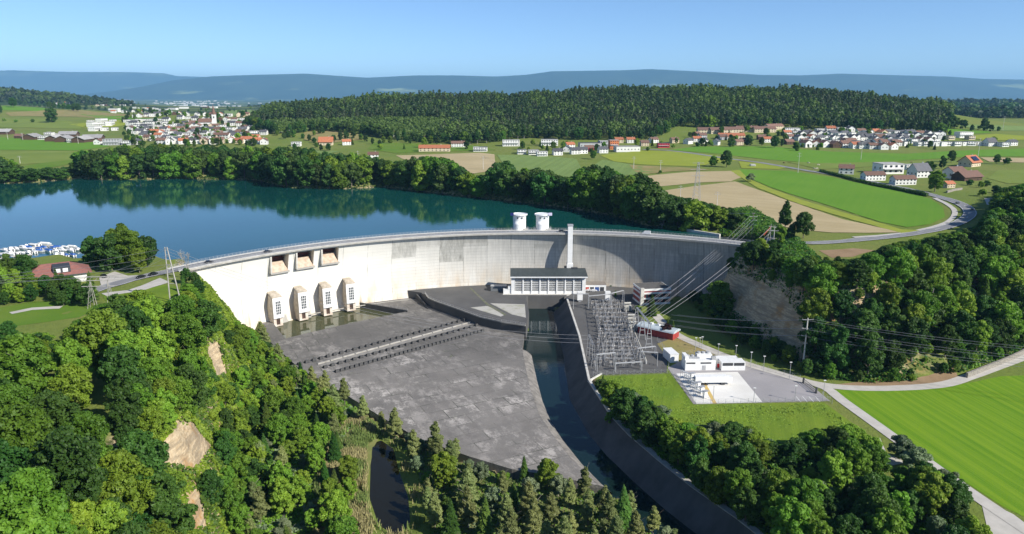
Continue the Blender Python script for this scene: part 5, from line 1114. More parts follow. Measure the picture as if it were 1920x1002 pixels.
def HPget(key):
    if key in HP: return HP[key], False
    S = {'wo': (13, 10, 5.6, 'white', 'orange'), 'wb': (13, 10, 5.6, 'white', 'brown'), 'ws': (12.5, 10, 5.6, 'white', 'slate'), 'co': (13, 10, 5.4, 'cream', 'orange'), 'ys': (12, 9.5, 5.6, 'yellow', 'slate'), 'gb': (13, 11, 5, 'grey', 'brown'),
         'db': (14, 11, 4.6, 'wood', 'brown'), 'cb': (12, 10, 5.4, 'cream', 'brown'), 'rb': (12, 10, 5.4, 'red', 'brown')}
    if key in S: w, d, h, a, b = S[key]; HP[key] = house_proto(w, d, h, a, b, name='brown_roofed_house' if b == 'brown' else 'orange_roofed_house' if b == 'orange' else 'gabled_house')
    elif key == 'fw': HP[key] = house_proto(14, 11, 6, 'white', 'flat', 'flat', (4, 2), name='flat_roofed_house')
    elif key == 'fs': HP[key] = house_proto(12, 10, 6, 'white', 'slate', 'flat', (3, 2), name='flat_roofed_house')
    elif key == 'fc': HP[key] = house_proto(12, 10, 6, 'cream', 'slate', 'flat', (3, 2), name='flat_roofed_house')
    elif key == 'blk': HP[key] = house_proto(26, 13, 9, 'white', 'flat', 'flat', (7, 3), 3, 'apartment_building')
    elif key == 'gblk': HP[key] = house_proto(24, 14, 9, 'grey', 'flat', 'flat', (6, 3), 3, 'apartment_building')
    elif key == 'oblk': HP[key] = house_proto(13, 13, 13, 'orange', 'flat', 'flat', (4, 4), 4, 'apartment_building')
    elif key == 'red': HP[key] = house_proto(17, 10, 6.5, 'red', 'slate', 'flat', (5, 2), 2)
    elif key == 'wh': HP[key] = house_proto(34, 18, 7, 'white', 'flat', 'flat', (7, 3), 1, 'warehouse')
    elif key == 'blu': HP[key] = house_proto(36, 16, 7, 'grey', 'slate', 'flat', (8, 3), 1, 'warehouse')
    elif key == 'lng': HP[key] = house_proto(40, 13, 6, 'cream', 'brown', win=(8, 2))
    elif key == 'lno': HP[key] = house_proto(44, 13, 5, 'cream', 'orange', win=(8, 2), name='farm_building')
    elif key == 'lnw': HP[key] = house_proto(22, 10, 5.8, 'white', 'brown', win=(6, 2))
    elif key == 'barn': HP[key] = house_proto(28, 20, 5.5, 'wood', 'flat', win=(0, 0), rise=4.5, name='barn', eave=1.5)
    elif key == 'bbn': HP[key] = house_proto(30, 18, 5.5, 'wood', 'brown', win=(2, 1), rise=6, name='barn', eave=1.5)
    elif key == 'farm': HP[key] = house_proto(20, 15, 6, 'cream', 'orange', win=(4, 3), rise=6.5, name='farmhouse', eave=1.6)
    elif key == 'big': HP[key] = house_proto(15, 12, 6, 'white', 'slate', win=(4, 3), rise=6)
    return HP[key], True
DESC = {'wo': 'white house with an orange tiled roof', 'wb': 'white house with a brown gable roof', 'ws': 'white house with a dark grey gable roof', 'co': 'cream house with an orange roof', 'ys': 'yellow house with a grey roof', 'gb': 'grey house with a brown roof',
        'db': 'dark timber house with a brown roof', 'cb': 'cream house with a brown roof', 'rb': 'red walled house with a brown roof', 'fw': 'white flat roofed house', 'fs': 'white cube house with a dark flat roof', 'fc': 'cream cube house with a dark flat roof', 'blk': 'white three storey flat roofed block', 'gblk': 'grey three storey flat block',
        'oblk': 'tall orange flat roofed block', 'red': 'bright red flat roofed house', 'wh': 'long white flat roofed hall', 'blu': 'long blue grey flat roofed hall', 'lng': 'long cream building with a brown roof', 'lno': 'long farm building with an orange roof', 'lnw': 'long white house with a brown roof',
        'barn': 'open dark timber barn with a grey roof', 'bbn': 'large dark barn with a brown roof', 'farm': 'big farmhouse with a bright orange roof', 'big': 'tall white gabled house with a dark roof'}
CATH = {'barn': 'barn', 'bbn': 'barn', 'wh': 'warehouse', 'blu': 'warehouse', 'blk': 'apartment block', 'gblk': 'apartment block', 'oblk': 'apartment block', 'lno': 'farm building'}
def house(key, u, v, rz, where, group='houses', sc=1.0):
    g = G(u, v)
    if g is None: return
    p, new = HPget(key); o = p if new else copy_tree(p)
    o.location = g; o.rotation_euler = (0, 0, rz); o.scale = (sc, sc, sc)
    tag(o, DESC[key] + ' ' + where, CATH.get(key, 'house'), group); HINST.append(o); return o
def row(u0, v0, u1, v1, n, keys, where, group='houses', jit=2.2, base=0.15, sc=1.0):
    for k in range(n):
        f = (k + .5) / n; u = u0 + (u1 - u0) * f + RR.uniform(-jit, jit) * 1.4; v = v0 + (v1 - v0) * f + RR.uniform(-jit, jit) * .5
        house(RR.choice(keys), u, v, base + RR.choice((0, math.pi / 2)) + RR.uniform(-.25, .25), where, group, sc * RR.uniform(.88, 1.08))
MOD = ['fw', 'fw', 'fs', 'ws']; MIX = ['wo', 'wb', 'ws', 'wb', 'ws', 'ws', 'cb', 'db', 'fw', 'ws', 'fs', 'fw']; LV = 'in the left village'; RV = 'in the right village'
for a in ((168, 238, 214, 235, 3, ['blk']), (160, 231, 222, 229, 3, ['blk', 'fw']), (170, 246, 224, 245, 3, ['blk', 'fw'])): row(*a, 'above the left village', 'white blocks above the left village', .5)
for a in ((236, 230, 318, 228, 8, MOD), (238, 235, 326, 234, 9, MOD), (246, 240, 334, 239, 9, MOD), (244, 246, 330, 246, 9, MIX), (250, 252, 335, 252, 9, MIX), (262, 258, 372, 257, 11, MIX), (275, 264, 390, 264, 11, MIX), (300, 270, 420, 270, 9, MIX), (335, 241, 432, 240, 9, MIX), (340, 234, 398, 233, 6, MIX), (336, 247, 474, 247, 12, MIX), (340, 253, 480, 254, 12, MIX),
          (400, 260, 480, 261, 5, MIX), (425, 268, 505, 270, 5, ['wo', 'wo', 'co', 'wb']), (418, 233, 470, 238, 4, MIX), (450, 244, 476, 246, 2, MIX)): row(*a, LV, 'houses of the left village', sc=1.12)
for a in ((330, 216, 470, 219, 9, MIX), (360, 226, 478, 228, 8, MIX), (205, 212, 330, 210, 7, MIX), (248, 221, 332, 215, 8, MIX), (335, 223, 372, 224, 3, MIX), (92, 198, 172, 190, 12, MIX), (100, 194, 178, 187, 10, MIX), (180, 199, 246, 198, 8, MIX), (176, 194, 250, 192, 8, MIX), (250, 204, 300, 206, 6, MIX)): row(*a, 'behind the left pasture', 'houses behind the left pasture', 1.5, sc=1.1)
for u, v, k in ((325, 206, 'wh'), (345, 204, 'wh'), (308, 208, 'wh'), (384, 203, 'barn'), (400, 203, 'wh'), (215, 210, 'blk')): house(k, u, v, RR.uniform(-.2, .2), 'behind the left village', 'far halls', 1.2)
for u, v, k, r in ((8, 252, 'barn', .1), (61, 262, 'barn', 1.7), (82, 262, 'fw', .1), (93, 255, 'fw', .1), (104, 265, 'barn', 1.7), (122, 266, 'barn', 1.75), (137, 267, 'fw', .1), (155, 267, 'barn', 1.6), (130, 257, 'barn', .2), (176, 264, 'barn', .2), (186, 271, 'wb', 1.6), (212, 272, 'gblk', .2), (38, 260, 'db', 0), (240, 272, 'fw', .1), (256, 271, 'ws', 1.5)): house(k, u, v, r, 'in the left farm row', 'farm buildings left')
for u, v, k, r, w_ in ((493, 270, 'wo', .2, 'at the edge of the lakeside wood'), (480, 262, 'co', 0, 'beside the lakeside wood'), (522, 248, 'ws', 0, 'below the forest edge'), (495, 253, 'ws', 0, 'below the forest edge, left'), (536, 246, 'ws', 0, 'below the forest edge, right'), (556, 274, 'fw', .1, 'behind the lakeside trees'), (612, 272, 'farm', .1, 'beside the dry field'), (650, 272, 'wo', .3, 'beside the farmhouse'),
                       (735, 256, 'wo', .6, 'half hidden at the forest edge'), (803, 264, 'wb', -.5, 'alone below the forest'), (700, 298, 'wb', .2, 'among the lakeside trees'), (815, 284, 'lno', .05, 'beside the tan field'), (860, 276, 'lnw', .1, 'right of the long farm building'), (897, 284, 'fw', 0, 'small beside the lane'), (906, 284, 'fs', 0, 'small beside the lane'),
                       (958, 274, 'blk', .05, 'left of the two below the forest'), (1030, 273, 'blk', 0, 'right of the two below the forest'), (978, 289, 'fs', .1, 'at the field edge'), (1000, 290, 'fw', .1, 'at the field edge'), (1016, 293, 'fw', .1, 'at the field edge'), (1045, 291, 'ws', .2, 'at the field edge'), (1063, 285, 'ws', 1.4, 'beside the halls'), (1078, 289, 'ws', .2, 'beside the halls'), (1092, 288, 'ws', .2, 'beside the halls'), (1104, 284, 'rb', .2, 'beside the halls'),
                       (1068, 278, 'wo', .4, 'beside the halls'), (1108, 277, 'blu', .1, 'left of the orange block'), (1150, 280, 'oblk', .1, 'in the centre of the picture'), (1138, 276, 'gblk', .1, 'behind the orange block'), (1175, 284, 'wh', .1, 'right of the orange block'), (1130, 287, 'ws', .2, 'below the orange block'), (1182, 268, 'wo', .1, 'behind the orange block'), (1160, 268, 'co', .1, 'behind the orange block'), (1208, 274, 'cb', .1, 'beside the red house'), (1225, 268, 'wb', .4, 'beside the red house'), (1243, 277, 'red', .05, 'at the forest edge'), (1264, 268, 'cb', .3, 'right of the red house')):
    house(k, u, v, r, w_, 'houses below the forest')
for u, v, k, r in ((1328, 250, 'lng', .05), (1372, 249, 'lng', .1), (1400, 247, 'lng', .1), (1432, 248, 'lng', .1), (1450, 243, 'lng', .5), (1306, 256, 'db', .8), (1316, 259, 'gb', .3), (1306, 266, 'wo', .1), (1290, 270, 'ws', .7), (1318, 269, 'ws', .6), (1342, 272, 'ws', 1.0), (1370, 260, 'lno', .05), (1384, 272, 'cb', .3), (1395, 268, 'db', .2), (1355, 262, 'gb', .1), (1428, 262, 'db', 0), (1438, 267, 'wo', .1), (1483, 250, 'blk', 0), (1492, 252, 'fw', 0), (1475, 254, 'wo', .1), (1482, 262, 'wb', .3), (1478, 271, 'db', .3), (1350, 250, 'lng', .2)):
    house(k, u, v, r, RV, 'houses of the right village')
for a in ((1495, 256, 1600, 257, 9, MIX), (1492, 263, 1600, 264, 9, MIX), (1500, 270, 1600, 271, 8, MIX), (1600, 263, 1700, 264, 9, MIX), (1600, 273, 1700, 274, 8, ['ws', 'wb', 'fs', 'ws']), (1530, 248, 1600, 248, 4, ['fw', 'wo', 'ws']), (1604, 252, 1770, 256, 12, ['fw', 'ws', 'wb', 'fs', 'co']), (1610, 258, 1768, 261, 11, ['ws', 'fs', 'fw']), (1630, 267, 1760, 268, 9, ['ws', 'fs', 'fs', 'wb']), (1592, 278, 1680, 281, 5, ['wo', 'wb', 'ws']), (1500, 276, 1590, 276, 5, ['wo', 'db', 'wb'])): row(*a, RV, 'houses of the right village', 1.8, sc=1.12)
row(1716, 274, 1852, 273, 10, ['fs', 'fs', 'fw'], 'in the front terrace', 'cube houses in the front terrace', .6, .05)
for u, v, k in ((1806, 258, 'blk'), (1818, 262, 'fc'), (1855, 274, 'big'), (1880, 275, 'fs'), (1896, 273, 'ws'), (1780, 262, 'fc')): house(k, u, v, .2, 'at the village right end', 'houses at the right end')
for u, v, k, r, w_, s in ((1586, 326, 'wb', -.4, 'left end of the row behind the road hedge', 1.1), (1636, 338, 'lnw', .12, 'second in the row behind the road hedge', .95), (1664, 325, 'fw', .1, 'at the back of the hedge row', 1.7), (1692, 346, 'lnw', .1, 'nearest the bend behind the hedge', .95), (1722, 332, 'big', .25, 'at the back of the hedge row', 1.15), (1704, 318, 'fw', .1, 'small behind the tall gabled one', .9),
                          (1817, 312, 'farm', .55, 'with solar panels above the bend', 1.0), (1788, 334, 'wb', .3, 'in front of the brown barn', 1.3), (1812, 338, 'bbn', .35, 'beside the farmhouse above the bend', .8), (1777, 352, 'co', .3, 'small below the barn', .7), (1411, 312, 'fw', 0, 'tiny beside the field pair', .4)):
    o = house(k, u, v, r, w_, 'houses at the bend of the road', s)
    if k == 'farm': MB().hexa([(-5, -7.6, 7.1), (6, -7.6, 7.1), (6, -2.6, 11.4), (-5, -2.6, 11.4), (-5, -7.7, 7.3), (6, -7.7, 7.3), (6, -2.7, 11.6), (-5, -2.7, 11.6)]).build('solar_panel', mat('solar', (.015, .02, .06), (.01, .015, .04), 1, .2), o)
# hedge by the road
hp = GP([(1538, 323), (1580, 333), (1640, 349), (1700, 361), (1738, 369)])
hg = crown_mesh('hedge', [((x, y, Hs(x, y) + 1.2), 2.0) for x, y in [tuple(Vector(hp[i]).lerp(Vector(hp[i + 1]), f / 22)) for i in range(len(hp) - 1) for f in range(22)]], 5000, .8, LEAF['dark'], RT, .2)
tag(link('hedge', hg), 'long dark clipped hedge along the road in front of the white houses', 'hedge')
# church
g = G(403, 238); ch = empty('church', g, .2, 1.25, label='white church with a slender pointed tower in the left village', cat='church')
MB().extr([(-6, -3), (6, -3), (6, 8), (0, 13), (-6, 8)], -24, -3).build('nave', WALLM['white'], ch); MB().extr([(-6.8, 7.6), (0, 13.2), (6.8, 7.6), (6.8, 8.1), (0, 13.8), (-6.8, 8.1)], -24.5, -3).build('roof', TILE['brown'], ch)
MB().box(-3, 3, -3, 3, -3, 20).build('tower', WALLM['white'], ch); sp = MB(); sp.tube((0, 0, 20), (0, 0, 36), 3.6, .1, 8); sp.build('spire', TILE['brown'], ch); MB().box(-1, 1, -3.08, -2.9, 14, 17).build('clock_face', DGREY, ch)
# village greenery
VT = 'trees between the village houses'
def vill_trees(n, box, where, hmin=6, hmax=14, seed=1):
    r = random.Random(seed)
    for _ in range(n):
        u = r.uniform(box[0], box[1]); v = box[2] + (box[3] - box[2]) * r.random(); g = G(u, v)
        if g: tree(r.choice(('dark', 'shore', 'shore', 'spruce', 'lime', 'bush')), g[0], g[1], r.uniform(hmin, hmax), where, VT)
vill_trees(150, (230, 480, 229, 276), 'among the left village houses', 6, 14, 2); vill_trees(48, (230, 480, 203, 228), 'behind the left village', 8, 18, 3)
vill_trees(26, (90, 290, 186, 206), 'behind the left pasture', 10, 22, 4); vill_trees(36, (1280, 1480, 248, 276), 'among the long brown roofs on the right', 6, 15, 5)
vill_trees(60, (1480, 1760, 246, 284), 'among the right village houses', 5, 12, 6); vill_trees(22, (960, 1280, 268, 290), 'among the houses below the forest', 6, 13, 7)
vill_trees(22, (500, 950, 250, 284), 'on the slope behind the lake', 8, 17, 8); vill_trees(12, (1700, 1800, 250, 270), 'at the right end of the right village', 5, 10, 9)
for k, u in enumerate(range(150, 330, 12)): 
    g = G(u, 205 + (u - 150) * .065 + RR.uniform(-1, 1)); tree('shore', g[0], g[1], RR.uniform(14, 24), 'in the hedge line behind the left pasture', 'hedge line behind the left pasture')
for k in range(14): g = G(30 + k * 9, 197 + k * .9 + RR.uniform(-1, 1)); tree('dark', g[0], g[1], RR.uniform(14, 26), 'on the crest of the left pasture', 'trees on the crest of the left pasture')
for u, v, h in ((1790, 240, 22), (1805, 243, 20), (1822, 246, 12), (1845, 246, 24), (1858, 247, 14), (1780, 236, 26), (1872, 246, 9), (1835, 244, 9)):
    g = G(u, v); tree('shore', g[0], g[1], h, 'in the copse at the far right fields', 'copse in the far right fields')
for k in range(30):
    u = 470 + k * 12; g = G(u + RR.uniform(-4, 4), 262 + 6 * math.sin(k * .7) + (u - 470) * .02 if u < 720 else 268 + RR.uniform(-3, 3)); 
    if g and u > 520: tree('shore', g[0], g[1], RR.uniform(9, 15), 'on the meadow slope behind the lake', VT)
# ------------------------------------------------------------------ the far forest: one mass, with its front row tree by tree
def forest(name, polypx_or_world, spacing, hr, n, size, seed, label, ncard=60, mats=('wood', 'wood', 'woodc', 'woodl')):
    rng = np.random.default_rng(seed); pts = np.array(scatter(polypx_or_world, spacing, seed, n=n)); V = []; MI = []
    if len(pts) == 0: return
    Z = H(pts[:, 0], pts[:, 1]); hh = rng.uniform(*hr, len(pts)) * (1 + .12 * fbm(pts[:, 0] / 90, pts[:, 1] / 90, 3))
    zone_c = fbm(pts[:, 0] / 150, pts[:, 1] / 150, 61) ; K = ncard; m = len(pts)
    con = (rng.random(m) < np.clip(.45 + .9 * zone_c, .05, .9))
    c = np.where(con, rng.choice([1, 2, 2], m), rng.choice([0, 0, 1, 3], m, p=[.45, .2, .2, .15]))
    young = (pts[:, 0] < -120) & (pts[:, 0] > -520) & (pts[:, 1] > 1180) & (pts[:, 1] < 1480) & (name == 'forest'); c = np.where(young, 3, c); con &= ~young; hh = np.where(young, hh * .55, hh * rng.uniform(.85, 1.15, m))
    gapn = vnoise(pts[:, 0] / 55, pts[:, 1] / 55, 77); c = np.where(~con & (gapn > .62), 3, c); hh = hh * (.78 + .4 * gapn); t = rng.random((m, K)) ** .8; a = rng.random((m, K)) * 6.283; W = (np.where(con, spacing * .55, spacing * .78) * rng.uniform(.7, 1.3, m))[:, None]
    lob = 1 + .28 * np.sin(a * 3 + rng.random((m, 1)) * 6) * np.sin(t * 9 + rng.random((m, 1)) * 6)
    prof = np.where(con[:, None], (1.05 - t) ** .75, np.sqrt(np.clip(1 - (t * 1.02) ** 2.6, 0, 1)))
    rad = W * prof * lob * (.8 + .25 * rng.random((m, K))); zz = Z[:, None] + hh[:, None] * (.25 + .75 * t)
    pos = np.stack([pts[:, :1] + np.cos(a) * rad, pts[:, 1:] + np.sin(a) * rad, zz], 2).reshape(-1, 3)
    nr = np.stack([np.cos(a), np.sin(a), t * 1.1], 2).reshape(-1, 3) + rng.normal(size=(m * K, 3)) * .45; nr /= np.linalg.norm(nr, axis=1)[:, None]
    tt = np.cross(nr, rng.normal(size=(m * K, 3))); tt /= np.linalg.norm(tt, axis=1)[:, None]; bb = np.cross(nr, tt); s = (size * (.6 + .8 * rng.random(m * K)))[:, None]
    q = np.stack([pos - tt * s * .7, pos - bb * s * .5, pos + tt * s * .7, pos + bb * s * .5], 1).reshape(-1, 3)
    return tag(link(name, mesh_np(name, q, quads(q), [LEAF[k] for k in mats], np.repeat(c, K))), label, 'forest', kind='stuff'), pts
def onhill(u0, v0, u1, v1): pass
FR = GP([(462, 236), (520, 252), (600, 245), (690, 252), (740, 262), (800, 266), (880, 272), (930, 266), (1000, 258), (1060, 262), (1140, 262), (1220, 262), (1250, 248), (1262, 236), (1330, 240), (1420, 236), (1470, 240), (1560, 244), (1640, 246), (1720, 250), (1760, 252), (1776, 240)])
FRB = [(1180, 1950), (900, 2250), (300, 2350), (-300, 2250), (-640, 2150)]
fo, fpts = forest('forest', FR + FRB, 9.0, (16, 27), 140000, 2.7, 20, 'dark mixed forest covering the long hill behind the villages', 70)
for i in range(len(FR) - 1):
    p, q = Vector(FR[i]), Vector(FR[i + 1]); k = max(1, int((q - p).length / 15))
    for s in range(k):
        c_ = p.lerp(q, (s + RR.random() * .6) / k); tree(RR.choice(('shore', 'shore', 'dark', 'tallpine')), c_.x, c_.y - 4, RR.uniform(15, 24), 'in the front row of the long forest', 'front row of the forest below the hill')
farp = [[(-1900, 5200), (-1500, 5300), (-1400, 5600), (-1950, 5500)], [(-700, 3900), (600, 3500), (2300, 3300), (3000, 3900), (900, 4300), (-700, 4600)], [(1500, 2300), (2200, 2250), (2300, 2700), (1500, 2600)], [(-4000, 3450), (-3000, 3400), (-2300, 3500), (-1950, 3750), (-2200, 4000), (-4000, 4300)], [(-900, 6900), (500, 6700), (1500, 6500), (1500, 7000), (-800, 7200)], [(-5200, 6200), (-3100, 6400), (-3300, 7200), (-5600, 7000)], [(2700, 4700), (4400, 4600), (4600, 5200), (2900, 5300)]]
for i, fp in enumerate(farp): forest('far_wood', fp, 24 if i not in (4, 5, 6) else 40, (20, 30) if i not in (4, 5, 6) else (30, 50), 9000, 11 if i < 4 else 22, 30 + i, ('narrow wood on the plain beyond the left village', 'broad dark wood behind the long forested hill', 'small wood behind the far right fields', 'wooded ridge above the far left village', 'distant wood at the foot of the mountains', 'distant wood at the far left', 'distant wood at the far right')[i], 26)
# far towns, too small to count: specks of walls and roofs
tw = MB(); rr = random.Random(8)
for _ in range(420):
    u = rr.choice((rr.gauss(410, 35), rr.gauss(340, 40), rr.gauss(80, 60), rr.gauss(1850, 60), rr.gauss(1700, 60))); d = rr.uniform(9000, 17000); x = (u - 960) / F * d; z = float(height(np.array([x]), np.array([d]))[0])
    s = rr.uniform(10, 30); tw.box(x - s, x + s, d - s * .6, d + s * .6, z, z + rr.uniform(8, 16))
tag(tw.build('far_town', WALLM['white']), 'tiny pale buildings of distant towns at the foot of the mountains', 'town', kind='stuff')
# ------------------------------------------------------------------ vehicles
def car_proto(col, name, kind='car'):
    root = empty(name); bm = MB()
    pm = mat('paint_' + col, {'black': (.012, .013, .016), 'white': (.75, .75, .75), 'grey': (.12, .125, .13), 'blue': (.02, .05, .14)}[col], None, 1, .25, .1)
    if kind == 'car':
        side = [(-2.15, .32), (-2.2, .75), (-1.9, .95), (-1.15, 1.02), (-.45, 1.42), (.95, 1.45), (1.75, 1.0), (2.1, .92), (2.15, .35)]
        bm.extr([(y, z) for y, z in side], -.86, .86); bm.build('body', pm, root)
        gl = MB(); gl.hexa([(-.88, -1.05, 1.02), (.88, -1.05, 1.02), (.88, 1.6, 1.02), (-.88, 1.6, 1.02), (-.8, -.45, 1.38), (.8, -.45, 1.38), (.8, .9, 1.4), (-.8, .9, 1.4)]); gl.build('window', GLASS, root); wb, hb = 1.35, 2.2
    else:
        side = [(-2.6, .35), (-2.65, 1.1), (-1.9, 1.3), (-1.35, 2.2), (2.5, 2.3), (2.6, .35)]
        bm.extr(side, -1.0, 1.0); bm.build('body', pm, root); gl = MB(); gl.hexa([(-.9, -1.95, 1.35), (.9, -1.95, 1.35), (.9, -1.4, 2.1), (-.9, -1.4, 2.1), (-.9, -1.98, 1.38), (.9, -1.98, 1.38), (.9, -1.46, 2.16), (-.9, -1.46, 2.16)]); gl.build('window', GLASS, root); wb, hb = 1.7, 2.65
    for sx in (-1, 1):
        for sy in (-1, 1): MB().tube((sx * .72, sy * wb, .33), (sx * .92, sy * wb, .33), .34, n=12).build('wheel', DGREY, root)
        MB().box(min(sx * .4, sx * .75), max(sx * .4, sx * .75), -hb - .03, -hb + .05, .62, .8).build('headlight', WHITE, root)
    return root
CP = {}
def vehicle(col, kind, x, y, z, rz, label, group=None, name=None):
    k = (col, kind)
    if k not in CP: CP[k] = o = car_proto(col, 'van' if kind == 'van' else 'car', kind)
    else: o = copy_tree(CP[k])
    o.location = (x, y, z); o.rotation_euler = (0, 0, rz); tag(o, label, 'van' if kind == 'van' else 'car', group); return o
def on_dam(col, kind, u, off, label, flip=0):
    t = th_at(u, CREST, DR + off); p = arc(t, DR + off); return vehicle(col, kind, p[0], p[1], CREST + .03, -t + math.pi / 2 + flip, label, 'vehicles on the crest road')
on_dam('black', 'car', 392, 2.6, 'black car driving on the left part of the dam road'); on_dam('black', 'car', 502, 2.4, 'dark car on the dam road above the first spillway bay')
on_dam('black', 'car', 1053, 2.4, 'dark car on the dam road just left of the white shaft'); on_dam('white', 'van', 1212, 5.6, 'white van on the dam road right of the white shaft', math.pi)
def on_line(col, kind, L, u, off, label, dz=.45, flip=0):
    i = min(range(1, len(L) - 1), key=lambda i: abs(proj(L[i].x, L[i].y, Hs(L[i].x, L[i].y))[0] - u)); t = (L[i + 1] - L[i - 1]).normalized(); q = Vector((L[i].x, L[i].y)) + Vector((-t.y, t.x)) * off
    return vehicle(col, kind, q.x, q.y, Hs(q.x, q.y) + dz, math.atan2(t.y, t.x) + math.pi / 2 + flip, label, 'vehicles on the roads')
on_line('black', 'car', L2, 258, 1.8, 'black car on the road left of the dam, leading a pair', .37); on_line('black', 'car', L2, 280, 1.8, 'black car on the road left of the dam, following a pair', .37)
on_line('grey', 'car', L1[:60], 1800, 1.8, 'dark car in the bend of the road, lower of two'); on_line('grey', 'car', [p for p in L1 if p.y > 500][:30], 1822, -1.8, 'dark car in the bend of the road, farther of two'); on_line('black', 'car', [p for p in L1 if p.y > 600], 1750, 1.8, 'black car on the road above the bend'); on_line('black', 'car', [p for p in L1 if p.y > 680], 1567, 1.8, 'black car on the road beside the hedge')
for u, v, c, rz, lb in ((195, 521, 'black', .9, 'dark car parked in the gravel car park by the lake'), (1418, 458, 'grey', 1.5, 'grey car parked beside the poles at the right end of the dam'), (1438, 452, 'white', .3, 'white car half hidden behind the poles at the right end of the dam')):
    g = G(u, v); vehicle(c, 'car', g[0], g[1], g[2] + .25, rz, lb, 'parked cars')
for u, v, lb in ((938, 545, 'white car parked left of the power station'), (1104, 546, 'white car parked right of the power station, left of a pair'), (1113, 547, 'white car parked right of the power station, right of a pair')):
    p = P(u, v, -33); vehicle('white', 'car', p[0], p[1], -32.95, 1.57, lb, 'cars parked at the power station')
def box_thing(name, p, size, m, label, cat, rz=0, extra=None, part='body', roof=None, group=None):
    o = empty(name, p, rz, label=label, cat=cat, group=group); w, d, h = size; MB().box(-w / 2, w / 2, -d / 2, d / 2, 0, h).build(part, m, o)
    if roof: MB().box(-w / 2 - .12, w / 2 + .12, -d / 2 - .12, d / 2 + .12, h + .003, h + .2).build('roof', roof, o)
    if extra: extra(o)
    return o
def g3(u, v, z=-33): p = P(u, v, z); return (p[0], p[1], z + .06)
box_thing('skip_container', g3(935, 545), (10, 4, 3.2), mat('dull_grey', (.16, .17, .175), None, .5, .6), 'dark grey container standing at the foot of the dam left of the power station', 'container', roof=GREYM)
def garage(o):
    for k in range(4): MB().box(-6 + k * 3.2, -3.4 + k * 3.2, -4.08, -4.0, .1, 2.6).build('door', mat('red_door', (.35, .04, .03)) if k == 0 else mat('blue_door', (.03, .08, .25)) if k == 2 else DGREY, o)
box_thing('garage', g3(1113, 543), (15, 8, 4), WHITE, 'low white garage row against the dam right of the power station', 'garage', 0, garage, 'wall', mat('brown_flat', (.24, .21, .18)))
# office building with striped bands
ob = empty('office_building', g3(1222, 566), .18, label='striped office building with white bands, red panels and a flat dark roof by the dam', cat='building')
MB().box(-9, 9, -6, 8, -1, 9.5).build('wall', mat('office_red', (.34, .045, .04), (.25, .04, .035), 1, .6), ob)
MB().box(-8.9, 8.9, -5.9, 7.9, 9.503, 9.95).build('roof', mat('roof_felt', (.12, .115, .105), (.09, .085, .08), .4, .9), ob)
for z in (0, 3.3, 6.6, 8.6): MB().box(-9.3, 9.3, -6.3, 8.3, z, z + 1.1 if z < 8 else z + 1.25).build('band', WHITE, ob)
for f, z in enumerate((1.15, 4.45)):
    for k in range(8): MB().box(-8.6 + k * 2.15, -7.0 + k * 2.15, -6.12, -6.02, z, z + 2.1).build('window', GLASS, ob)
MB().box(-9.9, -7.8, -7.2, -5.6, -1, 10.6).build('stair_tower', PALECONC, ob)
# red shed with pale curved roof
rs = empty('shed', g3(1234, 628), math.radians(-38), label='red shed with a pale curved roof and roof vents beside the switchyard', cat='shed')
MB().box(-10, 10, -3.6, 3.6, 0, 3.6).build('wall', mat('shed_red', (.40, .05, .04), (.3, .04, .035), .8, .7), rs)
prr = [(4.2 * math.cos(math.pi * k / 8), 3.6 + 1.5 * math.sin(math.pi * k / 8)) for k in range(9)]; rfo = MB().extr(prr, -10.6, 10.6).build('roof', mat('pale_sheet', (.50, .56, .58), (.42, .48, .5), .5, .45), rs)
for x in (-4, 0, 5): MB().box(x - .7, x + .7, -.7, .7, 4.9, 5.9).build('roof_vent', WHITE, rfo)
# containers on the yard
box_thing('container', g3(1257, 674), (4.2, 9, 4), WHITE, 'white gabled container between the switchyard and the dry lawn', 'container', .18, roof=WHITE)
def plant(o):
    for k in range(4): MB().lathe([(1.0, 4.8), (1.0, 5.5), (.8, 5.6)], 12, (-5.5 + k * 2.6, 2.6, 0)).build('fan', GREYM, o)
    for k in range(3): MB().lathe([(1.1, 5.9), (1.1, 6.6), (.9, 6.7)], 12, (1 + k * 2.6, 4.2, 0)).build('fan', GREYM, o)
    MB().box(-.5, 8, 1.4, 6, 4.8, 5.9).build('cooler', WHITE, o); MB().box(-8, 0, -1.8, -.4, 4.8, 5.6).build('duct', GREYM, o); MB().box(6.2, 8.6, -3.6, -2, 4.8, 6.4).build('stack_box', GREYM, o)
    MB().box(-8.4, -6.4, -2.4, 4.6, 4.8, 6.2).build('filter_box', WHITE, o); MB().box(1.0, 3, -4.1, -3.95, 0.2, 2.4).build('door', GREYM, o); MB().box(-8, -3, -4.08, -3.98, 3.2, 3.9).build('louvre', DGREY, o); MB().box(0, 6, -4.08, -3.98, 3.2, 3.9).build('louvre', DGREY, o)
PLO = box_thing('compressor_plant', g3(1309, 690), (17, 8, 4.8), WHITE, 'large white plant building crowded with fans and ducts beside the yard', 'plant building', .03, plant)
def cool(o):
    MB().box(-5.9, -.3, -3.4, -3.28, 2.6, 4.1).build('grille', DGREY, o); MB().box(.3, 5.9, -3.4, -3.28, 2.6, 4.1).build('grille', DGREY, o); MB().box(-7.4, -5.6, 2, 7, 0, 3.8).build('annex', WHITE, o); MB().box(-7.2, 5, 3.3, 8.4, 0, 3.9).build('annex', WHITE, o); MB().box(-7.6, -6.6, 0, 1, .4, 2.2).build('red_box', mat('signal_red', (.6, .02, .02)), o)
THO = box_thing('transformer_house', g3(1371, 691), (13, 6.5, 4.3), WHITE, 'white transformer house with dark grilles right of the large plant', 'plant building', .02, cool)
PLO.scale = (.82, .82, 1); THO.scale = (.84, .84, .9)
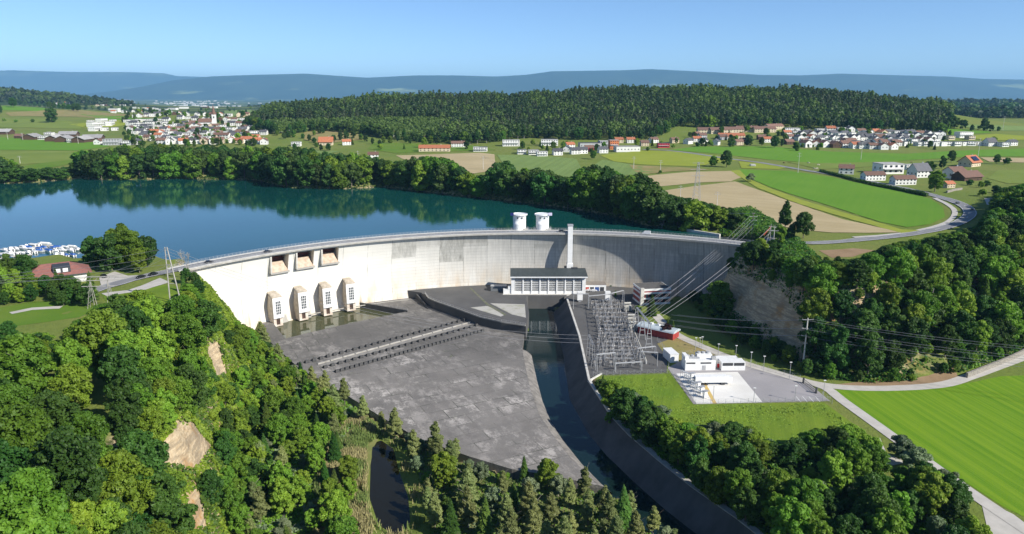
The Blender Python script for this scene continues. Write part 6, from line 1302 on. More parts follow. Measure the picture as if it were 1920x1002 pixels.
tk = empty('tank_trailer', g3(1336, 721), .03, label='long white gas bottle trailer parked on the pale concrete pad', cat='trailer')
MB().box(-8, 6, -1.3, 1.3, 1.3, 4.0).build('tank_body', WHITE, tk); MB().box(-7.8, 5.8, -.7, .7, 1.0, 1.3).build('chassis', DGREY, tk)
for k in range(3):
    for sy in (-1.2, .9): MB().tube((-5.6 + k * 1.4, sy, .5), (-5.6 + k * 1.4, sy + .3, .5), .5, n=12).build('wheel', DGREY, tk)
for x in (3.4,): MB().box(x, x + 1.6, -1.1, 1.1, .1, 1.2).build('landing_gear', DGREY, tk)
MB().box(6.01, 8.2, -1.25, 1.25, 1.1, 3.7).build('front_box', WHITE, tk)
for k in range(5):
    u, v = 1297 + k * 6.2, 712 + k * 8.6; o = empty('filling_station_post', g3(u, v), .4, label='white dispenser cabinet on a plinth beside the pad', cat='cabinet', group='dispenser cabinets along the pad')
    MB().box(-.7, .7, -.5, .5, .25, 3.0).build('cabinet', WHITE, o); MB().box(-1.2, 1.2, -1, 1, 0, .25).build('plinth', PALECONC, o); MB().box(-1.2, 1.3, -.9, .9, 3.01, 3.15).build('canopy', GREYM, o)
    o = empty('pipe_rack', g3(u - 12, v - 2), math.radians(-62), label='grey steel pipe rack beside the pad', cat='pipe rack', group='pipe racks along the pad'); mb = MB()
    for x in (-2.6, 0, 2.6): mb.tube((x, -.5, 0), (x, -.5, 2.8), .09); mb.tube((x, .6, 0), (x, .6, 2.8), .09)
    mb.build('frame', GREYM, o)
    for j in range(4): MB().tube((-3, -.4 + j * .32, 2.85), (3, -.4 + j * .32, 2.85), .07).build('pipe', WHITE, o)
# fences, gate, lamps
def fence(pts, label, h=2.2, sp=3, m=GREYM):
    o = empty('fence', (pts[0][0], pts[0][1], -33), label=label, cat='fence'); mesh_ = MB(); L = [Vector(p[:2]) for p in pts]; ps = []
    for a, b in zip(L, L[1:]):
        k = max(1, int((b - a).length / sp)); ps += [a.lerp(b, s / k) for s in range(k)]
    ps.append(L[-1]); ps = ps[:99]
    for p in ps: MB().tube((p.x - L[0].x, p.y - L[0].y, 0), (p.x - L[0].x, p.y - L[0].y, h), .06, n=4).build('post', m, o)
    for zz in (.1, h * .35, h * .7, h): mesh_.path([(p.x - L[0].x, p.y - L[0].y, zz) for p in ps], .025, 3)
    for a, b in zip(ps, ps[1:]): mesh_.tube((a.x - L[0].x, a.y - L[0].y, .1), (b.x - L[0].x, b.y - L[0].y, h), .018, n=3); mesh_.tube((b.x - L[0].x, b.y - L[0].y, .1), (a.x - L[0].x, a.y - L[0].y, h), .018, n=3)
    mesh_.build('mesh_panel', m, o); return o
fence([P(u, v, -33) for u, v in ((1256, 700), (1304, 759), (1556, 753))], 'wire mesh fence round the front of the concrete pad and yard'); fence([P(u, v, -33) for u, v in ((1395, 680), (1440, 695), (1500, 712))], 'wire mesh fence between the yard and the track')
fence([P(u, v, -33) for u, v in ((1532, 737), (1560, 758))], 'short wire fence beyond the sliding gate'); fence([P(u, v, -33) for u, v in ((1112, 705), (1252, 701), (1256, 668), (1232, 640))], 'wire mesh fence along the near edge of the switchyard'); fence([P(u, v, -33) for u, v in ((1268, 668), (1300, 664), (1346, 672), (1395, 680))], 'wire mesh fence behind the white plant buildings')
ga = empty('sliding_gate', g3(1506, 719), math.atan2(P(1530, 738, -33)[1] - P(1506, 719, -33)[1], P(1530, 738, -33)[0] - P(1506, 719, -33)[0]), label='dark sliding gate between the yard and the track', cat='gate')
gb = MB(); Lg = math.dist(P(1530, 738, -33)[:2], P(1506, 719, -33)[:2])
for zz in (.2, 1.0, 2.0): gb.tube((0, 0, zz), (Lg, 0, zz), .09)
for k in range(16): gb.tube((Lg * k / 15, 0, .2), (Lg * k / 15, 0, 2.0), .04, n=4)
gb.build('leaf', DGREY, ga)
for x in (0, Lg): MB().box(x - .3, x + .3, -.3, .3, 0, 2.6).build('gate_post', DGREY, ga)
for u, v, h in ((1346, 672, 7), (1379, 675, 7), (1407, 690, 7.5), (1431, 698, 7.5), (1480, 712, 8), (1337, 752, 6.5), (1413, 754, 6), (1490, 752, 6.5), (1543, 748, 8), (1304, 656, 6), (1312, 652, 5), (1316, 654, 6)):
    o = empty('lamp_post', g3(u, v), label='slim grey lamp post around the fenced yard', cat='lamp post', group='lamp posts around the yard'); MB().tube((0, 0, 0), (0, 0, h), .13, .09).build('pole', GREYM, o); MB().box(-.5, .5, -.22, .22, h, h + .22).build('lamp_head', WHITE, o)
def bench(): 
    o = empty('wood_pile', G(1642, 714), .1, label='small stack of orange timber at the edge of the track below the wood', cat='timber stack')
    for k in range(3): MB().tube((-2.2, k * .6 - .6, .4), (2.2, k * .6 - .6, .4), .3, n=8).build('log', mat('fresh_wood', (.55, .22, .06)), o)
    MB().tube((-2.1, -.3, .9), (2.1, -.3, .9), .3, n=8).build('log', mat('fresh_wood', (.55, .22, .06)), o)
bench()
rp = [G(u, v) for u, v in ((1812, 709), (1850, 694), (1890, 678), (1945, 652))]
wall_thing('stone_wall', rp, [p[2] - 1 for p in rp], [p[2] + 2.4 for p in rp], .9, mat('rubble_stone', (.33, .30, .25), (.18, .165, .14), 1.3, .9, bmp=.1), 'long grey rubble retaining wall beside the road at the right edge')
rp = [G(u, v) for u, v in ((1775, 362), (1790, 358), (1803, 356))]
wall_thing('garden_wall', rp, [p[2] - 1 for p in rp], [p[2] + 1.8 for p in rp], 1.2, mat('rubble_stone', (.33, .30, .25)), 'pale rough garden wall below the farm above the bend')
br = [arc(t, DR + 15) for t in (math.radians(26), math.radians(28), math.radians(31), math.radians(34))]
wall_thing('quay_wall', [P(u, v, 1) for u, v in ((1238, 421), (1262, 426), (1300, 433), (1350, 441))], -3, 1.6, 1.6, PALECONC, 'pale blue grey concrete quay at the lake just behind the dam')
ow = empty('barrier_arm', G(1430, 444), -.5, label='raised bright orange barrier at the right end of the dam road', cat='barrier'); MB().tube((0, 0, .5), (4.5, 1, 7), .42, .42, 8).build('arm', mat('signal_orange', (.8, .12, .03)), ow); MB().box(-.5, .5, -.5, .5, 0, 1.2).build('base', DGREY, ow)
# ------------------------------------------------------------------ switchyard
def post_proto():
    root = empty('insulator_post'); m = MB(); m.tube((-.35, 0, 0), (-.18, 0, 1.9), .07, n=4); m.tube((.35, 0, 0), (.18, 0, 1.9), .07, n=4); m.box(-.5, .5, -.2, .2, 1.9, 2.05); m.build('stand', GREYM, root)
    for x in (-.32, .32): MB().lathe([(.10, 2.05), (.2, 2.2), (.1, 2.4), (.2, 2.6), (.1, 2.8), (.2, 3.0), (.1, 3.3)], 8, (x, 0, 0)).build('insulator', mat('porcelain', (.30, .27, .24), (.2, .18, .16), 2, .3), root)
    MB().box(-.6, .6, -.09, .09, 3.3, 3.42).build('contact_arm', GREYM, root); return root
pp = None; PG = 'insulator posts in the switchyard'
for j in range(15):
    v = 576 + j * 8.0; f = j / 14; ul, ur = 1108 + 16 * math.sin(f * 2.6), 1166 + 36 * f
    a_, b_2 = P(ul, v, -33), P(ur, v, -33)
    for k in range(11):
        if RR.random() < .08: continue
        g_ = k / 10; x = a_[0] + (b_2[0] - a_[0]) * g_; y = a_[1] + RR.uniform(-1.3, 1.3); x += RR.uniform(-.8, .8)
        if pp is None: pp = o = post_proto()
        else: o = copy_tree(pp)
        o.location = (x, y, -32.95); o.rotation_euler = (0, 0, RR.choice((0, 1.57, .3))); o.scale = (1.15, 1.15, RR.uniform(.9, 1.25)); tag(o, 'grey insulator post in the switchyard '  + ('back rows' if j < 3 else 'front rows' if j > 11 else 'middle rows'), 'insulator', PG)
    if j % 1 == 0:
        m_ = MB(); z = 3.9; y = (b_2[1] + a_[1]) / 2 + 1.2
        for q in range(3): m_.tube((a_[0] + RR.uniform(-1, 5), y + q * .9 - .9, -33 + z), (b_2[0] - RR.uniform(-1, 6), y + q * .9 - .9, -33 + z + RR.uniform(-.3, .3)), .05, n=5)
        for q in range(7): x = a_[0] + (b_2[0] - a_[0]) * RR.random(); m_.tube((x, y - 1.6, -33 + RR.uniform(2.2, 3.8)), (x + RR.uniform(-2.5, 2.5), y + 1.6, -33 + z + RR.uniform(-.4, .4)), .05, n=4)
        for q in range(6): x = a_[0] + (b_2[0] - a_[0]) * q / 5; m_.tube((x, y - 1.2, -33 + z - .1), (x, y + 1.2, -33 + z - .1), .09, n=4); m_.tube((x, y, -33), (x, y, -33 + z), .11, n=5)
        tag(m_.build('busbar', GREYM), 'grey three tube busbar on short posts crossing the switchyard', 'busbar', 'busbars of the switchyard')
for k in range(4):                       # crossing bars along the depth
    f = (k + .5) / 4; a_, b_2 = P(1108 + 56 * f, 574, -33), P(1124 + 76 * f, 690, -33)
    tag(MB().tube((a_[0], a_[1], -28.6), (b_2[0], b_2[1], -28.6), .08, n=5).build('overhead_conductor', GREYM), 'grey conductor strung along the depth of the switchyard', 'conductor', 'conductors over the switchyard')
def gantry(u0, v0, u1, v1, h, label, n=2, at=0.0, r=.16):
    a, b = Vector(P(u0, v0, -33)), Vector(P(u1, v1, -33)); o = empty('gantry', a, label=label, cat='gantry', group='steel gantries of the switchyard'); d = (b - a); t = d.normalized(); s = Vector((-t.y, t.x, 0))
    for k in range(n):
        p = d * (k / (n - 1)); m_ = MB(); w = .9 + at
        for e in (-1, 1): m_.tube(p + s * e * w, p + s * e * .35 + Vector((0, 0, h)), r, r * .8, 5)
        for q in range(1, 5): zz = h * q / 5; ww = w + (.35 - w) * q / 5; m_.tube(p + s * ww + Vector((0, 0, zz)), p - s * ww + Vector((0, 0, zz)), r * .6, n=4)
        m_.build('leg', GREYM, o)
    m_ = MB()
    for e in (-.35, .35): m_.tube(s * e + Vector((0, 0, h)), d + s * e + Vector((0, 0, h)), r, n=5)
    kk = max(2, int(d.length / 1.6))
    for q in range(kk): m_.tube(s * .35 * (-1) ** q + d * (q / kk) + Vector((0, 0, h)), s * .35 * (-1) ** (q + 1) + d * ((q + 1) / kk) + Vector((0, 0, h)), r * .6, n=4)
    m_.build('beam', GREYM, o); return o
gantry(1075, 579, 1103, 579, 9, 'left steel gantry with a white box near the power station'); gantry(1103, 580, 1145, 576, 8, 'steel gantry right of the left white box'); gantry(1145, 578, 1168, 572, 9, 'steel gantry at the right rear of the switchyard')
gantry(1192, 622, 1216, 655, 13.5, 'tall lattice gantry where the heavy cables come down', 3, .8, .22); gantry(1103, 668, 1112, 690, 11, 'slim gantry at the left edge of the switchyard', 3, 0, .09)
gantry(1118, 696, 1153, 692, 8, 'front gantry at the left corner of the switchyard'); gantry(1153, 697, 1202, 694, 4, 'low front gantry in the middle'); gantry(1195, 672, 1228, 668, 5, 'gantry at the right of the front rows'); gantry(1200, 684, 1232, 686, 6.5, 'gantry at the front right corner of the switchyard')
for u, v, lb in ((1087, 566, 'left tall white cabinet raised on a stand in the switchyard'), (1139, 566, 'right tall white cabinet raised on a stand in the switchyard')):
    p = g3(u, v); o = empty('cabinet', p, label=lb, cat='cabinet'); MB().box(-1.6, 1.6, -1.4, 1.4, 1.2, 6.4).build('cabinet_body', WHITE, o); MB().box(-.8, .8, -.8, .8, 0, 1.2).build('stand', GREYM, o)
BEI = mat('transformer_beige', (.50, .49, .44), (.40, .39, .35), .8, .6)
for u, v, lb in ((1176, 583, 'beige transformer farthest back in the right row'), (1183, 606, 'beige transformer second in the right row'), (1185, 620, 'beige transformer third in the right row')):
    p = g3(u, v); o = empty('transformer', p, .1, label=lb, cat='transformer', group='transformers of the switchyard'); MB().box(-2.2, 2.2, -1.5, 1.5, .3, 3.4).build('tank', BEI, o)
    MB().tube((-2, 0, 4.6), (2, 0, 4.6), .55, n=12).build('conservator', BEI, o)
    for k in range(5): MB().box(-2.1 + k * .9, -1.7 + k * .9, -2.4, -1.51, .5, 3.0).build('radiator', BEI, o)
    for k in range(3): MB().lathe([(.14, 3.4), (.28, 3.6), (.14, 3.9), (.28, 4.2), (.12, 5.2)], 8, (-1.2 + k * 1.2, .8, 0)).build('bushing', mat('porcelain', (.30, .27, .24)), o)
for k in range(14):
    u, v = 1192 + k * 1.5, 636 + k * 3.6; p = g3(u, v); o = empty('surge_arrester', p, .2, label='pale leaning insulator column at the right edge of the switchyard', cat='insulator', group='insulator columns at the right edge')
    MB().box(-.3, .3, -.3, .3, 0, 1.4).build('stand', GREYM, o); MB().tube((0, 0, 1.4), (-.9, .6, 4.4), .28, .2, 8).build('column', BEI, o)
# ------------------------------------------------------------------ masts and wires
def wire(name, a, b, sag, r=.075, label='', group='overhead cables'):
    a, b = Vector(a), Vector(b); n = 16; pts = [a.lerp(b, k / n) - Vector((0, 0, sag * 4 * (k / n) * (1 - k / n))) for k in range(n + 1)]
    o = MB().path([p - a for p in pts], r, 4).build(name, WIRE); o.location = a; return tag(o, label, 'cable', group)
def cross_mast(u, vb, h, arms, label, r=.28, m=None, z=None, aw=2.6, lean=None, name='power_pole', group='masts and poles'):
    p = G(u, vb) if z is None else P(u, vb, z); o = empty(name, p, label=label, cat='power pole', group=group); m = m or PALECONC
    MB().tube((0, 0, -1), (0, 0, h), r, r * .5, 8).build('pole', m, o)
    if lean: MB().tube((lean, 0, -1), (0, 0, h * .93), r * .9, r * .5, 8).build('strut', m, o)
    for k, (f, w) in enumerate(arms):
        MB().tube((-aw * w, 0, h * f), (aw * w, 0, h * f), .12, n=5).build('crossarm', GREYM, o)
        for s in (-1, 1): MB().lathe([(.12, 0), (.2, .2), (.1, .5)], 6, (s * aw * w * .92, 0, h * f)).build('insulator', mat('porcelain', (.30, .27, .24)), o)
    return o, p
o1, p1 = cross_mast(1505, 692, 24.5, [(.97, 1), (.80, .9), (.66, .9), (.5, .35)], 'tall concrete pole with three crossarms standing in the shade below the wood', .5, z=-33)
o2, p2 = cross_mast(1409, 452, 19, [(.95, .3), (.85, 1), (.72, 1), (.58, 1)], 'tall wooden mast with a leaning strut at the right end of the dam', .3, BARK, lean=-4)
o3, p3 = cross_mast(1442, 468, 15, [(.9, .5), (.75, .9), (.45, .5)], 'left one of two slim poles beside the right end of the dam', .25, lean=-3, m=CONC)
o4, p4 = cross_mast(1449, 468, 14, [(.93, .4), (.78, .9), (.45, .5)], 'right one of two slim poles beside the right end of the dam', .28, m=PALECONC)
lm_ = empty('double_mast', G(326, 568), label='tall pale mast of two joined legs at the left end of the dam', cat='power pole')
zt = 24.5
for s in (0, 1): MB().tube((-1.6 + s * 5.2, -s * .5, -2), (-1.1 + s * .9, 0, zt), .30, .22, 8).build('leg', CONC, lm_)
for k in range(8): f = .35 + k * .085; MB().tube((-1.6 + .5 * f, 0, zt * f), (-1.6 + 5.2 * (1 - f) + 1.4 * f, 0, zt * f), .12, n=5).build('rung', CONC, lm_)
po = empty('lattice_portal', G(192, 578), .1, label='pale steel lattice portal with a wide crossbeam near the lawn left of the dam', cat='power pylon')
for s in (-1, 1):
    m_ = MB()
    for e in (-1, 1): m_.tube((s * 4 + e * 1.6, -1, -1), (s * 3.4, 0, 12), .11, .08, 5); m_.tube((s * 4 + e * 1.6, 1.4, -1), (s * 3.4, .4, 12), .11, .08, 5)
    for k in range(4): zz = 2 + k * 2.4; w = 1.6 * (1 - zz / 12.5); m_.tube((s * 4 - w, -.9, zz), (s * 4 + w - .2 * k * s, -.9, zz + 2.0), .09, n=4)
    m_.build('leg', CONC, po)
m_ = MB()
for zz, w in ((12, 8.5), (13.6, 8.5), (9.5, 7)):
    m_.tube((-w, 0, zz), (w, 0, zz), .15, n=5)
for k in range(14): m_.tube((-8.5 + k * 1.21, 0, 12), (-8.5 + (k + 1) * 1.21, 0, 13.6 if k % 2 == 0 else 12), .08, n=4)
m_.build('crossbeam', CONC, po)
lt = empty('lattice_tower', G(1305, 384), label='thin grey steel lattice pylon standing in the tan field', cat='power pylon'); m_ = MB(); hT = 34
for ex, ey in ((-1, -1), (1, -1), (1, 1), (-1, 1)): m_.tube((ex * 3, ey * 3, -1), (ex * .5, ey * .5, hT), .13, .09, 4)
for k in range(11):
    a_, b_2 = 3 - 2.5 * k / 11, 3 - 2.5 * (k + 1) / 11; z0, z1 = hT * k / 11, hT * (k + 1) / 11
    for (x0, y0), (x1, y1) in (((-1, -1), (1, -1)), ((1, -1), (1, 1)), ((1, 1), (-1, 1)), ((-1, 1), (-1, -1))): m_.tube((x0 * a_, y0 * a_, z0), (x1 * b_2, y1 * b_2, z1), .06, n=4); m_.tube((x1 * a_, y1 * a_, z0), (x0 * b_2, y0 * b_2, z1), .06, n=4)
m_.build('lattice_body', GREYM, lt)
for zz, w in ((33, 4.5), (28, 6), (23, 5)): MB().tube((-w, 0, zz), (w, 0, zz), .12, n=4).build('crossarm', GREYM, lt)
for u, v, h, w_ in ((1188, 317, 14, 'left of two between the yellow field and the lake'), (1238, 325, 14, 'right of two between the yellow field and the lake'), (1275, 378, 13, 'left in the lower tan field'), (1344, 388, 12, 'right in the lower tan field'), (1496, 325, 22, 'beside the road junction'), (1614, 300, 22, 'in the green field before the right village'), (1833, 298, 26, 'behind the far right farm'), (15, 262, 14, 'at the left edge before the barns'), (43, 263, 12, 'before the farm row on the left'), (147, 270, 14, 'at the right end of the farm row'), (502, 294, 13, 'at the lakeside wood'), (672, 312, 18, 'rising from the lakeside trees'), (906, 318, 15, 'in the tan field behind the lake'), (1880, 245, 26, 'in the far right fields'), (38, 307, 9, 'leaning in the left pasture')):
    m_d, p_d = cross_mast(u, v, h, [(.95, .6), (.82, .8)], 'thin pale pole ' + w_, .3, m=PALECONC, aw=3)
# cables
top2 = Vector(p2); gb0 = Vector(P(1194, 622, -33)); gb1 = Vector(P(1216, 655, -33))
for k in range(8):
    f = k / 7; a_ = gb0.lerp(gb1, f) + Vector((0, 0, 13)); lvl = 19 * (.85, .85, .72, .72, .58, .58, .5, .42)[k]; b_2 = top2 + Vector((2.4 * (-1) ** k, 0, lvl)) if k < 6 else Vector(p3) + Vector((0, 0, 13 - (k - 6) * 3))
    wire('cable', a_, b_2, 2.5, .075, 'thick pale cable from the switchyard to the wooden mast', 'heavy cables from the switchyard to the dam end')
T1 = Vector(p1)
for k, f in enumerate((.97, .80, .66)):
    for s in (-1, 1):
        wire('cable', T1 + Vector((2.6 * s, 0, 24.5 * f)), Vector(P(1262 + 6 * s, 628 + k * 3, -33)) + Vector((0, 0, 7 + 2 * (2 - k))), 1.5, .06, 'thin cable from the shaded concrete pole towards the switchyard', 'cables of the concrete pole')
        wire('cable', T1 + Vector((2.6 * s, 0, 24.5 * f)), T1 + Vector((150 + 8 * s, -75, 14 + 24.5 * f - 6)), 4, .06, 'thin cable from the shaded pole into the right wood', 'cables of the concrete pole')
LT = Vector(lm_.location) + Vector((0, 0, 24)); 
for k in range(3):
    wire('cable', LT + Vector((0, 0, -k * 1.4)), Vector(P(1103 + 4 * k, 668 + 8 * k, -33)) + Vector((0, 0, 10.5)), 9, .05, 'thin cable over the apron from the double mast', 'cables over the apron')
    wire('cable', LT + Vector((0, 0, -k * 3.5)), Vector((LT.x - 190, LT.y - 60, 14 + 5 * k)), 4, .05, 'thin pale cable from the double mast to the left edge', 'cables left of the dam')
    wire('cable', LT + Vector((0, 0, -k * 3.5)), Vector(po.location) + Vector((-6 + 5 * k, 0, 13.5)), 2, .05, 'thin pale cable from the double mast to the lattice portal', 'cables left of the dam')
    wire('cable', Vector(po.location) + Vector((-6 + 5 * k, 0, 13.5)), Vector(po.location) + Vector((-160, -30 + 12 * k, 20)), 4, .05, 'thin pale cable from the lattice portal to the left edge', 'cables left of the dam')
    wire('cable', Vector(P(640 + 160 * k, 300, 12)) + Vector((0, 0, 0)) if False else Vector(p2) + Vector((-2 + 2 * k, 0, 18)), Vector((-60 + 30 * k, 520 - 10 * k, 9)) if False else Vector(G(906, 318)) + Vector((0, 0, 14 + k)), 16, .045, 'thin cable crossing the lake behind the dam', 'cables over the lake')
# ------------------------------------------------------------------ marina, boathouse, cows, bare tree
def boat_proto(kind):
    o = empty('motor_boat'); hullm = WHITE; m_ = MB(); L_ = 3.6
    st_ = [(-L_, 1.1, .1), (-1, 1.25, .15), (1.6, 1.05, .3), (3, .55, .5), (3.9, .02, .75)]; rings = []
    for y, w, z0 in st_: rings.append([m_.bm.verts.new(q) for q in ((-w, y, .95 + z0 * .3), (-w * .75, y, z0 - .2), (0, y, z0 - .45), (w * .75, y, z0 - .2), (w, y, .95 + z0 * .3))])
    for A, B in zip(rings, rings[1:]):
        for k in range(4): m_.bm.faces.new([A[k], A[k + 1], B[k + 1], B[k]])
        m_.bm.faces.new([A[0], B[0], B[4], A[4]])
    m_.bm.faces.new(rings[0]); m_.build('hull', hullm, o)
    if kind == 'cabin': MB().hexa([(-.9, -1.6, 1.0), (.9, -1.6, 1.0), (.7, 1.9, 1.05), (-.7, 1.9, 1.05), (-.75, -1.4, 2.1), (.75, -1.4, 2.1), (.55, .8, 2.0), (-.55, .8, 2.0)]).build('cabin', WHITE, o); MB().box(-.8, .8, -1.0, .4, 1.45, 1.8).build('window', GLASS, o)
    elif kind == 'blue': MB().hexa([(-1.15, -3.4, 1.1), (1.15, -3.4, 1.1), (1.0, 1.6, 1.1), (-1.0, 1.6, 1.1), (-.5, -3.0, 1.9), (.5, -3.0, 1.9), (.4, 1.2, 1.8), (-.4, 1.2, 1.8)]).build('cover', mat('blue_canvas', (.03, .13, .42), (.03, .09, .3), 1, .7), o)
    else: MB().hexa([(-1.15, -3.4, 1.1), (1.15, -3.4, 1.1), (1.0, 2.2, 1.1), (-1.0, 2.2, 1.1), (-.2, -3.0, 1.7), (.2, -3.0, 1.7), (.2, 1.8, 1.6), (-.2, 1.8, 1.6)]).build('cover', WALLM['white'], o)
    MB().box(-.25, .25, -L_ - .5, -L_ - .02, .2, 1.3).build('outboard_motor', DGREY, o); return o
BP = {}; BD = {'cabin': 'white cabin cruiser moored in the marina', 'blue': 'white boat under a blue cover moored in the marina', 'plain': 'white boat under a pale cover moored in the marina'}
for (u0, v0, u1, v1, n) in ((44, 463, 92, 459, 4), (2, 472, 60, 466, 5), (52, 469, 142, 464, 7), (0, 480, 70, 474, 6), (70, 473, 164, 470, 7), (-6, 488, 20, 486, 3), (100, 480, 140, 480, 4)):
    for k in range(n):
        kd = RR.choice(('cabin', 'blue', 'plain', 'cabin', 'plain')); f = (k + .5) / n; p = P(u0 + (u1 - u0) * f + RR.uniform(-1, 1), v0 + (v1 - v0) * f + RR.uniform(-.6, .6), 0)
        if kd not in BP: BP[kd] = o = boat_proto(kd)
        else: o = copy_tree(BP[kd])
        o.location = (p[0], p[1], 0); o.rotation_euler = (0, 0, RR.choice((1.2, -1.9, 1.4, .9)) + RR.uniform(-.25, .25)); s = RR.uniform(.8, 1.15); o.scale = (s, s, s); tag(o, BD[kd], 'boat', 'boats in the marina')
jt = MB()
for (u0, v0, u1, v1) in ((-10, 476, 150, 467), (40, 466, 100, 461), (-10, 485, 60, 478)): a_, b_2 = P(u0, v0, .5), P(u1, v1, .5); jt.tube((a_[0], a_[1], .5), (b_2[0], b_2[1], .5), .5, n=4)
tag(jt.build('jetty', CONC), 'narrow grey floating jetties between the moored boats', 'jetty')
g = G(108, 528); bh = empty('boathouse', g, .62, .95, label='white boathouse with a wide red brown hipped roof and a dark dormer', cat='building')
MB().box(-12.5, 12.5, -7.5, 7.5, -2, 5).build('wall', WALLM['white'], bh); TR_ = TILE['brown']
rfm = MB().hexa([(-15, -9.5, 4.7), (15, -9.5, 4.7), (15, 9.5, 4.7), (-15, 9.5, 4.7), (-6, -.4, 9.6), (6, -.4, 9.6), (6, .4, 9.6), (-6, .4, 9.6)]).build('roof', mat('boathouse_tile', (.27, .11, .085), (.20, .085, .07), .6, .85), bh)
MB().hexa([(-1.5, -7.6, 5.4), (6, -7.6, 5.4), (6, -1, 5.4), (-1.5, -1, 5.4), (-1.5, -7.6, 8.4), (6, -7.6, 8.4), (6, -1, 9.3), (-1.5, -1, 9.3)]).build('dormer', DGREY, rfm)
for x in (-.6, 2.6): MB().box(x, x + 2.2, -7.75, -7.6, 6.1, 7.9).build('dormer_window', WHITE, rfm)
for x in (-9, -3, 3): MB().box(x, x + 2.5, -7.6, -7.5, 1.5, 3.6).build('window', GLASS, bh)
sh = empty('boat_shelter', G(143, 524), .5, label='low grey pitched shelter right of the boathouse', cat='shelter'); MB().hexa([(-4, -4, -1), (4, -4, -1), (4, 4, -1), (-4, 4, -1), (-4, -.2, 2.6), (4, -.2, 2.6), (4, .2, 2.6), (-4, .2, 2.6)]).build('roof', PALECONC, sh)
def cow(u, v, dark):
    g = G(u, v); o = empty('cow', g, RR.uniform(0, 6), label=('brown' if dark else 'pale') + ' cow grazing in the field left of the white houses', cat='cow', group='cows in the field')
    bm = bmesh.new(); pts = [(0, -1.0, 1.05), (0, -.3, 1.1), (0, .5, 1.1), (0, 1.0, 1.0), (0, 1.35, .75), (0, 1.6, .45)] + [(sx, y, z) for sx in (-.28, .28) for y in (-.85, .75) for z in (.6, 0.02)]
    vs = [bm.verts.new(p) for p in pts]; [bm.edges.new((vs[i], vs[i + 1])) for i in range(5)]
    for b_, r_ in ((6, 0), (8, 2), (10, 0), (12, 2)): bm.edges.new((vs[r_ if r_ == 0 else 3], vs[b_])); bm.edges.new((vs[b_], vs[b_ + 1]))
    me = bpy.data.meshes.new('body'); bm.to_mesh(me); bm.free(); me.materials.append(mat('cow_dark', (.12, .07, .04)) if dark else mat('cow_pale', (.62, .55, .45))); c = link('body', me, o)
    sk = c.modifiers.new('skin', 'SKIN'); rad = [.34, .40, .42, .34, .2, .15] + [.13, .07] * 4
    for i, r_ in enumerate(rad): me.skin_vertices[0].data[i].radius = (r_, r_)
    me.skin_vertices[0].data[0].use_root = True; ss = c.modifiers.new('sub', 'SUBSURF'); ss.levels = 1; ss.render_levels = 1; o.scale = (1.3, 1.3, 1.3)
for u, v, d in ((1470, 307, 1), (1516, 307, 0), (1534, 311, 0), (1532, 318, 0), (1526, 318, 0), (1709, 306, 1)): 
    cow(u, v, d)
def bare_tree():
    g = G(356, 524); o = empty('bare_tree', g, label='leafless grey tree with forked branches at the left end of the dam', cat='tree'); m_ = MB(); r = random.Random(3)
    def br(p, d, L_, rd, n):
        q = p + d * L_; m_.tube(p, q, rd, rd * .65, 5, cap=False)
        if n == 0: return
        for _ in range(3 if n > 1 else 4): e = (d + Vector((r.uniform(-1, 1), r.uniform(-1, 1), r.uniform(-.2, .7))) * .75).normalized(); br(q, e, L_ * r.uniform(.55, .8), rd * .58, n - 1)
    br(Vector((0, 0, -1)), Vector((0, 0, 1)), 5.5, .35, 5); m_.build('trunk', PALEBARK, o)
bare_tree()
g = G(1733, 612); o = empty('dead_trunk', g, label='tall bare pale dead trunk leaning among the trees on the right slope', cat='tree'); MB().tube((0, 0, -1), (2.0, 0, 19), .42, .12, 7).build('trunk', PALEBARK, o)
# reeds and scrub in the wet ground: nobody could count them
def reeds():
    rng = np.random.default_rng(77); n = 30000; poly = GP([(590, 775), (640, 765), (692, 790), (712, 815), (712, 840), (690, 900), (700, 1012), (580, 1050), (590, 900)]) ; rim_ = [P(u, v, -41)[:2] for u, v in POND]
    p = np.array(poly); q = rng.uniform(p.min(0), p.max(0), (n * 3, 2)); q = q[(sdf(poly, q[:, 0], q[:, 1]) < 0) & (sdf(rim_, q[:, 0], q[:, 1]) > .4)]; cl_ = vnoise(q[:, 0] / 4, q[:, 1] / 4, 5); q = q[(cl_ > .32)][:n]
    extra = []
    for x, y in rim_: extra.append(np.array([x, y]) + rng.normal(size=(160, 2)) * 2.2)
    e = np.concatenate(extra); e = e[sdf(rim_, e[:, 0], e[:, 1]) > -.3]; q = np.concatenate([q, e]); m = len(q); z = H(q[:, 0], q[:, 1]) - .1; h = rng.uniform(.8, 2.6, m); a = rng.random(m) * 3.14; w = .12 + .10 * rng.random(m)
    base_ = np.stack([q[:, 0], q[:, 1], z], 1); s = np.stack([np.cos(a), np.sin(a), 0 * a], 1) * w[:, None]; t = np.stack([rng.normal(size=m) * .35, rng.normal(size=m) * .35, h], 1)
    V = np.stack([base_ - s, base_ + s, base_ + t + s * .3, base_ + t - s * .3], 1).reshape(-1, 3)
    c = (vnoise(q[:, 0] / 7, q[:, 1] / 7, 9) + .3 * rng.random(m) > .75).astype(int)
    tag(link('reeds', mesh_np('reeds', V, quads(V), [mat('dry_reed', (.38, .33, .16), (.28, .26, .10), 1, .9), mat('green_reed', (.17, .23, .055), (.12, .18, .04), 1, .9)], c)), 'tall straw coloured and green reeds round the dark pond', 'reeds', kind='stuff')
reeds()
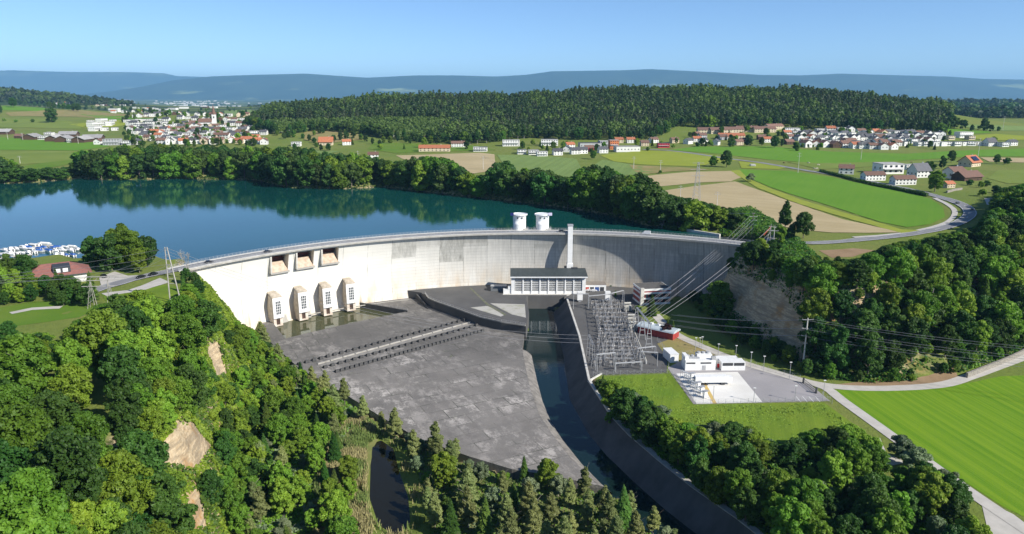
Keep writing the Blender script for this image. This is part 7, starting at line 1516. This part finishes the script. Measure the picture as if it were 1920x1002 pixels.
def tufts(name, poly, n, hr, mats, label, seed, excl=None):
    rng = np.random.default_rng(seed); p = np.array(poly); q = rng.uniform(p.min(0), p.max(0), (n * 3, 2)); k = sdf(poly, q[:, 0], q[:, 1]) < -.4
    if excl: k &= sdf(excl, q[:, 0], q[:, 1]) > .5
    q = q[k][:n]; m = len(q); cl_ = fbm(q[:, 0] / 9, q[:, 1] / 9, seed); z = H(q[:, 0], q[:, 1]); h = rng.uniform(*hr, m) * (1 + cl_ * 1.4); a = rng.random(m) * 3.14; w = .15 + .2 * rng.random(m)
    b = np.stack([q[:, 0], q[:, 1], z - .05], 1); s = np.stack([np.cos(a), np.sin(a), 0 * a], 1) * w[:, None]; t = np.stack([rng.normal(size=m) * .3, rng.normal(size=m) * .3, h], 1)
    V = np.stack([b - s, b + s, b + t + s * .4, b + t - s * .4], 1).reshape(-1, 3); tag(link(name, mesh_np(name, V, quads(V), mats, (cl_ + .25 * rng.normal(size=m) > .1).astype(int))), label, 'grass', kind='stuff')
tufts('grass', GP([(1130, 709), (1255, 704), (1298, 761), (1543, 757), (1596, 797), (1650, 840), (1600, 868), (1300, 848), (1185, 765)]), 9000, (.12, .35), [mat('grass_a', (.24, .35, .035), (.20, .31, .03), .5, .9), mat('grass_b', (.17, .27, .03), (.14, .24, .028), .5, .9)], 'rough tufted meadow grass below the fenced yard', 41)
# ------------------------------------------------------------------ air
haze = MB().box(-44000, 44000, -1500, 43500, -320, 1090).bm
me = bpy.data.meshes.new('haze'); haze.to_mesh(me); haze.free()
hm = bpy.data.materials.new('haze'); hm.use_nodes = True; hn = hm.node_tree; hn.nodes.clear(); ho = hn.nodes.new('ShaderNodeOutputMaterial'); pv = hn.nodes.new('ShaderNodeVolumePrincipled')
pv.inputs['Color'].default_value = (.32, .66, 1, 1); pv.inputs['Density'].default_value = 3.3e-5; pv.inputs['Anisotropy'].default_value = .0
hn.links.new(pv.outputs[0], ho.inputs['Volume']); me.materials.append(hm); tag(link('haze', me), kind='stuff', label='thin blue summer haze over the whole landscape')
SC.cycles.volume_bounces = 0; SC.cycles.max_bounces = 6; SC.cycles.transparent_max_bounces = 4; SC.cycles.use_denoising = True
# ------------------------------------------------------------------ labels that single out: equal descriptions are told apart from left to right
ORD = ['first', 'second', 'third', 'fourth', 'fifth', 'sixth', 'seventh', 'eighth', 'ninth', 'tenth', 'eleventh', 'twelfth', 'thirteenth', 'fourteenth', 'fifteenth', 'sixteenth', 'seventeenth', 'eighteenth', 'nineteenth']
TENS = {20: 'twent', 30: 'thirt', 40: 'fort', 50: 'fift', 60: 'sixt', 70: 'sevent', 80: 'eight', 90: 'ninet'}
def ordw(n):
    if n > 100: return 'hundred-and-' + ordw(n - 100)
    if n == 100: return 'hundredth'
    if n < 20: return ORD[n - 1]
    t, r = n // 10 * 10, n % 10; return TENS[t] + ('ieth' if r == 0 else 'y-' + ORD[r - 1])
by = {}
for o in SC.objects:
    if o.parent is None and o.get('label') and o.get('category'): by.setdefault(o['label'], []).append(o)
for lb, os_ in by.items():
    if len(os_) < 2: continue
    c = []
    for o in os_:
        if o.type == 'MESH' and o.location.length < 1e-3: b = sum((Vector(v) for v in o.bound_box), Vector()) / 8
        else: b = Vector(o.location)
        c.append((proj(b.x, b.y, b.z)[0], o))
    c.sort(key=lambda t: t[0])
    for i, (u, o) in enumerate(c): o['label'] = f'{lb}, ' + (ordw(i + 1) + ' from the left' if i else 'leftmost')
for o in SC.objects:
    if o.parent is None and o.get('label'):
        w = o['label'].split()
        for art in ('a', 'an', 'the'):
            while len(w) > 16 and art in w: w.remove(art)
        o['label'] = ' '.join(w)
bad = [o['label'] for o in SC.objects if o.parent is None and o.get('label') and not 4 <= len(o['label'].split()) <= 16]
print('LONG', len(bad), bad[:12])
